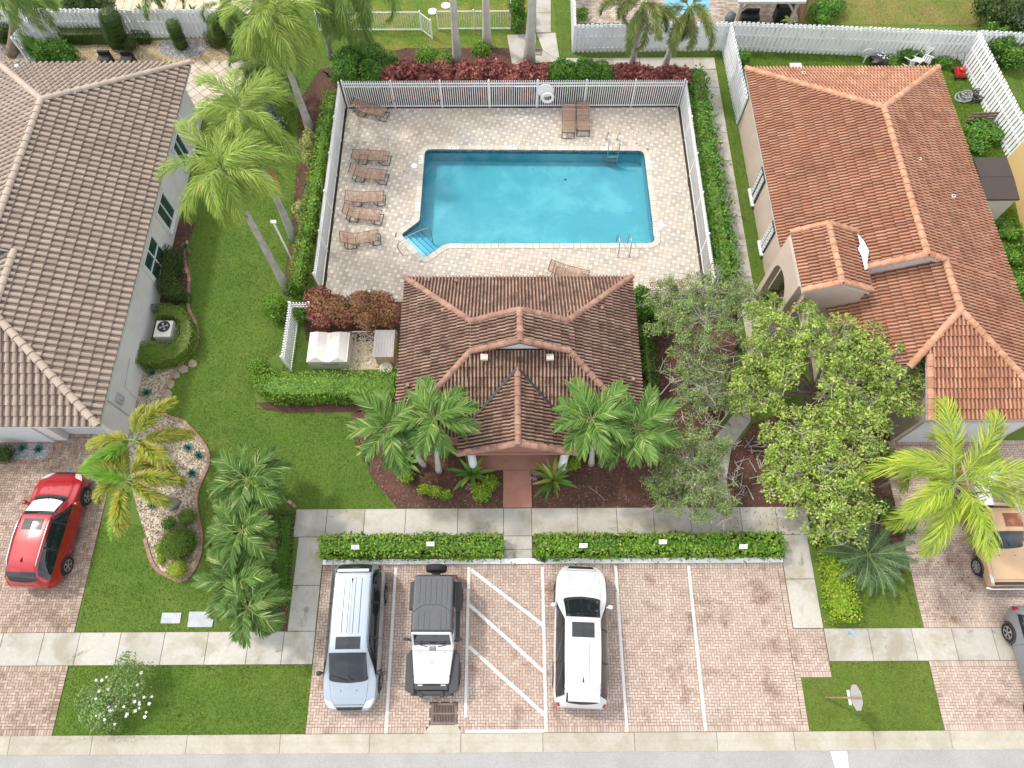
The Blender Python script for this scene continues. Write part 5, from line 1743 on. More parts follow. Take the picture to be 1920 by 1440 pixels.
t = thing('filter_box', 'beige equipment box with flat grey lid beside the pool house', 'equipment box', ((x0_ + x1_) / 2, (y0_ + y1_) / 2, 0))
MB().box(((x0_ + x1_) / 2 + .03, (y0_ + y1_) / 2, .41), (x1_ - x0_ - .02, y1_ - y0_ - .04, .82)).build('body', mat('beige_panel', (0.60, 0.48, 0.31), 0.6, var=.05), t)
mb = MB()
mb.box(((x0_ + x1_) / 2, (y0_ + y1_) / 2, .85), (x1_ - x0_ + .05, y1_ - y0_ + .04, .05))
for k in range(7):
    mb.box((x0_ + (k + .5) * (x1_ - x0_) / 7, (y0_ + y1_) / 2, .880), (.05, y1_ - y0_, .012))
mb.build('lid', mat('grey_lid', (0.40, 0.385, 0.36), 0.7, var=.08), t)
p = P(724, 690, .25)
t = thing('round_tank_lid', 'round white tank lid between the box and the clipped hedge', 'tank lid', (p[0], p[1], 0))
MB().lathe([(.24, 0), (.24, .22), (.28, .23), (.28, .28), (.22, .30), (.20, .285), (.05, .285)], (p[0], p[1], 0), 20).build('lid', M_BOXW, t)
tag(MB().tube([(*XY(660, 622, .5), .5), (*XY(702, 621, .5), .5)], .025, 6).build('pipe', M_TRIM), 'thin white pipe joining the two equipment boxes', 'pipe')

# air conditioner behind the round hedge
x, y = XY(307, 617, .75)
t = thing('air_conditioner', 'cream air conditioning unit with a top fan by the grey house', 'air conditioner', (x, y, 0))
MB().box((x, y, .4), (.72, .78, .78)).build('cabinet', plain('cream_metal', (0.66, 0.63, 0.56), 0.45), t)
fan = MB()
fan.lathe([(.25, .79), (.27, .80), (.27, .812), (.24, .815), (.235, .80)], (x, y + .10, 0), 24)
gr = fan.build('fan_guard', M_BLACK, t)
MB().lathe([(.235, .795), (.235, .798)], (x, y + .10, 0), 24).build('fan_well', M_DARK, gr)
mb = MB()
for k in range(4):
    a = k * math.pi / 2 + .4
    mb.add([(x + .03 * math.cos(a), y + .1 + .03 * math.sin(a), .803), (x + .2 * math.cos(a - .3), y + .1 + .2 * math.sin(a - .3), .801), (x + .2 * math.cos(a + .35), y + .1 + .2 * math.sin(a + .35), .808)], [(0, 1, 2)])
mb.lathe([(.05, .80), (.05, .815)], (x, y + .1, 0), 10)
mb.build('fan_blades', plain('fan_grey', (0.30, 0.31, 0.33), 0.4), gr)
mb = MB()
for k in range(5):
    mb.lathe([(.05 + .045 * k, .813), (.055 + .045 * k, .816)], (x, y + .1, 0), 20)

# ------------------------------------------------------------------ things in the back gardens
M_YEL = plain('yellow_pot', (0.65, 0.48, 0.02), 0.4)
x, y = XY(1089, 34)
t = thing('planter', 'square yellow planter in the corner of the neighbour patio', 'planter', (x, y, 0))
MB().box((x, y, .19), (.42, .42, .38), taper=1.15).build('pot', M_YEL, t)
# small pool of the neighbour
q_ = pix([(1244, -20), (1268, -20), (1290, 26), (1247, 26)])
struct(MB().prism([XY(1244, -30), XY(1330, -30), XY(1330, 26), XY(1247, 26)], .031, .035).build('neighbour_pool_water', mat('pool_blue', (0.16, 0.40, 0.56), 0.15, var=.08)))
# pergola
x, y = XY(1440, 40)
t = thing('pergola', 'grey flat roofed pergola over a grill at the top', 'pergola', (x, y, 0))
M_PWOOD = mat('grey_timber', (0.36, 0.31, 0.25), 0.8, var=.2, vscale=12)
pr0 = P(1384, 8, 2.4)
pr1 = P(1511, 8, 2.4)
MB().box(((pr0[0] + pr1[0]) / 2, pr0[1] + 2.2, 2.45), (pr1[0] - pr0[0], 4.3, .12)).build('roof', mat('pergola_sheet', (0.50, 0.50, 0.46), 0.6, var=.08), t)
for px_ in (pr0[0] + .3, pr1[0] - .3):
    MB().bar((px_, pr0[1] + .3, 0), (px_, pr0[1] + .3, 2.4), .16, .16).build('post', M_PWOOD, t)
    MB().bar((px_, pr0[1] + .3, 1.7), (px_ + (.6 if px_ < x else -.6), pr0[1] + .3, 2.38), .10, .10).build('brace', M_PWOOD, t)
x, y = XY(1464, 38)
t = thing('grill', 'black covered grill under the pergola', 'grill', (x, y, 0))
MB().box((x, y, .5), (.9, .55, 1.0)).build('cabinet', M_BLACK, t)
MB().lathe([(.27, -.45), (.27, .45)], (x, y, 1.0), 14, axis='x').build('lid', M_BLACK, t)
x, y = XY(1402, 42)
t = tag(MB().box((x, y, .25), (1.0, .5, .5)).box((x, y + .2, .55), (1.0, .1, .3)).build('bench', M_BLACK), 'low dark bench under the left side of the pergola', 'bench')
x, y = XY(1370, 34, .4)
tag(MB().lathe([(.02, 0), (.25, .1), (.33, .35), (.25, .6), (.02, .7)], (x, y, 0.03), 14).build('storage_drum', plain('drum_grey', (0.10, 0.105, 0.11), 0.6), smooth=True), 'round dark drum left of the pergola post', 'drum')
# lattice screen right of the pergola
a, b = np.array(XY(1499, 50)), np.array(XY(1518, 48))
t = thing('lattice_screen', 'brown lattice screen right of the pergola', 'screen', (a[0], a[1], 0))
M_LAT = mat('lattice_brown', (0.34, 0.19, 0.10), 0.8, var=.15)
d = np.array([0.55, 3.2])
for k in range(22):
    f0, f1 = k / 22, min(1, k / 22 + .45)
    z1 = 1.9 * min(1, (f1 - f0) / .45)
    for zz in ((0.05, z1), (z1, 0.05)):
        MB().bar((a[0] + d[0] * f0, a[1] + d[1] * f0, zz[0]), (a[0] + d[0] * f1, a[1] + d[1] * f1, zz[1]), .02, .05).build('lath', M_LAT, t)
MB().bar((a[0], a[1], 0), (a[0], a[1], 1.95), .08, .08).build('post', M_LAT, t)
MB().bar((a[0] + d[0], a[1] + d[1], 0), (a[0] + d[0], a[1] + d[1], 1.95), .08, .08).build('post', M_LAT, t)

M_PALLET = mat('grey_pallet_wood', (0.20, 0.145, 0.10), 0.9, icol=(0.28, 0.22, 0.17), isl=.2, var=.2, vscale=15)
def pallet(p, ang, L, H, n, label, tilt=0.0, flat=False):
    t = thing('pallet', label, 'pallet', (p[0], p[1], 0))
    R = Matrix.Translation((p[0], p[1], 0)) @ Matrix.Rotation(ang, 4, 'Z') @ Matrix.Rotation(tilt, 4, 'X')
    me = mesh_data('plank', *_boxmesh(L / n - .03, .03, H), M_PALLET) if not flat else mesh_data('plank', *_boxmesh(L, .03, H / n - .04), M_PALLET)
    for k in range(n):
        if flat:
            inst('plank', me, R @ Matrix.Translation((0, 0, .05 + k * H / n)), t)
        else:
            inst('plank', me, R @ Matrix.Translation((-L / 2 + (k + .5) * L / n, 0, .02 + random.uniform(-.02, .04))), t)
    mm = mesh_data('cross_plank', *_boxmesh(L, .03, .09), M_PALLET) if not flat else mesh_data('cross_plank', *_boxmesh(.09, .03, H), M_PALLET)
    for z in (.25, H - .3):
        inst('cross_plank', mm, R @ (Matrix.Translation((0, .032, z)) if not flat else Matrix.Translation(((z - H / 2) * L / H * .8, .032, .03))), t)
pallet(XY(1775, 106), 0.0, 1.15, 1.15, 9, 'weathered wooden pallet leaning on the fence corner', -0.12)
pallet(XY(1834, 232), 0.05, 1.6, .75, 4, 'weathered plank gate across the grass beside the white slat fence', flat=True)

M_CHAIRW = plain('white_resin', (0.74, 0.74, 0.74), 0.45)
def resin_chair(u, v, rz, label, fold=False, fallen=False):
    x, y = XY(u, v, .3)
    t = thing('garden_chair', label, 'chair', (x, y, 0))
    R = Matrix.Translation((x, y, .22 if fallen else 0)) @ Matrix.Rotation(rz, 4, 'Z') @ Matrix.Rotation(math.radians(80) if fallen else 0, 4, 'X')
    def part(nm, c, s_, rx=0):
        V, F = _boxmesh(*s_, s_[2] / 2) if False else _boxmesh(s_[0], s_[1], s_[2])
        inst(nm, mesh_data(nm, V, F, M_CHAIRW), R @ Matrix.Translation(c) @ Matrix.Rotation(rx, 4, 'X'), t)
    part('seat', (0, 0, .42), (.46, .44, .035))
    for k in range(4):
        part('back_slat', (-.165 + .11 * k, .22, .46), (.075, .03, .42), -.2)
    part('back_rail', (0, .30, .86), (.46, .035, .06), -.2)
    for sx in (-.2, .2):
        for sy in (-.19, .19):
            part('leg', (sx, sy, 0), (.04, .04, .43))
resin_chair(1735, 116, 2.6, 'white folding chair standing at the house corner by the pallet')
resin_chair(1700, 108, .6, 'white resin chair lying on its back by the far fence, left one', fallen=True)
resin_chair(1719, 112, 2.2, 'white resin chair lying on its back by the far fence, right one', fallen=True)
x, y = XY(1618, 118)
t = thing('fan_heater', 'grey round dish on a white stand behind the terracotta roof', 'dish', (x, y, 0))
MB().lathe([(.02, .0), (.28, .06), (.30, .1)], (x, y, .55), 16, axis='y').build('dish', plain('dish_grey', (0.48, 0.49, 0.51), .5), t)
MB().bar((x, y, 0), (x, y + .05, .6), .06, .06).build('stand', M_CHAIRW, t)
x, y = XY(1645, 121)
t = thing('rubbish_sack', 'dark sack topped with crumpled white and blue cloth behind the terracotta roof', 'sack', (x, y, 0))
mb = MB()
V, F = [], []
for i in range(6):
    for j in range(12):
        r = (.45 + .1 * math.sin(j * 2.3 + i)) * math.sin(.25 + i * .42)
        V.append((x + r * math.cos(j * math.pi / 6) * 1.2, y + r * math.sin(j * math.pi / 6) * .8, .5 * math.cos(i * .3)))
for i in range(5):
    for j in range(12):
        F.append((i * 12 + j, i * 12 + (j + 1) % 12, i * 12 + 12 + (j + 1) % 12, i * 12 + 12 + j)[::-1])
F.append(tuple(range(12)))
mb.add(V, F)
mb.build('sack', M_BLACK, t)
mb = MB()
for k in range(22):
    a = random.random() * 6.28
    r = random.random() * .42
    c = (x + r * math.cos(a) * 1.1, y + r * math.sin(a) * .7, .5 + random.uniform(0, .08))
    mb.add([(c[0] + random.uniform(-.13, .13), c[1] + random.uniform(-.1, .1), c[2] + random.uniform(-.04, .05)) for _ in range(3)], [(0, 1, 2)], random.choice((0, 0, 1)))
mb.build('cloth', [M_CHAIRW, plain('blue_cloth', (0.16, 0.18, 0.4), .8)], t)
x, y = XY(1491, 128, .3)
tag(MB().box((x, y, .2), (.55, .4, .4)).box((x, y, .42), (.6, .45, .05)).build('storage_box', M_CHAIRW), 'white storage box half hidden behind the terracotta roof', 'box')
x, y = XY(1796, 142)
t = thing('lawn_mower', 'red lawn mower standing in the rough grass', 'mower', (x, y, 0))
M_RED = plain('red_enamel', (0.42, 0.02, 0.02), .35)
MB().box((x, y, .24), (.46, .62, .18), taper=.8).build('deck', M_RED, t)
MB().lathe([(.16, .33), (.16, .48), (.08, .53)], (x, y, 0), 12).build('engine', M_RED, t)
for sx in (-.26, .26):
    for sy in (-.26, .26):
        MB().lathe([(.10, -.03), (.10, .03)], (x + sx, y + sy, .11), 12, axis='x').build('wheel', M_BLACK, t)
MB().tube([(x - .2, y + .3, .3), (x - .28, y + .75, .85), (x + .1, y + .75, .85), (x + .16, y + .3, .3)], .015, 6).build('handle', M_BLACK, t)
for u, v, lab, m_ in ((1803, 188, 'heap of tangled grey hoses in the rough grass', plain('hose_pale', (.30, .31, .32), .5)), (1830, 186, 'coil of dark tubing beside the grey hose heap', plain('tubing_dark', (.05, .052, .055), .5))):
    x, y = XY(u, v)
    mb = MB()
    for k in range(7):
        r, cx_, cy_ = random.uniform(.22, .42), x + random.uniform(-.15, .15), y + random.uniform(-.12, .12)
        mb.tube([(cx_ + r * math.cos(a_), cy_ + r * .8 * math.sin(a_), .05 + .05 * k + .04 * math.sin(2 * a_ + k)) for a_ in np.linspace(0, 6.28, 15)], .028, 5, cap=False)
    tag(mb.build('hose_heap', m_), lab, 'hose')
# brown shed
b0 = P(1822, 300, 2.0)
b1 = P(1890, 318, 2.0)
sx0, sx1 = b0[0], b0[0] + 1.55
sy1, sy0 = b0[1] + .05, P(1855, 348, 2.0)[1]
t = thing('shed', 'small dark brown flat lidded shed beside the terracotta roof', 'shed', ((sx0 + sx1) / 2, (sy0 + sy1) / 2, 0))
MB().box(((sx0 + sx1) / 2, (sy0 + sy1) / 2 - .4, 1.0), (sx1 - sx0 - .1, sy1 - sy0 + .6, 2.0)).build('wall', plain('shed_pale', (0.52, 0.50, 0.47), .7), t)
mb = MB()
ym = (sy0 + sy1) / 2 - .4
for k, (ya_, yb3) in enumerate(((ym - 1.15, ym + .02), (ym + .04, ym + 1.15))):
    zz = (2.0, 2.12) if k == 0 else (2.12, 2.14)
    mb.add([(sx0, ya_, zz[0]), (sx1, ya_, zz[0]), (sx1, yb3, zz[1]), (sx0, yb3, zz[1]), (sx0, ya_, zz[0] - .1), (sx1, ya_, zz[0] - .1), (sx1, yb3, zz[1] - .1), (sx0, yb3, zz[1] - .1)],
           [(0, 1, 2, 3), (4, 5, 1, 0), (5, 6, 2, 1), (6, 7, 3, 2), (7, 4, 0, 3)])
mb.build('roof', mat('shed_brown', (0.055, 0.04, 0.034), .6, var=.12), t)
# two black planters or seats behind the grey house
for u, v, lab in ((195, 108, 'left one of two black boxes behind the grey house'), (237, 109, 'right one of two black boxes behind the grey house')):
    x, y = XY(u, v, .4)
    tag(MB().box((x, y, .22), (.62, .55, .44)).box((x, y + .22, .5), (.62, .12, .3)).build('plastic_crate', M_BLACK), lab, 'box', 'black boxes behind the grey house')
# rocks
for u, v, s_, lab in ((346, 508, .22, 'tan rock by the clipped shrub under the house windows'), (574, 348, .13, 'small dark stone in the mulch left of the pool fence')):
    x, y = XY(u, v)
    V, F = [], []
    for i in range(4):
        for j in range(8):
            r = s_ * math.cos(i * .45) * random.uniform(.85, 1.1)
            V.append((x + r * math.cos(j * .785), y + r * .85 * math.sin(j * .785), s_ * .55 * math.sin(i * .5)))
    for i in range(3):
        for j in range(8):
            F.append((i * 8 + j, i * 8 + (j + 1) % 8, i * 8 + 8 + (j + 1) % 8, i * 8 + 8 + j))
    F.append(tuple(range(24, 32)))
    tag(MB().add(V, F).build('rock', mat('rock_tan', (.36, .25, .14), .9, var=.2) if s_ > .2 else M_DARK), lab, 'rock')
for u, v, lab in ((836, 11, 'white stepping stone at the very top of the lawn'), (811, 22, 'round white stepping stone behind the low railing')):
    x, y = XY(u, v)
    tag(MB().lathe([(.26, 0), (.26, .04)], (x, y, 0), 12).build('stepping_stone', M_TRIM), lab, 'stone')
# ------------------------------------------------------------------ vehicles
M_CARGLASS = mat('car_glass', (0.012, 0.017, 0.019), 0.04, var=0.0, spec=0.7)
M_TYRE = mat('tyre_rubber', (0.02, 0.02, 0.021), 0.8, var=0.1)
M_RIM = plain('alloy_rim', (0.45, 0.45, 0.46), 0.3, metal=0.7)
M_LAMP = plain('clear_lamp', (0.55, 0.55, 0.53), 0.12, spec=0.8)
M_TAIL = plain('red_lamp', (0.35, 0.01, 0.012), 0.15, spec=0.7)
M_CHROME = plain('chrome', (0.70, 0.70, 0.71), 0.12, metal=1.0)
M_TRIMB = plain('black_trim', (0.022, 0.022, 0.023), 0.55)
M_SEAM = plain('panel_gap', (0.05, 0.05, 0.052), 0.7)
def paintm(name, col, metal=0.25, rough=0.32, coat=0.8, **k):
    return mat(name, col, rough, var=0.03, vscale=3, metal=metal, coat=coat, spec=0.5, **k)

class Body:
    """Car shell: cross sections lofted along the length; patches of glass and trim follow its surface."""
    TK = np.array([0, .10, .25, .42, .70, .80, 1.0])

    def __init__(self, keys, ny=72, nt=31, sm=2.2):
        K = np.array(keys, float)                     # y, w, zb, zbelt, ztop, wt
        self.y = np.linspace(K[0, 0], K[-1, 0], ny)
        cols = [np.interp(self.y, K[:, 0], K[:, c]) for c in range(1, 6)]
        ker = np.exp(-0.5 * (np.arange(-6, 7) / sm) ** 2)
        ker /= ker.sum()
        out = []
        for c in cols:
            p = np.r_[2 * c[0] - c[6:0:-1], c, 2 * c[-1] - c[-2:-8:-1]]
            out.append(np.convolve(p, ker, 'valid'))
        w, zb, zbelt, ztop, wt = out
        zbelt = np.minimum(zbelt, ztop - 0.03)
        self.t = np.linspace(0, 1, nt)
        self.G = np.zeros((ny, nt, 3))
        for i in range(ny):
            zm = zb[i] + (zbelt[i] - zb[i]) * 0.55
            cx_ = [w[i] * .90, w[i] * .985, w[i], w[i] * .955, wt[i], wt[i] * .90, 0]
            dz = min(.10, (ztop[i] - zbelt[i]) * .5)
            cz = [zb[i], zb[i] + .10, zm, zbelt[i], ztop[i] - dz, ztop[i] - dz * .35, ztop[i]]
            for c, vals in ((0, cx_), (2, cz)):
                self.G[i, :, c] = self._curve(vals)
            self.G[i, :, 1] = self.y[i]

    def _curve(self, v):
        tk, v = self.TK, np.array(v, float)
        m = np.zeros(len(v))
        d = np.diff(v) / np.diff(tk)
        m[1:-1] = [0 if a * b <= 0 else 2 * a * b / (a + b) for a, b in zip(d[:-1], d[1:])]
        m[0], m[-1] = d[0], (0 if True else d[-1])
        k = np.clip(np.searchsorted(tk, self.t, 'right') - 1, 0, len(tk) - 2)
        h = tk[k + 1] - tk[k]
        s = (self.t - tk[k]) / h
        return (2 * s**3 - 3 * s**2 + 1) * v[k] + (s**3 - 2 * s**2 + s) * h * m[k] + (-2 * s**3 + 3 * s**2) * v[k + 1] + (s**3 - s**2) * h * m[k + 1]

    def S(self, y, t, off=0.0):
        sd = 1.0
        if t > 1:
            t, sd = 2 - t, -1.0
        fy_ = np.clip((y - self.y[0]) / (self.y[-1] - self.y[0]) * (len(self.y) - 1), 0, len(self.y) - 1.001)
        ft = np.clip(t * (len(self.t) - 1), 0, len(self.t) - 1.001)
        i, j = int(fy_), int(ft)
        a, b = fy_ - i, ft - j
        g = self.G
        p = g[i, j] * (1 - a) * (1 - b) + g[i + 1, j] * a * (1 - b) + g[i, j + 1] * (1 - a) * b + g[i + 1, j + 1] * a * b
        du = (g[i + 1, j] - g[i, j]) * (1 - b) + (g[i + 1, j + 1] - g[i, j + 1]) * b
        dv = (g[i, j + 1] - g[i, j]) * (1 - a) + (g[i + 1, j + 1] - g[i + 1, j]) * a
        nn = np.cross(du, dv)
        nn /= np.linalg.norm(nn) + 1e-9
        if nn[0] < -1e-6 and nn[2] < 0:
            nn = -nn
        p = p + nn * off
        return np.array([p[0] * sd, p[1], p[2]])

    def shell(self, name, m, root):
        ny, nt = len(self.y), len(self.t)
        mb = MB()
        V, F = [], []
        full = 2 * nt - 1
        for i in range(ny):
            V += [tuple(self.G[i, j]) for j in range(nt)]
            V += [(-self.G[i, j, 0], self.G[i, j, 1], self.G[i, j, 2]) for j in range(nt - 2, -1, -1)]
        for i in range(ny - 1):
            for j in range(full - 1):
                F.append((i * full + j, i * full + j + 1, (i + 1) * full + j + 1, (i + 1) * full + j)[::-1])
            F.append((i * full, (i + 1) * full, (i + 1) * full + full - 1, i * full + full - 1)[::-1])
        F.append(tuple(range(full)))
        F.append(tuple(range((ny - 1) * full, ny * full))[::-1])
        mb.add(V, F)
        return mb.build(name, m, root, smooth=True, world=False)

    def patch(self, name, m, root, y0, y1, t0, t1, off=0.008, nu=10, nv=8, smooth=True, parent_world=False):
        """y0, y1: numbers or functions of f in 0..1 (across t)."""
        mb = MB()
        V, F = [], []
        for a in range(nv + 1):
            f = a / nv
            t = t0 + (t1 - t0) * f
            ya_ = y0(f) if callable(y0) else y0
            yb_ = y1(f) if callable(y1) else y1
            for b in range(nu + 1):
                V.append(self.S(ya_ + (yb_ - ya_) * b / nu, t, off))
        for a in range(nv):
            for b in range(nu):
                F.append((a * (nu + 1) + b, a * (nu + 1) + b + 1, (a + 1) * (nu + 1) + b + 1, (a + 1) * (nu + 1) + b))
        mb.add(V, F)
        return mb.build(name, m, root, smooth=smooth, world=False)

def wheel(root, x, y, r, w, spokes=5, rim=M_RIM, rr=.66):
    sg = 1 if x > 0 else -1
    prof = [(r * .62, -w / 2), (r * .93, -w / 2), (r, -w * .32), (r, w * .32), (r * .93, w / 2), (r * .62, w / 2)]
    tyre = MB().lathe(prof, (x, y, r), 24, axis='x').build('wheel', M_TYRE, root, smooth=False, world=False)
    xo = x + sg * w * .46
    MB().lathe([(r * rr, -.012), (r * rr, .004)], (xo, y, r), 20, axis='x').build('hub_disc', M_TRIMB, tyre, world=False)
    mb = MB()
    for k in range(spokes):
        a = 2 * math.pi * k / spokes + .3
        for da in (-.13, .13):
            mb.bar((xo + sg * .012, y + .05 * math.cos(a), r + .05 * math.sin(a)), (xo + sg * .010, y + r * (rr - .03) * math.cos(a + da), r + r * (rr - .03) * math.sin(a + da)), .035, .012, up=(1, 0, 0))
    n = 20
    V = [(xo + sg * .012, y + rr_ * r * math.cos(2 * math.pi * k / n), r + rr_ * r * math.sin(2 * math.pi * k / n)) for rr_ in (rr - .07, rr) for k in range(n)]
    mb.add(V, [(k, (k + 1) % n, n + (k + 1) % n, n + k) for k in range(n)])
    mb.lathe([(.05, 0), (.04, sg * .02)], (xo, y, r), 10, axis='x')
    mb.build('rim', rim, tyre, world=False)
    return tyre

def arches(root, W, ys, r, m=M_TRIMB):
    for x in (-1, 1):
        for y in ys:
            n = 16
            V = []
            for rad_ in (r * 1.04, r * 1.17):
                V += [(x * (W + .012), y + rad_ * math.cos(math.pi * k / n), r + rad_ * math.sin(math.pi * k / n)) for k in range(n + 1)]
            V += [(x * (W - .12), y + r * 1.17 * math.cos(math.pi * k / n), r + r * 1.17 * math.sin(math.pi * k / n)) for k in range(n + 1)]
            F = [(k, k + 1, n + 2 + k, n + 1 + k) for k in range(n)] + [(n + 1 + k, n + 2 + k, 2 * n + 3 + k, 2 * n + 2 + k) for k in range(n)]
            MB().add(V, F).build('wheel_arch', m, root, world=False)

def make_car(name, label, cat, loc, rz, keys, paint, W, wheels, r, cowl, roof0, roof1, tail, pillars=(), sunroof=None, rails=None, ribs=0, rail_m=None,
             hood_lines=True, glass_tail=True, mirrors=True, mirror_m=None, tw=.23, spokes=5, fin=None, arch_m=None, plate=True):
    t = thing(name, label, cat, loc, rz=rz)
    b = Body(keys)
    b.shell('body', paint, t)
    wt_edge = .765
    b.patch('windshield', M_CARGLASS, t, lambda f: roof0 + .03 + .07 * (2 * f - 1) ** 2 * 0, lambda f: cowl - .02 - .13 * (2 * f - 1) ** 2, wt_edge, 2 - wt_edge, .007, 8, 18)
    b.patch('cowl_panel', M_TRIMB, t, lambda f: cowl - .03 - .13 * (2 * f - 1) ** 2, lambda f: cowl + .06 - .13 * (2 * f - 1) ** 2, wt_edge - .02, 2.02 - wt_edge, .009, 2, 18)
    for sx in (-.33, .12):
        p0, p1 = b.S(cowl - .02, 1 - sx * .2, .03), b.S(cowl - .20, 1 - (sx + .35) * .42, .02)
        MB().tube([p0, p1], .009, 5).build('wiper', M_TRIMB, t, world=False)
    if glass_tail:
        b.patch('rear_window', M_CARGLASS, t, lambda f: tail[0] + .08 * (2 * f - 1) ** 2, tail[1], wt_edge + .01, 1.99 - wt_edge, .007, 6, 14)
    # side glass between pillars
    ps = [roof1 - .25 if tail[1] < roof1 else roof1] + list(pillars) + [None]
    for sd in (0, 1):
        tA, tB = (.435, .695) if sd == 0 else (2 - .435, 2 - .695)
        b.patch('window_surround', M_TRIMB, t, lambda f: ps[0] - .03 + .14 * f, lambda f: cowl - .06 - (cowl - roof0 - .02) * f, tA, tB, .003, 14, 5)
        for i in range(len(ps) - 1):
            a = ps[i] + (.05 if i else .0)
            c = ps[i + 1]
            last = c is None
            ya_ = (lambda f, a=a, i=i: a + (.14 * f if i == 0 else 0))
            yb_ = (lambda f, c=c, last=last: (cowl - .12 - (cowl - roof0 - .02) * f) if last else c - .03)
            if sd == 0:
                b.patch('side_window', M_CARGLASS, t, ya_, yb_, .445, .685, .006, 8, 5)
            else:
                b.patch('side_window', M_CARGLASS, t, lambda f, g=ya_: g(f), lambda f, g=yb_: g(f), 2 - .445, 2 - .685, .006, 8, 5)
    if sunroof:
        b.patch('sunroof', M_CARGLASS, t, sunroof[0], sunroof[1], .865, 1.135, .007, 6, 8)
    for k in range(ribs):
        tt = .87 + .26 * (k + .5) / ribs
        b.patch('roof_rib', paint, t, roof1 + .15, (sunroof[0] if sunroof else roof0) - .12, tt - .008, tt + .008, .012, 8, 1)
        b.patch('roof_groove', M_SEAM, t, roof1 + .15, (sunroof[0] if sunroof else roof0) - .12, tt + .010, tt + .0135, .004, 8, 1)
    if rails:
        for sd in (.795, 1.205):
            pts = [b.S(rails[0] + (rails[1] - rails[0]) * k / 8, sd, .045 if 0 < k < 8 else .005) for k in range(9)]
            MB().tube(pts, .022, 6).build('roof_rail', rail_m or M_CHROME, t, smooth=True, world=False)
    for sd in (.79, 1.21):
        b.patch('roof_seam', M_SEAM, t, roof1 + .1, roof0 - .05, sd - .006, sd + .006, .003, 10, 1)
    if hood_lines:
        ymax = b.y[-1]
        for sd in (.76, 1.24):
            b.patch('hood_seam', M_SEAM, t, cowl + .08, ymax - .18, sd - .005, sd + .005, .003, 8, 1)
        b.patch('hood_front_seam', M_SEAM, t, ymax - .20, ymax - .185, .76, 1.24, .004, 1, 16)
        for sd in (.90, 1.10):
            p = b.S(cowl + .30, sd, .0)
            MB().lathe([(.02, 0), (.015, .015)], p, 8).build('washer_nozzle', M_TRIMB, t, world=False)
    ymax, ymin = b.y[-1], b.y[0]
    for t0, t1 in ((.40, .74), (1.60, 1.26)):
        b.patch('headlight', M_LAMP, t, lambda f: ymax - .42 + .14 * f, lambda f: ymax - .10 + .02 * f, t0, t1, .008, 6, 5)
        b.patch('tail_light', M_TAIL, t, ymin + .04, ymin + .16, t0 - (.08 if t1 < 1 else -.08), t1 - (.20 if t1 < 1 else -.20), .008, 4, 5)
    b.patch('grille', M_TRIMB, t, ymax - .12, ymax - .015, .74, 1.26, .006, 3, 10)
    b.patch('rear_bumper', M_TRIMB, t, ymin + .005, ymin + .06, .3, .37, .008, 3, 3)
    for x in (-1, 1):
        if mirrors:
            p = b.S(cowl - .28, .44 if x > 0 else 1.56, .0)
            mb = MB()
            mb.lathe([(.02, -.09), (.075, -.05), (.085, .04), (.05, .10)], (p[0] + x * .13, p[1] + .02, p[2] + .06), 10, axis='x')
            mb.bar((p[0], p[1], p[2] + .02), (p[0] + x * .1, p[1] + .02, p[2] + .05), .05, .04)
            mb.build('mirror', mirror_m or paint, t, smooth=True, world=False)
        for y in wheels:
            wheel(t, x * (W - tw / 2 + .015), y, r, tw, spokes)
        for yy_ in [p for p in pillars]:
            b.patch('door_handle', mirror_m or paint, t, yy_ + .10, yy_ + .28, .385 if x > 0 else 1.615, .40 if x > 0 else 1.60, .03, 3, 1)
            b.patch('door_seam', M_SEAM, t, yy_ - .006, yy_ + .006, .08 if x > 0 else 1.92, .43 if x > 0 else 1.57, .003, 1, 8)
    arches(t, W - .005, wheels, r, arch_m or M_TRIMB)
    if fin is not None:
        p = b.S(fin, 1.0, 0)
        mb = MB()
        mb.add([(p[0] - .03, fin - .10, p[2]), (p[0] + .03, fin - .10, p[2]), (p[0], fin + .10, p[2] + .01), (p[0], fin - .09, p[2] + .08)], [(0, 1, 3), (1, 2, 3), (2, 0, 3)])
        mb.build('antenna_fin', M_TRIMB, t, world=False)
    return t, b

V_SIL = paintm('silver_blue_paint', (0.35, 0.40, 0.455), .4)
V_WHITE = paintm('white_car_paint', (0.60, 0.60, 0.61), .0, .28)
V_RED = paintm('red_car_paint', (0.36, 0.007, 0.014), .15, .22)
V_GREY = paintm('grey_car_paint', (0.24, 0.25, 0.285), .4)
V_TAN = paintm('tan_truck_paint', (0.50, 0.335, 0.19), .1, .45, .3, col2=(0.42, 0.26, 0.14), scale2=1.5, lo2=.5, hi2=.8)

van_keys = [(-2.46, .80, .40, .85, 1.05, .66), (-2.40, .90, .34, .98, 1.40, .66), (-2.20, .955, .30, 1.02, 1.68, .67), (-1.9, .97, .28, 1.03, 1.73, .68), (-.6, .975, .26, 1.02, 1.75, .69), (.45, .975, .26, 1.0, 1.72, .68),
            (.75, .975, .26, .99, 1.62, .68), (1.15, .97, .26, .98, 1.38, .69), (1.52, .96, .26, .96, 1.12, .70), (1.75, .95, .27, .90, 1.01, .68), (2.15, .90, .28, .80, .88, .62), (2.36, .80, .30, .70, .74, .52), (2.46, .62, .34, .56, .60, .40)]
t, b = make_car('minivan', 'silver blue minivan parked next to the left walkway', 'minivan', (-5.64, 2.08, .034), math.radians(180.5), van_keys, V_SIL, .975, (1.5, -1.45), .34, 1.52, .60, -2.02, (-2.42, -2.06), (-1.05, .12), (.12, .52), None, 5, mirror_m=M_TRIMB, fin=-1.75)
MB().box((0, -2.12, 1.72), (1.12, .10, .04)).build('roof_spoiler', V_SIL, t, world=False)
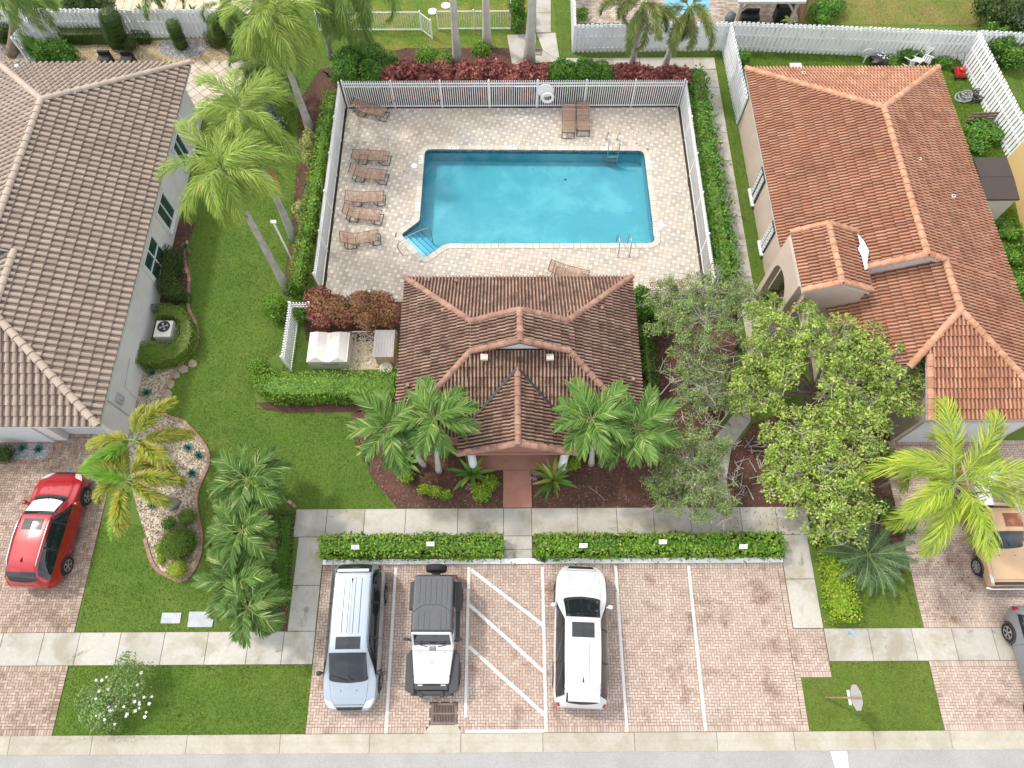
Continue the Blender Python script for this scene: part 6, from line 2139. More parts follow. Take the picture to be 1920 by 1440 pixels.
for sd in (.74, 1.26):
    b.patch('roof_edge_trim', M_TRIMB, t, -1.95, .5, sd - .012, sd + .012, .006, 10, 1)
suv_keys = [(-2.40, .80, .45, .85, .98, .60), (-2.34, .90, .36, 1.0, 1.25, .58), (-2.05, .94, .32, 1.06, 1.62, .585), (-1.75, .945, .30, 1.07, 1.80, .60), (-.6, .95, .30, 1.05, 1.84, .625), (.40, .95, .30, 1.04, 1.80, .62),
            (.62, .95, .30, 1.04, 1.70, .63), (.95, .945, .30, 1.04, 1.38, .66), (1.18, .94, .30, 1.04, 1.16, .70), (1.5, .94, .30, 1.02, 1.10, .72), (2.05, .90, .32, .94, 1.02, .68), (2.30, .76, .34, .84, .88, .55), (2.41, .60, .40, .66, .72, .42)]
t, b = make_car('white_suv', 'white sport utility car with sunroof parked alone in the middle bay', 'suv', (2.47, 2.06, .034), math.radians(-2.7), suv_keys, V_WHITE, .95, (1.42, -1.36), .38, 1.20, .47, -1.85, (-2.28, -1.93), (-.98, .10), (-.17, .33), (-1.75, .25), 4, spokes=6, fin=-1.5, rail_m=V_WHITE)
MB().box((.02, -2.02, 1.755), (1.05, .34, .035)).build('roof_spoiler', V_WHITE, t, world=False)
for x in (-1, 1):
    MB().bar((x * .52, 1.3, 1.125), (x * .46, 2.12, 1.035), .05, .02).build('hood_crease', V_WHITE, t, world=False)
MB().box((0, 2.36, .60), (.95, .06, .16)).build('bumper_insert', M_TRIMB, t, world=False)
red_keys = [(-2.22, .72, .42, .78, .90, .56), (-2.15, .86, .34, .92, 1.14, .56), (-1.90, .91, .28, .98, 1.45, .555), (-1.62, .92, .26, 1.0, 1.60, .575), (-.6, .925, .24, .99, 1.66, .61), (.22, .925, .24, .97, 1.62, .60),
            (.50, .92, .24, .96, 1.48, .60), (.85, .915, .24, .95, 1.22, .63), (1.12, .91, .24, .94, 1.05, .66), (1.45, .91, .25, .90, .98, .66), (1.90, .85, .26, .80, .86, .58), (2.14, .70, .28, .68, .72, .46), (2.24, .50, .34, .54, .58, .34)]
t, b = make_car('red_suv', 'red crossover with a white windshield shade on the left driveway', 'suv', (-17.66, 6.02, .034), math.radians(-2.0), red_keys, V_RED, .925, (1.33, -1.33), .35, 1.14, .28, -1.72, (-2.10, -1.78), (-.92, .05), (-.28, .15), (-1.6, .22), 0, spokes=5, fin=-1.35)
b.patch('windshield_shade', plain('sunshade_silver', (0.72, 0.73, 0.73), .5), t, lambda f: .45, lambda f: 1.02 - .13 * (2 * f - 1) ** 2, .80, 1.20, .012, 8, 16)
grey_keys = [(-2.18, .72, .42, .80, .92, .58), (-2.12, .86, .36, .92, 1.12, .58), (-1.85, .91, .30, .98, 1.42, .56), (-1.5, .92, .28, 1.0, 1.56, .57), (-.5, .925, .26, .98, 1.60, .59), (.25, .925, .26, .97, 1.56, .585),
             (.52, .92, .26, .96, 1.42, .59), (.90, .915, .26, .95, 1.18, .62), (1.15, .91, .26, .94, 1.04, .66), (1.45, .91, .27, .90, .97, .66), (1.90, .85, .28, .80, .86, .58), (2.10, .70, .30, .68, .72, .46), (2.20, .50, .36, .54, .58, .34)]
t, b = make_car('grey_crossover', 'grey crossover parked across the right hand pavement', 'car', (19.0, .78, .034), math.radians(180), grey_keys, V_GREY, .925, (1.30, -1.30), .35, 1.16, .32, -1.62, (-2.05, -1.70), (-.85, .10), None, None, 0, spokes=5)
truck_keys = [(-2.30, .76, .48, .80, .94, .70), (-2.25, .82, .45, .86, .97, .74), (-.62, .83, .42, .92, .985, .74), (-.55, .83, .42, .94, 1.2, .66), (-.46, .83, .42, .95, 1.50, .60), (-.30, .83, .42, .95, 1.58, .60), (.30, .83, .42, .95, 1.57, .60), (.42, .83, .42, .95, 1.50, .60),
              (.72, .83, .42, .95, 1.18, .64), (.92, .83, .42, .95, 1.02, .70), (1.2, .83, .42, .93, .99, .72), (2.15, .82, .44, .88, .93, .72), (2.28, .80, .46, .84, .88, .70)]
t, b = make_car('pickup_truck', 'old tan pickup truck with a rusty cab roof on the right driveway', 'pickup truck', (18.42, 5.95, .034), math.radians(180), truck_keys, V_TAN, .83, (1.52, -1.40), .34, .92, .38, -.42, (-.62, -.50), (), None, None, 0, mirror_m=M_TRIMB, spokes=8)
b.patch('rust_patch', mat('roof_rust', (0.20, 0.075, 0.045), .9, col2=(.36, .2, .11), scale2=3.5, lo2=.5, hi2=.65, var=.2), t, -.24, .26, .93, 1.24, .006, 6, 8)
MB().box((0, -1.45, .992), (1.42, 1.6, .03)).build('bed_floor', plain('bed_grey', (.14, .14, .145), .7), t, world=False)
for x in (-1, 1):
    MB().box((x * .76, -1.45, 1.01), (.10, 1.66, .08)).build('bed_side', V_TAN, t, world=False)
MB().tube([(-.84, 2.30, .55), (-.6, 2.37, .56), (.6, 2.37, .56), (.84, 2.30, .55)], .055, 8).build('bumper', M_CHROME, t, smooth=True, world=False)
for i, (x, y, s_) in enumerate(((.35, -.85, (.5, .45, .22)), (.40, -1.35, (.55, .4, .25)), (-.2, -1.7, (.5, .6, .15)))):
    o = MB().box((0, 0, s_[2] / 2), s_).build('plastic_box', plain('pale_plastic', (.55, .56, .58), .4), None)
    o.location = (18.42 - x, 5.95 - y, 1.045)
    tag(o, ('small pale plastic box in the pickup bed right behind the cab', 'larger pale plastic box in the middle of the pickup bed', 'flat pale tray at the tail of the pickup bed')[i], 'box')

# white off roader with black hard top
t = thing('off_roader', 'white off road vehicle with black hardtop and rear spare wheel', 'off road vehicle', (-2.77, 2.12, .034), rz=math.radians(179.6))
M_HARD = mat('black_hardtop', (0.085, 0.088, 0.095), .5, var=.12, vscale=8)
M_FLARE = mat('black_flare', (0.045, 0.046, 0.05), .6, var=.1)
mb = MB()
V = []
for y, w, z0, z1 in ((-1.92, .72, .45, 1.10), (.40, .74, .45, 1.10), (1.66, .60, .50, 1.02)):
    V += [(-w, y, z0), (w, y, z0), (w, y, z1), (-w, y, z1), (0, y, z1 + .035)]
F = [(0, 1, 2, 4, 3), (14, 12, 11, 10, 13)]
F = [(0, 3, 4, 2, 1)[::-1], (10, 11, 12, 14, 13)[::-1]]
for s_ in range(2):
    o_ = s_ * 5
    for i, j in ((0, 1), (1, 2), (2, 4), (4, 3), (3, 0)):
        F.append((o_ + i, o_ + 5 + i, o_ + 5 + j, o_ + j))
mb.add(V, F)
body = mb.build('body', V_WHITE, t, world=False)
bev = body.modifiers.new('bevel', 'BEVEL')
bev.width, bev.segments, bev.limit_method = .045, 3, 'ANGLE'
def slab(nm, c, s_, m, bevel=0.03, seg=2, parent=None, taper=1.0):
    o = MB().box(c, s_, taper=taper).build(nm, m, parent or t, world=False)
    if bevel:
        bv = o.modifiers.new('bevel', 'BEVEL')
        bv.width, bv.segments = bevel, seg
    return o
top = slab('hardtop', (0, -.93, 1.48), (1.46, 1.98, .74), M_HARD, .07, 3, taper=.945)
for k in range(6):
    x = -.48 + k * .192
    if True:
        MB().bar((x, -1.78, 1.858), (x, -.92, 1.858), .045, .018).build('roof_rib', M_HARD, top, world=False)
    if k not in (2,):
        MB().bar((x, -.66, 1.858), (x, -.04, 1.858), .045, .018).build('roof_rib', M_HARD, top, world=False)
seam = [(-.66, -.62, 1.853), (-.45, -.78, 1.853), (-.30, -.86, 1.853), (.30, -.86, 1.853), (.45, -.78, 1.853), (.66, -.62, 1.853)]
MB().tube(seam, .008, 5).build('panel_seam', M_BLACK, top, world=False)
# windshield frame and glass
mb = MB()
for a, c, w in (((-.69, .42, 1.10), (-.655, .07, 1.83), .07), ((.69, .42, 1.10), (.655, .07, 1.83), .07), ((-.655, .075, 1.82), (.655, .075, 1.82), .08), ((-.69, .42, 1.11), (.69, .42, 1.11), .06)):
    mb.bar(a, c, w, .06, up=(0, 1, .4))
mb.build('windshield_frame', V_WHITE, t, world=False)
MB().quad((-.655, .405, 1.13), (.655, .405, 1.13), (.625, .085, 1.79), (-.625, .085, 1.79)).build('windshield', M_CARGLASS, t, world=False)
for x in (-1, 1):
    MB().quad((x * .735, -.10, 1.15), (x * .735, -.72, 1.15), (x * .70, -.72, 1.74), (x * .70, -.14, 1.74)).build('side_window', M_CARGLASS, t, world=False)
    MB().quad((x * .735, -.85, 1.15), (x * .735, -1.75, 1.15), (x * .70, -1.70, 1.74), (x * .70, -.85, 1.74)).build('side_window', M_CARGLASS, t, world=False)
    mb = MB()
    mb.prism([(x * .60, 2.02), (x * .93, 1.86), (x * .945, .72), (x * .73, .50), (x * .735, .60), (x * .60, 1.72)], .80, .90)
    fl = mb.build('front_flare', M_FLARE, t, world=False)
    bv = fl.modifiers.new('bevel', 'BEVEL')
    bv.width, bv.segments = .04, 2
    slab('rear_flare', (x * .83, -1.30, .86), (.24, .98, .10), M_FLARE, .04)
    slab('rear_flare_front', (x * .85, -.88, .70), (.2, .14, .3), M_FLARE, .03)
    slab('side_step', (x * .80, -.28, .46), (.16, 1.05, .08), M_FLARE, .02)
    slab('mirror', (x * .93, .22, 1.20), (.20, .10, .20), M_TRIMB, .03)
    MB().bar((x * .74, .28, 1.15), (x * .86, .24, 1.18), .05, .05).build('mirror_arm', M_TRIMB, t, world=False)
    slab('headlight', (x * .40, 1.70, .82), (.2, .06, .2), M_LAMP, .03)
    slab('tail_light', (x * .66, -1.95, .98), (.14, .06, .22), M_TAIL, .02)
    for y in (1.32, -1.28):
        wheel(t, x * .80, y, .40, .27, 5, M_TRIMB)
    for y in (.66, 1.42):
        MB().lathe([(.022, 0), (.018, .03)], (x * (.62 if y > 1 else .42), y, 1.055 if y > 1 else 1.085), 8).build('hood_latch', M_TRIMB, t, world=False)
    MB().tube([(x * .18, .47, 1.13), (x * .46, .40, 1.20)], .012, 5).build('wiper', M_TRIMB, t, world=False)
slab('grille_panel', (0, 1.70, .70), (1.12, .30, .42), M_FLARE, .02)
slab('front_bumper', (0, 1.93, .62), (1.50, .22, .20), M_FLARE, .03)
for x in (-.36, .36):
    slab('tow_bracket', (x, 2.02, .72), (.13, .16, .14), M_TRIMB, .02)
slab('winch_cover', (0, 1.93, .74), (.80, .14, .08), M_FLARE, .02)
slab('rear_bumper', (0, -2.0, .58), (1.50, .16, .16), M_FLARE, .03)
mb = MB()
for k in range(7):
    mb.box((-.255 + k * .085, 1.678, .86), (.045, .02, .24))
mb.build('grille_slots', M_DARK, t, world=False)
mb = MB()
for k in range(6):
    mb.box((-.10 + k * .04, .52, 1.138), (.018, .14, .006))
mb.build('cowl_vent', M_DARK, t, world=False)
MB().box((0, .98, 1.098), (.14, .018, .008)).build('hood_badge', M_TRIMB, t, world=False)
MB().box((0, .44 + .16, 1.124), (1.44, .012, .006)).build('hood_seam', M_SEAM, t, world=False)
sp = MB().lathe([(.24, -.12), (.35, -.12), (.385, -.08), (.385, .08), (.35, .12), (.24, .12)], (0, -2.24, 1.02), 24, axis='y').build('spare_wheel', M_TYRE, t, world=False)
MB().lathe([(.23, -.13), (.20, -.10)], (0, -2.24, 1.02), 20, axis='y').build('rim', M_RIM, sp, world=False)
MB().box((0, -2.03, 1.0), (.3, .2, .12)).build('spare_mount', M_TRIMB, t, world=False)
# ------------------------------------------------------------------ foliage
L_HEDGE = leaf_mat('clusia_leaf', (0.075, 0.20, 0.018), (0.20, 0.36, 0.03), (0.36, 0.40, 0.08), .10, var=.22)
L_HEDGE_Y = leaf_mat('golden_hedge_leaf', (0.13, 0.26, 0.012), (0.30, 0.42, 0.03), (0.42, 0.45, 0.06), .15, var=.2)
L_BOX = leaf_mat('clipped_leaf', (0.085, 0.17, 0.018), (0.19, 0.27, 0.035), (.25, .28, .06), .08, var=.2, vscale=1.5)
L_DARK = leaf_mat('dark_clipped_leaf', (0.035, 0.075, 0.015), (0.085, 0.135, 0.028), (.12, .14, .04), .08, var=.25)
L_GREEN = leaf_mat('shrub_leaf', (0.055, 0.17, 0.02), (0.14, 0.30, 0.035), (.26, .36, .07), .08, var=.25)
L_RED = leaf_mat('copper_leaf', (0.17, 0.05, 0.045), (0.36, 0.115, 0.095), (.52, .20, .16), .22, var=.25)
L_COPPER = leaf_mat('croton_leaf', (0.30, 0.125, 0.075), (0.40, 0.27, 0.09), (.46, .20, .15), .25, var=.3, vscale=1.6)
L_OAK = leaf_mat('oak_leaf', (0.12, 0.20, 0.045), (0.25, 0.335, 0.095), (.36, .40, .2), .12, var=.38, vscale=2.0)
L_TREE = leaf_mat('broad_leaf', (0.14, 0.25, 0.03), (0.36, 0.46, 0.08), (.50, .52, .18), .15, var=.42, vscale=2.2)
L_BUSH = leaf_mat('flowering_bush_leaf', (0.11, 0.22, 0.05), (0.24, 0.33, 0.10), (.33, .38, .16), .1, var=.2)
L_TEAL = leaf_mat('agave_leaf', (0.045, 0.15, 0.13), (0.08, 0.22, 0.19), None, trans=.1, var=.15)
L_FERN = leaf_mat('fern_leaf', (0.05, 0.12, 0.03), (0.10, 0.19, 0.05), None, var=.2)
L_GREYGREEN = leaf_mat('silver_shrub_leaf', (0.10, 0.16, 0.11), (0.20, 0.27, 0.19), None, var=.2)
L_VARIEG = leaf_mat('variegated_leaf', (0.40, 0.42, 0.12), (0.55, 0.53, 0.24), (.2, .28, .06), .25, var=.15)
L_STRAPLEAF = leaf_mat('crinum_leaf', (0.09, 0.21, 0.03), (0.16, 0.29, 0.05), (.36, .40, .07), .2, trans=.2, var=.15)
L_YSTRAP = leaf_mat('yellow_dracaena_leaf', (0.26, 0.36, 0.04), (0.45, 0.48, 0.10), None, trans=.2, var=.15)
M_BARK = mat('pale_bark', (0.34, 0.31, 0.27), .9, col2=(.22, .19, .16), scale2=3, var=.25, vscale=15)
M_TWIG = mat('grey_twig', (0.38, 0.345, 0.30), .9, var=.2)
M_BARKD = mat('brown_bark', (0.15, 0.115, 0.085), .9, col2=(.23, .18, .14), scale2=4, var=.3, vscale=18)
M_PALMTRUNK = mat('grey_palm_trunk', (0.40, 0.385, 0.34), .85, col2=(.27, .25, .215), scale2=2.5, lo2=.45, hi2=.65, var=.16, vscale=10, col3=(.30, .335, .235), scale3=1.2)
M_ROYAL = mat('pale_royal_trunk', (0.50, 0.48, 0.43), .8, col2=(.33, .34, .28), scale2=1.6, lo2=.5, hi2=.72, var=.14, vscale=9)
M_SHAFT = plain('green_crownshaft', (.17, .27, .06), .4)
M_PETIOLE = plain('pale_petiole', (.26, .33, .10), .5)
M_DEAD = leaf_mat('dead_frond', (.36, .28, .21), (.48, .40, .32), None, trans=.15, var=.2)
M_ORANGE = mat('orange_sheath', (.42, .17, .06), .7, var=.3, vscale=6)

def leaves_np(p, nrm, size, asp=0.5, up=0.25, jit=0.9, fold=0.12, droop=0.0):
    """Leaf quads at points p facing roughly nrm."""
    n = len(p)
    nn = nrm + RNG.normal(0, jit * .5, (n, 3))
    nn /= np.linalg.norm(nn, axis=1, keepdims=True) + 1e-9
    r = RNG.normal(0, 1, (n, 3))
    d = r - (r * nn).sum(1, keepdims=True) * nn
    d /= np.linalg.norm(d, axis=1, keepdims=True) + 1e-9
    d = d + nn * up
    d[:, 2] -= droop
    d /= np.linalg.norm(d, axis=1, keepdims=True)
    s = np.cross(nn, d)
    s /= np.linalg.norm(s, axis=1, keepdims=True) + 1e-9
    L = (size * RNG.uniform(.6, 1.25, n))[:, None]
    W = L * asp * .5
    V = np.zeros((n, 4, 3))
    V[:, 0] = p
    V[:, 1] = p + d * L * .5 + s * W - nn * W * fold * 2
    V[:, 2] = p + d * L
    V[:, 3] = p + d * L * .5 - s * W - nn * W * fold * 2
    return V

def leaf_obj(name, Vs, m, parent):
    V = np.concatenate(Vs).reshape(-1, 3)
    F = np.arange(len(V)).reshape(-1, 4)
    return mesh_obj(name, V, F, m, parent=parent)

def sm_noise(p, f, seed=0.0):
    x, y, z = p[:, 0] * f + seed, p[:, 1] * f + seed * 1.7, p[:, 2] * f
    return (np.sin(x * 1.3 + np.sin(y * 1.7)) + np.sin(y * 1.9 + np.sin(z * 1.3 + x)) + np.sin(z * 2.1 + x * .7)) / 3

def hedge(name, label, poly, h, m, size=.11, dens=300, lump=.06, z0=.08, cat='hedge', asp=.6, core=.86, group=None, up=.25):
    """Clipped hedge on a ground polygon: stems core and a shell of leaves on top and sides."""
    c = np.mean(poly, 0)
    t = thing(name, label, cat, (c[0], c[1], 0), group)
    nt_ = int(poly_area(poly) * dens)
    q = rand_in_poly(poly, nt_)
    P1 = np.c_[q, np.full(nt_, h)]
    N1 = np.tile([0, 0, 1.0], (nt_, 1))
    per = [(np.array(a), np.array(b)) for a, b in zip(poly, poly[1:] + poly[:1])]
    s = sum(a[0] * b[1] - b[0] * a[1] for a, b in per)
    P2, N2 = [], []
    for a, b in per:
        L = np.linalg.norm(b - a)
        k = int(L * h * dens * .8)
        if k < 1 or L < 1e-6:
            continue
        f = RNG.uniform(0, 1, k)[:, None]
        d = (b - a) / L
        n = np.array([d[1], -d[0]]) * (1 if s > 0 else -1)
        P2.append(np.c_[a + (b - a) * f, RNG.uniform(z0, h, k)])
        N2.append(np.tile([n[0], n[1], .25], (k, 1)))
    Pp = np.vstack([P1] + P2)
    Nn = np.vstack([N1] + N2)
    k = sm_noise(Pp, 3.0, c[0])[:, None] * lump + RNG.normal(0, lump * .5, (len(Pp), 1))
    Pp = Pp + Nn * k
    Pp[:, 2] = np.maximum(Pp[:, 2], z0 * .5)
    leaf_obj('foliage', [leaves_np(Pp, Nn, size, asp, up)], m, t)
    co = MB()
    ip = offset_poly(poly, -min(.20, size * 1.7))
    co.prism(ip, .0, h - max(.10, size * 1.6))
    co.build('inner_growth', m, t)
    return t

def shrub(name, label, blobs, m, size=.11, dens=260, lump=.12, cat='shrub', asp=.6, stem=True, m2=None, f2=0.0, group=None, up=.3, core=.72, droop=0.0):
    """Loose shrub from ellipsoid clumps: blobs = [(x, y, z, rx, ry, rz)]."""
    c = np.mean([b[:2] for b in blobs], 0)
    t = thing(name, label, cat, (c[0], c[1], 0), group)
    Vs, Vs2, co = [], [], MB()
    for bi, (x, y, z, rx, ry, rz) in enumerate(blobs):
        n = int(4 * math.pi * ((rx * ry + rx * rz + ry * rz) / 3) * dens)
        d = RNG.normal(0, 1, (n, 3))
        d /= np.linalg.norm(d, axis=1, keepdims=True)
        d[:, 2] = np.where(d[:, 2] < -.35, -d[:, 2], d[:, 2])
        k = 1 + lump * (sm_noise(d, 4, bi * 3.1)[:, None] * 1.2) - np.abs(RNG.normal(0, .16, (n, 1)))
        p = d * [rx, ry, rz] * k + [x, y, z]
        p[:, 2] = np.maximum(p[:, 2], .03)
        nn = d / np.array([rx, ry, rz])
        nn /= np.linalg.norm(nn, axis=1, keepdims=True)
        L = leaves_np(p, nn, size, asp, up, droop=droop)
        if m2 is not None:
            sel = (sm_noise(p, 2.2, 5.0) + RNG.normal(0, .25, n)) > (1 - 2 * f2)
            Vs2.append(L[sel])
            L = L[~sel]
        Vs.append(L)
        V, F = [], []
        for i in range(6):
            a = -math.pi / 2 + math.pi * i / 5
            for j in range(9):
                b = 2 * math.pi * j / 9
                V.append((x + rx * core * math.cos(a) * math.cos(b), y + ry * core * math.cos(a) * math.sin(b), max(.0, z + rz * core * math.sin(a))))
        for i in range(5):
            for j in range(9):
                F.append((i * 9 + j, i * 9 + (j + 1) % 9, i * 9 + 9 + (j + 1) % 9, i * 9 + 9 + j))
        co.add(V, F)
    leaf_obj('foliage', Vs, m, t)
    if m2 is not None and sum(len(v) for v in Vs2):
        leaf_obj('foliage_tips', Vs2, m2, t)
    if core > 0:
        co.build('inner_growth', m, t)
    return t

def blob_px(u, v, z, rpx, rz=None, ratio=1.0):
    p = P(u, v, z)
    pxm = FOCAL * (math.sin(PITCH) + (v - 720) / FOCAL * math.cos(PITCH)) / (CAM_H - z)
    r = rpx / pxm
    return (p[0], p[1], z, r, r * ratio, rz if rz else r)

# ------------------------------------------------------------------ palms
def frond_data(L, pairs, ll, lw, droop, ldroop=.9, plum=.1, pet=.16, fa=50, vang=.25, seed=0, tipf=.35, around=1, curl=0.0):
    """One pinnate frond: arching rachis along +x with leaflet strips; returns V, F (quads/tris), material ids."""
    rg = np.random.default_rng(seed)
    ns = 14
    s = np.linspace(0, 1, ns + 1)
    ang = -droop * s ** 1.35
    pts = [np.zeros(3)]
    for i in range(ns):
        a = (ang[i] + ang[i + 1]) / 2
        pts.append(pts[-1] + np.array([math.cos(a), curl * s[i], math.sin(a)]) * (L / ns))
    pts = np.array(pts)
    V, F, mi = [], [], []
    for i in range(ns + 1):                              # rachis
        w = .022 * (1 - .75 * s[i]) * (L / 2) ** .5
        V += [pts[i] + (0, w, 0), pts[i] + (0, 0, w), pts[i] + (0, -w, 0)]
    for i in range(ns):
        for k in range(3):
            F.append((i * 3 + k, i * 3 + 3 + k, i * 3 + 3 + (k + 1) % 3, i * 3 + (k + 1) % 3))
            mi.append(1)
    for p in range(pairs):
        f = pet + (1 - pet) * (p + .5) / pairs
        x = f * ns
        i = min(int(x), ns - 1)
        base = pts[i] + (pts[i + 1] - pts[i]) * (x - i)
        a = -droop * f ** 1.35
        tg = np.array([math.cos(a), 0, math.sin(a)])
        nu = np.array([-math.sin(a), 0, math.cos(a)])
        prof = min(1.0, .45 + 2.6 * (f - pet)) * (1 - (1 - tipf) * max(0, (f - .62) / .38) ** 1.4)
        for sd in (-1, 1):
            for ar in range(around):
                l = ll * prof * rg.uniform(.85, 1.12)
                roll = vang + rg.normal(0, plum) + (0 if around == 1 else (ar - (around - 1) / 2) * 1.0)
                fang = math.radians(fa * (1 - .45 * f) + rg.normal(0, 5))
                sv = np.array([0, sd * math.cos(roll), 0]) + nu * math.sin(roll)
                d = tg * math.cos(fang) + sv * math.sin(fang)
                wv = np.cross(d, nu)
                wv /= np.linalg.norm(wv) + 1e-9
                wv = wv * .8 + nu * .35 * sd * (1 if rg.random() < .5 else -1)
                w = lw * (.6 + .4 * prof)
                q = base.copy()
                o = len(V)
                prev = d.copy()
                for k, (ff, ww) in enumerate(((0, .5), (.33, 1.0), (.70, .75), (1.0, 0))):
                    if k:
                        step = (ff - (0, .33, .70, 1.0)[k - 1]) * l
                        prev = prev + np.array([0, 0, -ldroop * (ff ** 1.2) * .55])
                        prev /= np.linalg.norm(prev)
                        q = q + prev * step
                    if k < 3:
                        V += [q + wv * w * ww * .5, q - wv * w * ww * .5]
                    else:
                        V += [q]
                F += [(o, o + 2, o + 3, o + 1), (o + 2, o + 4, o + 5, o + 3), (o + 4, o + 6, o + 5)]
                mi += [0, 0, 0]
    return np.array(V), F, mi

FROND = {}
def frond_meshes(kind, spec, mats, n=3):
    if kind not in FROND:
        FROND[kind] = []
        for k in range(n):
            sp = dict(spec)
            sp['droop'] = spec['droop'] * (.75 + .25 * k)
            sp['seed'] = k + 5
            V, F, mi = frond_data(**sp)
            FROND[kind].append(mesh_data('frond', V, F, mats, mi))
    return FROND[kind]

def palm(label, base, crown, kind, spec, leaf, nf, tr=(.16, .11), trunk_m=M_PALMTRUNK, shaft=0.0, el=(75, -25), bend=0.0, scale=1.0, name='palm_tree', az0=None, mats=None, spear=True, cat='palm', group=None, only=None, hang=0, seedv=None):
    """Palm with its base and crown given in metres; fronds are copies of a few frond meshes."""
    rg = random.Random(seedv if seedv is not None else int(base[0] * 100 + base[1] * 7))
    b, c = Vector(base), Vector(crown)
    t = thing(name, label, cat, (b.x, b.y, b.z), group)
    d = c - b
    pts, rs = [], []
    side = Vector((d.y, -d.x, 0))
    if side.length < .01:
        side = Vector((1, 0, 0))
    side.normalize()
    for k in range(13):
        f = k / 12
        p = b + d * f + side * (bend * math.sin(math.pi * f))
        # lean: more upright towards the crown
        p += Vector((d.x, d.y, 0)) * (-.12 * math.sin(math.pi * f))
        pts.append(p)
        rs.append(tr[0] + (tr[1] - tr[0]) * f + (.05 * tr[0] / .16 * (1 - f) ** 6 * 2) + (.006 if k % 2 else 0))
    MB().tube(pts, rs, 10).build('trunk', trunk_m, t, smooth=True)
    if shaft:
        dd = (pts[-1] - pts[-2]).normalized()
        MB().tube([c - dd * .05, c + dd * shaft * .3, c + dd * shaft], [tr[1] * 1.05, tr[1] * 1.25, tr[1] * .55], 10).build('crownshaft', M_SHAFT, t, smooth=True)
        c = c + dd * shaft * .8
    ms = frond_meshes(kind, spec, mats or [leaf, M_PETIOLE])
    for k in range(nf):
        f = k / max(1, nf - 1)
        az = (az0 or 0) + k * 2.39996 + rg.uniform(-.2, .2)
        e = math.radians(el[0] + (el[1] - el[0]) * f + rg.uniform(-8, 8))
        if only is not None and not only(math.degrees(az) % 360):
            continue
        M = Matrix.Translation(c + Vector((0, 0, .03 * (1 - f)))) @ Matrix.Rotation(az, 4, 'Z') @ Matrix.Rotation(-e, 4, 'Y') @ Matrix.Rotation(rg.uniform(-.35, .35), 4, 'X') @ Matrix.Scale(scale * rg.uniform(.86, 1.08), 4)
        inst('frond', ms[min(len(ms) - 1, rg.randrange(len(ms)))], M, t)
    return t

def VB(u, v, z=0.0):
    q = P(u, v, z)
    return (q[0], q[1], z)

F_QUEEN = leaf_mat('queen_palm_leaflet', (0.18, 0.31, 0.04), (0.33, 0.44, 0.075), (.48, .53, .15), .18, trans=.35, var=.22, vscale=.8)
F_QUEEN_D = leaf_mat('queen_palm_leaflet_deep', (0.10, 0.19, 0.035), (0.17, 0.27, 0.055), (.3, .3, .1), .08, trans=.3, var=.2)
F_ADON = leaf_mat('adonidia_leaflet', (0.065, 0.16, 0.026), (0.165, 0.285, 0.05), (.36, .42, .14), .09, trans=.25, var=.2, vscale=1.6)
F_ADON_D = leaf_mat('adonidia_leaflet_deep', (0.055, 0.135, 0.022), (0.14, 0.24, 0.042), (.34, .40, .14), .09, trans=.25, var=.2, vscale=1.6)
F_FOX = leaf_mat('foxtail_leaflet', (0.34, 0.33, 0.045), (0.47, 0.44, 0.075), (.2, .33, .04), .22, trans=.25, var=.25, vscale=.9)
F_FOXG = leaf_mat('foxtail_leaflet_green', (0.14, 0.31, 0.03), (0.25, 0.42, 0.05), None, trans=.25, var=.2)
F_FOXROYAL = leaf_mat('royal_leaflet', (0.13, 0.20, 0.05), (0.24, 0.29, 0.07), (.34, .28, .1), .15, trans=.25, var=.25)
F_YEL = leaf_mat('golden_palm_leaflet', (0.27, 0.40, 0.035), (0.42, 0.52, 0.06), (.52, .54, .06), .08, trans=.35, var=.2, vscale=.7)
F_CYC = leaf_mat('cycad_leaflet', (0.075, 0.14, 0.055), (0.135, 0.21, 0.09), None, trans=.15, var=.2, vscale=2)

S_QUEEN = dict(L=2.75, pairs=84, ll=.78, lw=.036, droop=2.0, ldroop=1.35, plum=.55, pet=.12, fa=58, vang=.15)
S_ADON = dict(L=1.6, pairs=56, ll=.60, lw=.052, droop=1.7, ldroop=.55, plum=.10, pet=.14, fa=56, vang=.42, tipf=.5)
S_FOX = dict(L=1.9, pairs=72, ll=.46, lw=.036, droop=1.1, ldroop=.25, plum=.4, pet=.17, fa=64, vang=.35, tipf=.6, around=3)
S_ROY = dict(L=2.5, pairs=80, ll=.50, lw=.034, droop=1.7, ldroop=.6, plum=.5, pet=.12, fa=60, vang=.2, tipf=.5, around=2)
S_YEL = dict(L=3.0, pairs=74, ll=.95, lw=.044, droop=1.6, ldroop=1.35, plum=.5, pet=.16, fa=58, vang=.15)
S_CYC = dict(L=1.75, pairs=70, ll=.27, lw=.022, droop=.85, ldroop=.2, plum=.06, pet=.07, fa=62, vang=.15, tipf=.35)

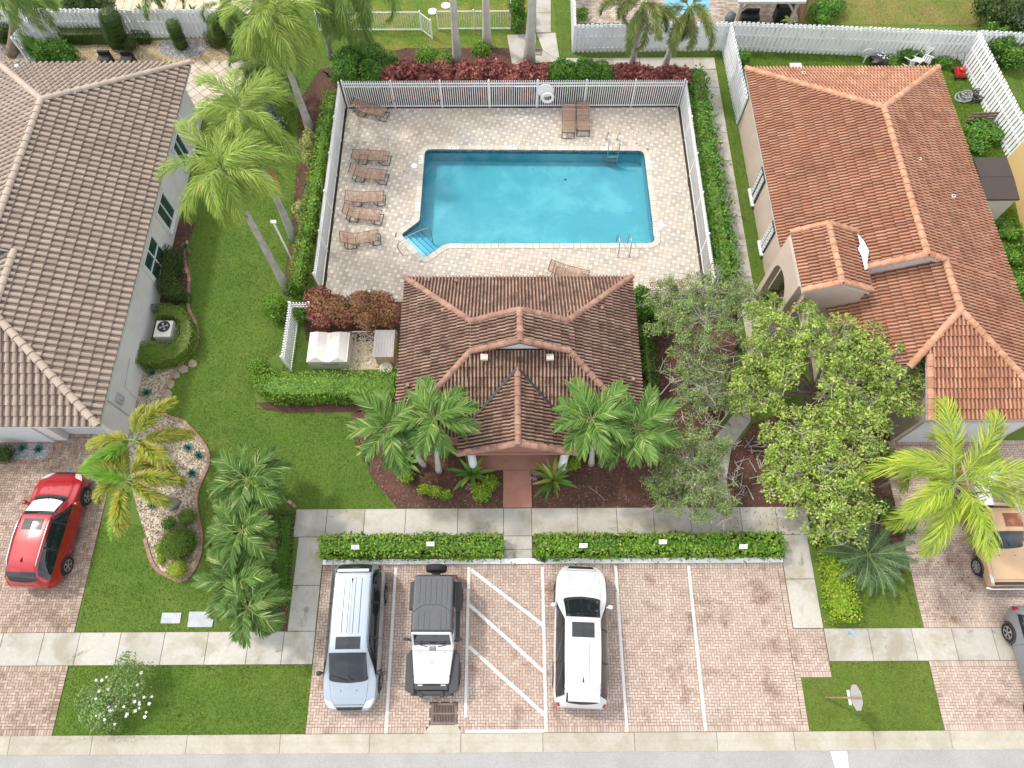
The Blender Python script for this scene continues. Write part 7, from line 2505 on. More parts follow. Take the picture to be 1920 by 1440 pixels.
palm('tall pale trunked queen palm at the top with its trunk beside the pool fence corner', VB(583, 247), VB(507, 32, 6.6), 'queen', S_QUEEN, F_QUEEN, 26, (.17, .13), el=(78, -42))
palm('queen palm nearest the camera of the left lawn group, with fronds over the house windows', VB(541, 547), VB(420, 322, 7.4), 'queen', S_QUEEN, F_QUEEN, 23, (.15, .11), scale=.95, el=(78, -42))
palm('queen palm behind the other on the left lawn with a brown sheath on its trunk', VB(553, 452), VB(455, 215, 7.2), 'queen', S_QUEEN, F_QUEEN, 21, (.15, .11), scale=.95, el=(78, -42))
tb = Vector(VB(497, 300, 5.6))
MB().tube([tb + Vector((-.2, .3, .4)), tb, tb + Vector((.35, -.5, -1.1))], [.05, .11, .03], 7).build('brown_sheath', M_ORANGE, bpy.data.objects['palm_tree.002'])
palm('small feathery palm clump under the tall queen palm', VB(545, 190), VB(512, 128, 2.6), 'queen_small', dict(S_QUEEN, L=2.0, ll=.5), F_QUEEN_D, 15, (.09, .07), name='palm_clump')
palm('young palm with bright fronds beside the terrace', VB(505, 165), VB(478, 118, 2.2), 'queen_small', dict(S_QUEEN, L=2.0, ll=.5), F_QUEEN_D, 12, (.08, .06), scale=.9, name='palm_clump')
palm('dark fronded palm at the top behind the green shrub, right trunk', VB(692, 98), VB(672, -42, 6.2), 'queen_dark', dict(S_QUEEN, L=2.9, droop=2.0), F_QUEEN_D, 16, (.12, .09), trunk_m=M_BARKD)
palm('dark fronded palm at the top behind the green shrub, left trunk', VB(622, 108), VB(592, -25, 5.6), 'queen_dark', dict(S_QUEEN, L=2.9, droop=2.0), F_QUEEN_D, 16, (.12, .09))
palm('short shaded palm among the green shrub at the back corner of the pool', VB(664, 120), VB(650, 40, 3.0), 'queen_dark', dict(S_QUEEN, L=2.9, droop=2.0), F_QUEEN_D, 11, (.10, .08), trunk_m=M_BARKD, scale=.62)
for u, v, lab in ((858, 124, 'straight royal palm trunk behind the middle of the back pool fence, leftmost of three'), (913, 88, 'straight royal palm trunk standing by the round shrub at the top'), (992, 118, 'thick pale royal palm trunk beside the drain pad')):
    b = P(u, v)
    palm(lab, (b[0], b[1], 0), (b[0] + (.15 if u < 950 else .3), b[1] + .2, 9.2), 'royal', S_ROY, F_FOXROYAL, 14, (.22 if u > 950 else .17, .15), trunk_m=M_ROYAL, shaft=1.1, name='royal_palm')
palm('leaning royal palm with drooping fronds, left of the two by the white board fence', VB(1183, 130), VB(1203, 24, 4.0), 'royal', S_ROY, F_FOXROYAL, 13, (.15, .12), trunk_m=M_ROYAL, shaft=.7, el=(70, -55), name='royal_palm')
palm('leaning royal palm with drooping fronds, right of the two by the white board fence', VB(1243, 134), VB(1284, 34, 3.8), 'royal', S_ROY, F_FOXROYAL, 14, (.16, .12), trunk_m=M_ROYAL, shaft=.8, el=(70, -60), name='royal_palm')
palm('leaning dark trunked palm at the top left corner', VB(22, 104), VB(20, -22, 4.6), 'queen_dark', dict(S_QUEEN, L=2.9, droop=2.0), F_QUEEN_D, 16, (.19, .14), trunk_m=M_BARKD, bend=-.9, name='palm_tree')
palm('thin palm trunk on the tan patio at the top', VB(306, 28), VB(292, -30, 2.6), 'queen_small', dict(S_QUEEN, L=2.0, ll=.5), F_QUEEN_D, 10, (.12, .10))
palm('drooping yellow green palm at the top beside the white board fence end', VB(425, 70), VB(418, 8, 2.6), 'queen_small', dict(S_QUEEN, L=2.0, ll=.5), F_QUEEN, 12, (.10, .08), el=(60, -50))
# two foxtail palms in the pebble bed
palm('foxtail palm in the pebble bed, grey trunk leaning over the white stones', VB(326, 946), VB(252, 908, 2.6), 'fox', S_FOX, F_FOX, 9, (.17, .10), shaft=.5, el=(35, -12), az0=.15, name='foxtail_palm', mats=[F_FOX, M_PETIOLE], seedv=3)
palm('foxtail palm nearer the grey house wall in the pebble bed', VB(300, 850), VB(258, 828, 2.7), 'fox', S_FOX, F_FOX, 8, (.13, .09), shaft=.5, el=(35, -10), az0=.9, name='foxtail_palm', seedv=9)
for obj, az, e in (('foxtail_palm', 165, 30), ('foxtail_palm', 260, 20), ('foxtail_palm.001', 215, 25)):
    o = bpy.data.objects[obj]
    cr = Vector((0, 0, 0)) + (Vector(VB(252, 908, 3.0)) if obj == 'foxtail_palm' else Vector(VB(258, 828, 3.1)))
    ms = frond_meshes('foxgreen', dict(S_FOX, L=1.9), [F_FOXG, M_PETIOLE], 2)
    inst('frond', ms[0], Matrix.Translation(cr) @ Matrix.Rotation(math.radians(az), 4, 'Z') @ Matrix.Rotation(-math.radians(e), 4, 'Y'), o)
# small palms by the left path
for i, (bu, bv, cu, cv, z, nf, lab) in enumerate(((498, 962, 467, 905, 2.3, 15, 'topmost of the small feathery palms in the bed beside the side path'), (480, 1030, 455, 1000, 2.2, 14, 'second small feathery palm in the bed beside the side path'),
                                               (492, 1075, 462, 1052, 1.7, 12, 'third small feathery palm in the bed beside the side path'), (476, 1120, 448, 1096, 1.9, 13, 'fourth small feathery palm in the bed beside the side path'), (497, 1145, 468, 1140, 1.9, 13, 'nearest small feathery palm, fronds hanging over the pavement'))):
    palm(lab, VB(bu, bv), VB(cu, cv, z), 'adon_d', S_ADON, F_ADON_D, nf + 3, (.09, .06), trunk_m=M_PALMTRUNK, shaft=.25, el=(62, -22), name='feather_palm', scale=(1.0, .92, .8, .95, .88)[i], group=None)
for bu, bv, cu, cv, z, lab in ((823, 884, 816, 792, 4.3, 'small palm with a curved pale trunk left of the porch'), (795, 872, 738, 808, 3.9, 'small palm leaning left beside the pool house'), (1108, 870, 1110, 792, 4.3, 'small palm with a straight pale trunk right of the porch'),
                               (1128, 866, 1188, 808, 3.9, 'small palm leaning right beside the pool house')):
    palm(lab, VB(bu, bv), VB(cu, cv, z), 'adon', dict(S_ADON, L=1.7), F_ADON, 16, (.095, .065), trunk_m=M_ROYAL, shaft=.3, el=(66, -18), name='feather_palm')
palm('grey green cycad with a wide flat crown by the right driveway', VB(1622, 1052), VB(1626, 1040, .75), 'cycad', S_CYC, F_CYC, 30, (.17, .15), trunk_m=M_BARKD, el=(48, -8), name='cycad', cat='cycad')
palm('golden palm with long yellow green fronds over the pickup truck', VB(1690, 988), VB(1788, 905, 4.6), 'golden', S_YEL, F_YEL, 17, (.17, .12), trunk_m=M_PALMTRUNK, el=(70, -35), name='golden_palm', seedv=21)
# dead fronds hanging below the golden palm
for i, (u0, v0, u1, v1) in enumerate(((1745, 868, 1640, 915), (1735, 850, 1665, 862))):
    a, b = P(u0, v0, 3.4), P(u1, v1, 1.0)
    V, F, mi = frond_data(L=float(np.linalg.norm(b - a)), pairs=46, ll=.5, lw=.02, droop=.25, ldroop=.6, plum=.3, pet=.18, fa=24, vang=.1, seed=40 + i)
    me = mesh_data('dead_frond', V, F, [M_DEAD, plain('dead_rachis', (.52, .47, .40), .7)], mi)
    dv = Vector(b - a).normalized()
    R = dv.to_track_quat('X', 'Z').to_matrix().to_4x4()
    inst('dead_frond', me, Matrix.Translation(Vector(a)) @ R, bpy.data.objects['golden_palm'])

# ------------------------------------------------------------------ hedges and shrubs
hedge('hedge', 'clipped glossy green hedge along the parking bays, left half', [(PARK[0] - .02, HB0 + .02), (xa - .05, HB0 + .02), (xa - .05, HB1 - .1), (PARK[0] - .02, HB1 - .1)], .80, L_HEDGE, .12, 330, .07, asp=.62)
hedge('hedge', 'clipped glossy green hedge along the parking bays, right half', [(xb + .12, HB0 + .02), (PARK[2] - .05, HB0 + .02), (PARK[2] - .05, HB1 - .1), (xb + .12, HB1 - .1)], .80, L_HEDGE, .12, 330, .07, asp=.62)
hedge('hedge', 'bright yellow green hedge beside the right side path', pix([(1528, 1015), (1575, 1012), (1598, 1165), (1548, 1168)], .0), .65, L_HEDGE_Y, .11, 330, .09)
hedge('hedge', 'clipped green hedge below the pool equipment', pix([(478, 702), (500, 700), (535, 712), (750, 706), (750, 752), (520, 756), (488, 742)], .3), 1.0, L_HEDGE, .10, 300, .08)
shrub('shrub', 'leafy shrub at the left end of the equipment hedge', [blob_px(488, 692, .6, 21, .55), blob_px(500, 712, .5, 20, .5)], L_HEDGE, .10)
shrub('shrub', 'round glossy shrub outside the short picket fence', [blob_px(516, 575, .6, 22, .7), blob_px(520, 588, .4, 20, .5)], L_HEDGE, .10)
shrub('shrub', 'green shrub inside the short picket fence corner', [blob_px(563, 588, .55, 18, .6)], L_GREEN, .11)
shrub('copper_shrub', 'mixed red and bronze shrub, left one by the deck', [blob_px(600, 566, 1.0, 27, .8), blob_px(628, 580, .9, 27, .75), blob_px(606, 590, .8, 28, .7), blob_px(645, 592, .8, 24, .7)], L_COPPER, .13, 240, m2=L_RED, f2=.5, cat='shrub')
shrub('copper_shrub', 'bronze green shrub between the red shrub and the pool house', [blob_px(678, 575, 1.0, 28, .8), blob_px(712, 575, .95, 27, .8), blob_px(690, 595, .8, 28, .7), blob_px(728, 592, .8, 24, .7)], L_COPPER, .13, 240, cat='shrub')
def strip_hedge(name, label, line, w, h, m, size, dens, lump):
    pts = pix(line)
    A = np.array(pts)
    d = np.gradient(A, axis=0)
    n = np.c_[-d[:, 1], d[:, 0]]
    n /= np.linalg.norm(n, axis=1, keepdims=True)
    poly = [tuple(p) for p in A + n * w / 2] + [tuple(p) for p in (A - n * w / 2)[::-1]]
    return hedge(name, label, poly, h, m, size, dens, lump)
strip_hedge('hedge', 'long green hedge along the outside of the left pool fence', [(627, 195), (619, 240), (610, 290), (601, 345), (591, 400), (580, 460), (568, 520), (560, 560)], .62, .95, L_HEDGE, .11, 240, .12)
strip_hedge('hedge', 'long loose hedge along the outside of the right pool fence', [(1296, 160), (1304, 205), (1313, 260), (1323, 320), (1333, 380), (1343, 440), (1352, 500), (1358, 540)], .75, 1.0, L_GREEN, .15, 220, .2)
shrub('shrub', 'large mixed green shrub at the back left corner of the pool', [blob_px(655, 120, .9, 30, .9), blob_px(690, 108, .8, 32, .8), blob_px(725, 125, .7, 28, .7), blob_px(650, 145, .9, 28, .9), blob_px(700, 140, .8, 32, .8), blob_px(740, 145, .6, 22, .6)], L_GREEN, .13, 230, m2=L_VARIEG, f2=.16)
shrub('shrub', 'low yellow green shrub behind the back pool fence, left of the palm trunk', [blob_px(800, 108, .5, 22, .5), blob_px(828, 112, .45, 22, .45)], L_HEDGE, .11, 230)
shrub('shrub', 'round shrub at the foot of the middle palm trunk', [blob_px(903, 98, .55, 18, .6)], L_HEDGE, .11, 240)
x0_ = XY(735, 150)[0]
for i, (u0, u1, lab) in enumerate(((735, 770, 'short end clump of the red cordylines behind the pool fence'), (775, 860, 'red leaved clump behind the back pool fence, left of the first palm trunk'), (865, 935, 'red leaved clump behind the back pool fence, between two palm trunks'), (940, 985, 'red leaved clump behind the back pool fence, left of the thick pale trunk'), (988, 1028, 'red leaved clump at the foot of the thick pale trunk'))):
    bl = [blob_px(u, random.uniform(131, 150), random.uniform(.9, 1.35), random.uniform(14, 19), random.uniform(.5, .8)) for u in np.arange(u0, u1 + 1, 13)]
    bl += [blob_px(u, random.uniform(160, 180), .5, 13, .4) for u in np.arange(u0, u1 + 1, 22)]
    shrub('red_shrub', lab, bl, L_RED, .20, 130, .2, asp=.66, core=.6, droop=.3, m2=L_COPPER, f2=.08)
bl = [blob_px(u, random.uniform(140, 148), random.uniform(.9, 1.2), 15, .6) for u in np.arange(1160, 1285, 15)] + [blob_px(u, 170, .5, 12, .4) for u in (1170, 1215, 1262)]
shrub('red_shrub', 'red leaved clump at the right end behind the back pool fence, under two leaning palms', bl, L_RED, .20, 130, .2, asp=.66, core=.6, droop=.3, m2=L_COPPER, f2=.1)
bl = [blob_px(u, random.uniform(132, 148), random.uniform(.8, 1.15), 20, .7) for u in np.arange(1040, 1150, 14)] + [blob_px(u, 168, .5, 15, .5) for u in (1060, 1095, 1130)]
shrub('shrub', 'loose bright green hedge behind the back pool fence above the pair of loungers', bl, L_GREEN, .14, 220, .15)
shrub('shrub', 'tall green plant beside the concrete path at the top', [blob_px(970, 25, .9, 15, 1.0), blob_px(972, 45, .5, 13, .7), blob_px(968, 3, .9, 15, 1.0)], L_GREEN, .14, 200)
# grey house side
hedge('hedge', 'dark green clipped shrub under the lower house window', pix([(308, 470), (340, 474), (342, 500), (330, 525), (352, 548), (350, 562), (318, 566), (300, 545), (304, 500)], .4), .85, L_DARK, .075, 520, .07)
ring_o = pix([(296, 578), (322, 574), (345, 583), (362, 605), (366, 630), (358, 655), (335, 676), (300, 688), (258, 686), (252, 668), (255, 645), (290, 646), (325, 645), (336, 632), (336, 606), (322, 598), (298, 598)], .5)
hedge('hedge', 'curved clipped hedge wrapped round the air conditioner', ring_o, .78, L_BOX, .062, 620, .035, up=.1)
t = shrub('topiary', 'clipped round dome bush at the tip of the pebble bed', [(*XY(334, 1018, .45), .30, .68, .68, .62)], L_BOX, .055, 900, .03, cat='topiary', up=.1, core=.86)
shrub('shrub', 'small clipped yellow green bush at the tip of the pebble bed', [blob_px(333, 1067, .3, 20, .34)], L_HEDGE_Y, .05, 700, .06, core=.8)
shrub('shrub', 'loose low bush between the round bush and the foxtail trunk', [blob_px(352, 970, .3, 17, .35)], L_BOX, .075, 420)
shrub('shrub', 'small dark bush beside the foxtail trunk base', [blob_px(318, 982, .2, 13, .25)], L_GREEN, .08, 380)
shrub('shrub', 'thin yellow fringe plant on the lawn side of the round bush', [blob_px(301, 1028, .2, 13, .22), blob_px(302, 1050, .15, 10, .2)], L_HEDGE_Y, .07, 320)
shrub('shrub', 'dark shrub in the corner of the garage pebble bed', [blob_px(8, 852, .35, 20, .4)], L_DARK, .07, 480)
shrub('ground_cover', 'low dense green ground cover beside the side path', [(0, 0, 0, .1, .1, .1)], L_GREEN, .05, 10) if False else None
hedge('hedge', 'low green ground cover strip beside the side path', pix([(520, 965), (553, 962), (545, 1080), (540, 1135), (505, 1138), (512, 1060), (525, 1010)]), .22, L_GREEN, .075, 520, .05, z0=.02)
shrub('shrub', 'dark green shrub behind the oak beside the pool house', [blob_px(1208, 590, .9, 22, .9), blob_px(1200, 560, .9, 18, .8), blob_px(1230, 610, .7, 20, .7)], L_GREEN, .12, 220)
strip_hedge('hedge', 'narrow green hedge along the right wall of the pool house', [(1200, 610), (1207, 660), (1212, 720), (1216, 760)], .5, .9, L_GREEN, .11, 240, .15)
for bl, lab in (([blob_px(797, 918, .25, 15, .3, .7), blob_px(817, 922, .25, 16, .3, .7), blob_px(836, 928, .25, 14, .3, .7)], 'low clipped yellow green hedge in the bed left of the entrance walk'), ([blob_px(903, 922, .3, 20, .35), blob_px(918, 905, .3, 16, .35)], 'two lobed yellow green bush next to the entrance walk'),
                ([blob_px(763, 893, .25, 14, .3)], 'small yellow green bush under the broad leaved lily'), ([blob_px(1074, 868, .35, 15, .4)], 'small yellow green bush beside the right porch column')):
    shrub('shrub', lab, bl, L_HEDGE_Y, .085, 420, .06, core=.8)
shrub('flowering_bush', 'loose bush covered in white flowers on the left verge', [blob_px(205, 1310, .7, 42, .55), blob_px(245, 1275, .8, 38, .6), blob_px(240, 1250, 1.1, 26, .5), blob_px(180, 1335, .6, 34, .45), blob_px(250, 1300, .6, 36, .5), blob_px(205, 1345, .5, 30, .4), blob_px(170, 1310, .6, 28, .4)], L_BUSH, .085, 150, .2, core=.0, cat='bush')
fb = bpy.data.objects['flowering_bush']
pts_f = []
for k in range(46):
    u, v = random.uniform(140, 285), random.uniform(1240, 1368)
    if ((u - 215) / 72) ** 2 + ((v - 1305) / 66) ** 2 < 1:
        pts_f.append(P(u, v, random.uniform(.95, 1.25)))
mb = MB()
for p in pts_f:
    r = random.uniform(.03, .055)
    for k in range(5):
        a = k * 1.2566 + p[0]
        mb.add([p, p + np.array([r * math.cos(a - .45), r * math.sin(a - .45), .015]), p + np.array([r * 1.2 * math.cos(a), r * 1.2 * math.sin(a), .0]), p + np.array([r * math.cos(a + .45), r * math.sin(a + .45), .015])], [(0, 1, 2, 3)])
mb.build('flower', plain('white_petal', (.66, .65, .64), .6), fb)
br = MB()
c = Vector((*XY(215, 1318), 0))
for k in range(22):
    a = random.uniform(0, 6.28)
    e = c + Vector((math.cos(a) * random.uniform(.3, 1.15), math.sin(a) * random.uniform(.3, 1.1), random.uniform(.5, 1.1)))
    br.tube([c, c.lerp(e, .5) + Vector((0, 0, .12)), e], [.02, .013, .006], 4, cap=False)
br.build('stems', M_TWIG, fb)

# strap leaved lilies, dracaenas, bromeliads, agaves
def strap_plant(name, label, u, v, L, n, w, m, el=(70, 8), z=.12, cat='plant', droop=1.0, seed=0):
    rg = np.random.default_rng(seed + int(u))
    x, y = XY(u, v, z)
    t = thing(name, label, cat, (x, y, 0))
    MB().tube([(x, y, 0), (x, y, z)], [w * .8, w * .6], 7).build('stem', M_BARKD, t)
    me = []
    for k in range(3):
        V, F = [], []
        pos = np.zeros(3)
        a = 0.0
        ns = 7
        for i in range(ns + 1):
            f = i / ns
            ww = w * (math.sin(math.pi * min(1, .18 + f * .82)) ** .7) * .5
            V += [pos + (0, ww, ww * .35), pos + (0, 0, 0), pos + (0, -ww, ww * .35)]
            a -= droop * (.7 + .3 * k) / ns * f * 1.6
            pos = pos + np.array([math.cos(a), 0, math.sin(a)]) * L / ns
        for i in range(ns):
            for j in range(2):
                F.append((i * 3 + j, i * 3 + j + 1, i * 3 + 4 + j, i * 3 + 3 + j))
        me.append(mesh_data('leaf', np.array(V), F, m, smooth=True))
    for k in range(n):
        f = k / max(1, n - 1)
        M = Matrix.Translation((x, y, z)) @ Matrix.Rotation(k * 2.4 + rg.uniform(-.3, .3), 4, 'Z') @ Matrix.Rotation(-math.radians(el[0] + (el[1] - el[0]) * f + rg.uniform(-6, 6)), 4, 'Y') @ Matrix.Scale(rg.uniform(.8, 1.1), 4)
        inst('leaf', me[k % 3], M, t)
    return t
strap_plant('lily_plant', 'large dark strap leaved lily left of the entrance walk', 884, 890, 1.05, 14, .17, L_STRAPLEAF)
strap_plant('lily_plant', 'large spreading strap leaved lily right of the entrance walk', 1037, 902, 1.15, 18, .15, L_STRAPLEAF)
strap_plant('lily_plant', 'bright broad leaved lily under the left palms', 762, 868, .95, 12, .17, L_STRAPLEAF, seed=4)
strap_plant('dracaena', 'upright yellow leaved plant behind the left palms', 712, 772, 1.0, 9, .10, L_YSTRAP, el=(80, 35), droop=.4)
strap_plant('lily_plant', 'low green leaved plant at the left edge of the red mulch bed', 688, 840, .6, 8, .09, L_YSTRAP, el=(70, 30))
for u, v, lab in ((882, 915, 'white and purple bromeliad beside the left lily'), (1003, 893, 'small pale bromeliad at the right edge of the entrance walk'), (1064, 862, 'dark bromeliad at the foot of the right porch column')):
    strap_plant('bromeliad', lab, u, v, .26, 16, .07, leaf_mat('bromeliad_leaf', (.55, .50, .52), (.35, .12, .2), None, var=.2) if u < 1010 else L_RED, el=(60, 12), z=.08)
for i, (u, v, lab) in enumerate(((285, 700, 'teal agave nearest the curved hedge'), (275, 737, 'teal agave against the grey wall below the curved hedge'), (277, 768, 'teal agave beside the wall conduit'), (353, 840, 'teal agave at the bulge of the pebble bed, upper one'),
                              (373, 855, 'teal agave at the right edge of the pebble bed'), (361, 888, 'teal agave below the pair at the pebble bed bulge'), (287, 948, 'teal agave left of the leaning foxtail trunk'), (43, 840, 'teal agave in the garage bed, left one'), (73, 843, 'teal agave in the garage bed, right one'))):
    strap_plant('agave', lab, u, v, .24, 22, .075, L_TEAL, el=(75, 8), z=.05, droop=.25, cat='agave')
x, y = XY(352, 466)
strap_plant('topiary_ball_plant', 'small round leaved plant on a stalk by the house windows', 347, 462, .22, 14, .16, L_FERN, el=(70, 0), z=.5)
# clipped columns and boxes by the white fence
def column(label, bu, bv, tu, tv, r, ztop, m=L_DARK):
    b, tpt = np.array(VB(bu, bv)), np.array(P(tu, tv, ztop))
    bl = []
    n = max(3, int(ztop / r * 1.6))
    for k in range(n):
        f = (k + .5) / n
        q_ = b + (tpt - b) * f
        bl.append((q_[0], q_[1], .1 + (ztop - r * .5) * f, r, r, r * .9))
    return shrub('clipped_column', label, bl, m, .06, 300, .04, cat='topiary', core=.85, up=.1)
b = np.array(VB(240, 92))
column('tall clipped column bush in front of the white fence, left one', 222, 84, 202, 22, .62, 2.7)
shrub('clipped_column', 'rounded clipped base bush at the foot of the left column', [(*XY(242, 80, .5), .45, .50, .5, .45)], L_DARK, .06, 400, .05, cat='topiary')
column('slim clipped column bush in the grey pebble half circle', 342, 90, 322, 42, .40, 1.9)
column('clipped column bush at the right end of the white fence', 410, 84, 402, 34, .48, 2.2)
hedge('hedge', 'dark clipped box hedge in front of the white fence, long one', pix([(112, 66), (205, 66), (212, 86), (128, 88)], .0), .75, L_DARK, .07, 330, .05)
hedge('hedge', 'dark clipped cube bush in front of the white fence', pix([(254, 72), (286, 72), (288, 86), (256, 87)], .0), .55, L_DARK, .07, 360, .05)
hedge('hedge', 'small dark clipped bush beside the right column bush', pix([(388, 74), (412, 74), (415, 92), (392, 92)], .0), .55, L_DARK, .07, 360, .05)
shrub('shrub', 'tall loose green shrub beside the white fence corner at the top left', [blob_px(80, 98, .6, 20, .6), blob_px(105, 95, .6, 22, .6), blob_px(130, 104, .4, 18, .5), blob_px(60, 90, .7, 14, .6)], L_GREEN, .13, 200, .2)
shrub('shrub', 'dark shrubs along the fence at the top left edge', [blob_px(5, 66, .6, 22, .6), blob_px(35, 72, .5, 16, .5)], L_DARK, .1, 260)
shrub('shrub', 'dark leafy shrub behind the white fence at the top left', [blob_px(165, 10, .9, 26, .9), blob_px(195, 15, .9, 20, .8), blob_px(140, 15, .8, 20, .7)], L_DARK, .12, 200)
for u, v, lab in ((265, 22, 'small plant on the tan patio by the fence, left one'), (362, 22, 'small plant on the tan patio by the fence, right one')):
    strap_plant('patio_plant', lab, u, v, .5, 10, .12, L_FERN, el=(60, 10), z=.2)
shrub('silver_shrub', 'silver grey shrub under the left queen palms', [blob_px(495, 215, .6, 28, .6), blob_px(478, 240, .5, 24, .5), blob_px(515, 235, .5, 22, .5), blob_px(455, 235, .4, 20, .45)], L_GREYGREEN, .12, 190, .2)
shrub('shrub', 'low green bush in front of the silver shrub', [blob_px(505, 258, .4, 20, .45), blob_px(525, 262, .35, 14, .4)], L_GREEN, .10, 260)
shrub('shrub', 'yellow variegated shrub beside the pool fence, upper one', [blob_px(577, 275, .7, 11, .7), blob_px(578, 300, .5, 11, .6), blob_px(580, 255, .8, 9, .5)], L_VARIEG, .11, 190, .2)
shrub('shrub', 'yellow variegated shrub beside the pool fence, lower one', [blob_px(565, 395, .5, 15, .55), blob_px(570, 412, .4, 12, .45)], L_VARIEG, .10, 200, .2)
# right hand gardens
shrub('shrub', 'green shrub in the corner behind the terracotta house', [blob_px(1392, 112, .5, 14, .5)], L_GREEN, .11, 240)
shrub('shrub', 'leafy weeds beside the shed', [blob_px(1838, 245, .3, 28, .35), blob_px(1862, 250, .3, 24, .3), blob_px(1830, 270, .25, 24, .3)], L_GREEN, .13, 180, .25)
shrub('shrub', 'weeds along the far fence by the white chairs', [blob_px(1700, 98, .3, 20, .35), blob_px(1730, 100, .3, 16, .3), blob_px(1670, 116, .25, 14, .3), blob_px(1768, 118, .2, 14, .3)], L_GREEN, .12, 180, .25)
shrub('shrub', 'large dark bush at the top right corner', [blob_px(1880, 22, 1.2, 40, 1.1), blob_px(1915, 40, 1.0, 35, 1.0), blob_px(1850, 12, .9, 24, .8)], L_DARK, .15, 170, .2, m2=L_GREYGREEN, f2=.2)
shrub('shrub', 'mixed shrub between the slat fence and the top right fence', [blob_px(1868, 85, .8, 26, .8), blob_px(1895, 105, .6, 28, .7), blob_px(1915, 85, .7, 22, .7), blob_px(1850, 68, .7, 18, .7)], L_GREEN, .13, 200, .2, m2=L_DARK, f2=.4)
shrub('shrub', 'green shrubs behind the lattice screen', [blob_px(1545, 20, .5, 24, .6), blob_px(1540, 40, .4, 14, .4), blob_px(1570, 12, .4, 16, .4)], L_GREEN, .13, 190, .2)
strap_plant('patio_plant', 'broad bright leaved plant in front of the grill', 1478, 42, .5, 10, .2, L_YSTRAP, el=(55, 10), z=.5)
shrub('potted_shrub', 'leafy green plant growing in the yellow planter', [(*XY(1090, 30, .7), .75, .36, .36, .42)], L_GREEN, .13, 200, .2, core=.5)
for i, (u, v, lab) in enumerate(((1662, 862, 'fern clump under the broad leafy tree, upper one'), (1690, 985, 'fern clump at the foot of the golden palm'), (1655, 960, 'fern clump between the cycad and the broad leafy tree'))):
    strap_plant('fern', lab, u, v, .7, 20, .16, L_FERN, el=(65, 5), z=.1, cat='fern')
shrub('shrub', 'rough green weeds at the foot of the terracotta house below the slat fence', [blob_px(1890, 430, .3, 26, .35), blob_px(1905, 480, .3, 26, .35), blob_px(1915, 530, .3, 24, .3)], L_GREEN, .14, 150, .25)
x, y = XY(1468, 560)
t = thing('potted_plant', 'dark potted plant under the entry arch of the terracotta house', 'plant pot', (x, y, 0))
MB().lathe([(.18, 0), (.26, .32), (.28, .36)], (x, y, 0), 14).build('pot', plain('pot_dark', (.12, .06, .04), .7), t)
leaf_obj('foliage', [leaves_np(np.array([x, y, .5]) + RNG.normal(0, .14, (260, 3)), RNG.normal(0, 1, (260, 3)) + [0, 0, 1], .14)], L_DARK, t)

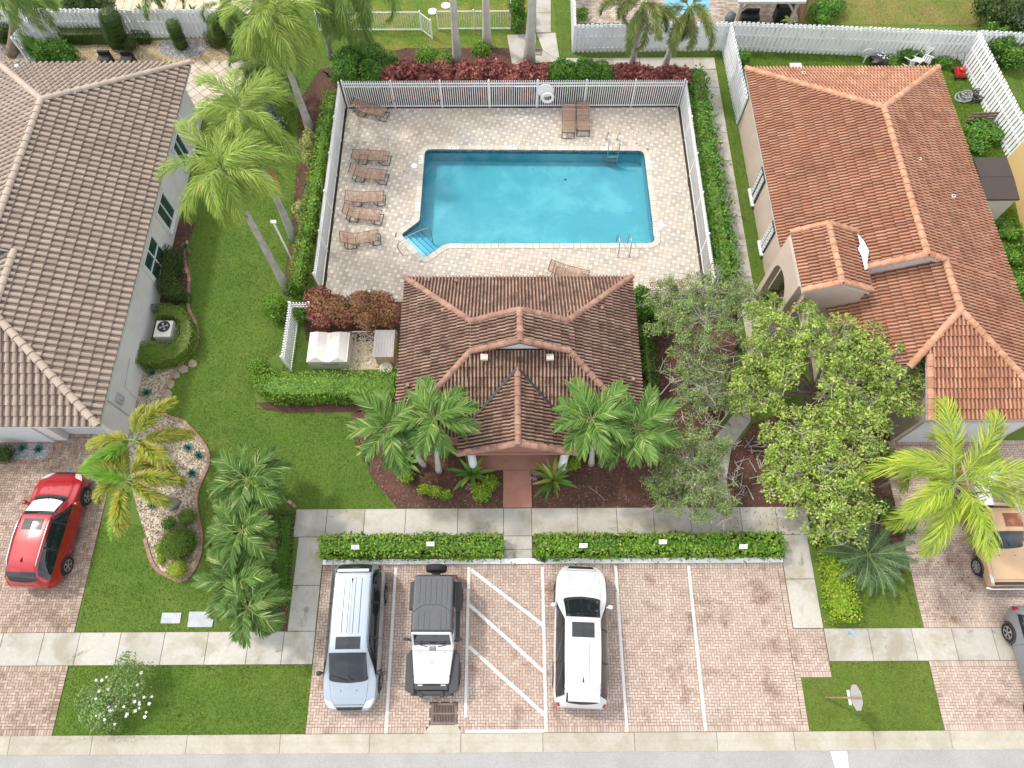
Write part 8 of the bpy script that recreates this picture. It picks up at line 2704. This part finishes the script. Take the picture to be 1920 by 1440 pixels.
# ------------------------------------------------------------------ broad-crowned trees
def tree(name, label, base, blobs, m, leaf, per, trunk_r, bark, twig, fork, asp=.5, clusters=18, cr=.34, droop=.1, twigs=2, jit=1.0, cat='tree', bare=0, fill=.65):
    """Trunk, limbs to every crown lobe, twigs to leaf clusters; leaves are real faces spread through each cluster."""
    rg = np.random.default_rng(int(abs(base[0] * 31 + base[1] * 17)))
    b = Vector(base)
    t = thing(name, label, cat, (b.x, b.y, 0))
    f = Vector(fork)
    tb_ = MB()
    tb_.tube([b + Vector((0, 0, -.05)), b.lerp(f, .35) + Vector((.06, -.05, 0)), b.lerp(f, .7) + Vector((-.05, .05, 0)), f], [trunk_r * 1.35, trunk_r, trunk_r * .9, trunk_r * .75], 9)
    tw = MB()
    Vs = []
    for (x, y, z, r, rz) in blobs:
        c = Vector((x, y, z))
        L = (c - f).length
        mid = f.lerp(c, .5) + Vector((rg.normal(0, .12), rg.normal(0, .12), .18 * L * .3))
        tb_.tube([f, mid, c - Vector((0, 0, rz * .3))], [trunk_r * .5, trunk_r * .34, trunk_r * .16], 6, cap=False)
        k = int(clusters * (r / 1.0) ** 2 * (1 if r > .5 else 1.4)) + 3
        d = rg.normal(0, 1, (k, 3))
        d /= np.linalg.norm(d, axis=1, keepdims=True)
        d[:, 2] = np.where(d[:, 2] < -.15, -d[:, 2] * .7, d[:, 2])
        rad = np.where(rg.random((k, 1)) < .2, rg.uniform(1.1, 1.42, (k, 1)), rg.uniform(fill, 1.08, (k, 1)))
        cc = d * rad * [r, r, rz] + [x, y, z]
        for q, dd in zip(cc, d):
            e = Vector(q)
            s0 = mid.lerp(c, rg.uniform(.3, 1.0))
            mm = s0.lerp(e, .55) + Vector((rg.normal(0, .08), rg.normal(0, .08), rg.normal(0, .06)))
            tw.tube([s0, mm, e], [.022, .013, .005], 4, cap=False)
            for _ in range(twigs):
                e2 = e + Vector((rg.normal(0, cr * .7), rg.normal(0, cr * .7), rg.normal(.05, cr * .4)))
                tw.tube([mm.lerp(e, .6), e2], [.007, .003], 3, cap=False)
            n = int(per * rg.uniform(.6, 1.3))
            crr = cr * rg.uniform(.5, 1.3)
            n = int(n * (crr / cr) ** 1.5) + 6
            o = rg.normal(0, 1, (n, 3))
            o /= np.linalg.norm(o, axis=1, keepdims=True)
            o *= rg.uniform(.2, 1.0, (n, 1)) ** .6 * crr
            o[:, 2] *= .62
            nn = o / crr + dd * .5 + [0, 0, .75]
            Vs.append(leaves_np(o + q, nn, leaf, asp, .35, jit, droop=droop))
        for _ in range(int(bare * r)):
            e = c + Vector((rg.normal(0, r * .6), rg.normal(0, r * .6), rz * rg.uniform(.2, .8)))
            s0 = e + Vector((rg.normal(0, .35), rg.normal(0, .35), -.35))
            for _k in range(4):
                tw.tube([s0, s0.lerp(e, .6), e + Vector((rg.normal(0, .22), rg.normal(0, .22), rg.uniform(0, .2)))], [.016, .011, .004], 4, cap=False)
    tb_.build('trunk', bark, t, smooth=True)
    tw.build('branches', twig, t)
    leaf_obj('crown', Vs, m, t)
    return t

def tb(u, v, z, rpx, rz):
    q = blob_px(u, v, z, rpx)
    return (q[0], q[1], z, q[3], rz)
bt = [(1432, 610, 3.6, 44, .6), (1500, 625, 3.9, 48, .7), (1560, 640, 4.0, 50, .7), (1610, 655, 3.9, 46, .7), (1660, 690, 3.6, 46, .7), (1705, 690, 3.3, 40, .6), (1420, 665, 3.2, 44, .6), (1405, 715, 2.9, 34, .55), (1440, 745, 2.8, 36, .55),
      (1590, 755, 3.3, 34, .55), (1635, 785, 3.2, 34, .5), (1690, 745, 3.0, 34, .5), (1560, 765, 3.1, 24, .45), (1722, 668, 3.2, 26, .45), (1470, 690, 3.4, 42, .6), (1600, 715, 3.4, 42, .6), (1650, 745, 3.1, 38, .6), (1560, 700, 3.6, 38, .6), (1385, 745, 2.5, 22, .4)]
tree('broad_leaf_tree', 'big spreading tree with bright green leaves in front of the terracotta house', VB(1495, 792), [tb(*q) for q in bt], L_TREE, .135, 48, .17, M_BARKD, M_TWIG, P(1525, 735, 2.0), clusters=36, cr=.25, bare=5, fill=.5)
bt = [(1500, 800, 2.9, 44, .6), (1560, 795, 3.1, 42, .6), (1615, 800, 3.1, 38, .6), (1470, 850, 2.7, 44, .6), (1540, 850, 3.2, 52, .7), (1600, 850, 3.1, 42, .6), (1490, 905, 2.7, 48, .6), (1560, 910, 3.0, 54, .7), (1610, 940, 2.6, 42, .6),
      (1460, 895, 2.3, 34, .5), (1540, 955, 2.5, 44, .55), (1595, 975, 2.3, 34, .5), (1450, 830, 2.4, 28, .45), (1560, 985, 2.0, 26, .45), (1540, 1000, 1.9, 22, .4), (1618, 780, 3.0, 26, .5)]
tree('broad_leaf_tree', 'lower spreading tree with bright green leaves overhanging the front walk', VB(1555, 925), [tb(*q) for q in bt], L_TREE, .135, 48, .16, M_BARKD, M_TWIG, P(1552, 880, 1.9), clusters=36, cr=.25, bare=5, fill=.5)
ot = [(1250, 545, 3.2, 30, .5), (1290, 550, 3.6, 40, .6), (1335, 545, 3.7, 42, .6), (1380, 555, 3.5, 40, .55), (1415, 575, 3.2, 28, .45), (1265, 590, 3.4, 38, .55), (1310, 595, 3.8, 44, .6), (1355, 600, 3.5, 36, .55), (1275, 635, 3.2, 32, .5), (1315, 640, 3.2, 32, .5), (1235, 615, 2.9, 22, .4), (1228, 575, 3.0, 20, .4)]
tree('oak_tree', 'grey green oak with fine leaves between the pool house and the terracotta house', VB(1384, 655), [tb(*q) for q in ot], L_OAK, .088, 52, .13, M_BARK, M_TWIG, P(1380, 600, 2.1), asp=.5, clusters=46, cr=.21, bare=4, fill=.45)
ot = [(1290, 685, 3.0, 30, .5), (1325, 680, 2.9, 30, .5), (1310, 725, 3.0, 36, .5), (1290, 745, 2.7, 32, .5), (1345, 740, 2.6, 26, .45), (1320, 770, 2.5, 28, .45), (1360, 700, 2.6, 26, .45), (1275, 700, 2.6, 22, .4)]
tree('oak_tree', 'slim oak with grey twigs in the dark mulch beside the pool house', VB(1338, 765), [tb(*q) for q in ot], L_OAK, .088, 48, .11, M_BARK, M_TWIG, P(1325, 735, 1.6), asp=.5, clusters=42, cr=.20, bare=9, fill=.45)
ot = [(1285, 825, 2.6, 32, .5), (1320, 830, 2.6, 34, .5), (1300, 865, 2.9, 38, .55), (1335, 880, 2.6, 30, .5), (1260, 900, 2.6, 34, .5), (1300, 910, 3.0, 42, .55), (1340, 920, 2.5, 30, .5), (1230, 910, 2.3, 24, .4), (1280, 945, 2.3, 32, .5), (1320, 950, 2.2, 28, .45), (1355, 830, 2.2, 20, .4), (1240, 940, 2.0, 22, .4), (1355, 950, 1.9, 18, .35)]
tree('oak_tree', 'nearest grey green oak, its branches over the front walk', VB(1310, 880), [tb(*q) for q in ot], L_OAK, .088, 52, .12, M_BARK, M_TWIG, P(1302, 860, 1.7), asp=.5, clusters=46, cr=.21, bare=3, fill=.45)
# cut branches lying under the broad leafy tree
t = thing('branch_pile', 'cut grey branches scattered on the mulch beside the bent path', 'branches', (*XY(1395, 880), 0))
for k in range(34):
    u, v = random.uniform(1372, 1445), random.uniform(828, 945)
    a = random.uniform(0, 3.14)
    x, y = XY(u, v)
    L = random.uniform(.25, .75)
    MB().tube([(x - L * math.cos(a) / 2, y - L * math.sin(a) / 2, .04), (x + random.uniform(-.06, .06), y + random.uniform(-.06, .06), random.uniform(.05, .14)), (x + L * math.cos(a) / 2, y + L * math.sin(a) / 2, .05)], [random.uniform(.018, .034), .02, .012], 5).build('branch', M_TWIG, t)
for i, (u, v, lab) in enumerate(((1228, 765, 'thin fallen twig on the dark mulch beside the pool house'), (1120, 925, 'thin pale twig on the mulch right of the entrance walk'))):
    x, y = XY(u, v)
    tag(MB().tube([(x - .35, y + .28, .03), (x, y, .05), (x + .3, y - .30, .03)], .012, 4).tube([(x, y, .05), (x - .05, y + .3, .04)], .009, 4).build('twig', M_TWIG), lab, 'twig')

# fallen leaves on deck, walks and parking: individually tiny, scattered
def litter(name, label, poly, n, z, m, s=.05):
    q = rand_in_poly(poly, n)
    V = leaves_np(np.c_[q, np.full(n, z)], np.tile([0, 0, 1.0], (n, 1)), s, .55, .02, .25)
    V[:, :, 2] = np.maximum(V[:, :, 2], z - .002)
    return stuff(mesh_obj(name, V.reshape(-1, 3), np.arange(n * 4).reshape(-1, 4), m), label, 'leaf litter')
M_LITTER = leaf_mat('dry_leaf', (.06, .035, .02), (.16, .09, .05), None, trans=.05, var=.2)
litter('leaf_litter', 'dry leaves dropped on the pool deck', [(DECK[0] + .2, 23.5), (DECK[2], 23.5), (DECK[2], DECK[3]), (DECK[0] + .2, DECK[3])], 55, .05, M_LITTER, .10)
litter('leaf_litter', 'dry leaves dropped on the parking bays', [(PARK[0], PARK[1]), (PARK[2], PARK[1]), (PARK[2], PARK[3]), (PARK[0], PARK[3])], 130, .05, M_LITTER, .06)
litter('leaf_litter', 'dark leaves on the white kerb', [(PARK[0], CB[0]), (PARK[2], CB[0]), (PARK[2], CB[1] - .05), (PARK[0], CB[1] - .05)], 60, .14, M_LITTER, .08)
litter('leaf_litter', 'dry leaves on the walk under the trees', pix([(1290, 955), (1500, 955), (1510, 1003), (1300, 1003)]), 150, .05, M_LITTER, .06)
litter('leaf_litter', 'dry leaves on the right driveway', [(DRX, WALK_Y1), (18, WALK_Y1), (18, 8), (DRX, 8)], 80, .05, M_LITTER, .08)
litter('leaf_litter', 'dry leaves over the dark mulch beside the pool house', pix([(1215, 640), (1260, 600), (1290, 700), (1290, 950), (1010, 950), (1010, 905), (1200, 900)]), 260, .035, leaf_mat('pale_dry_leaf', (.20, .13, .09), (.34, .26, .2), None, trans=.05, var=.2), .06)
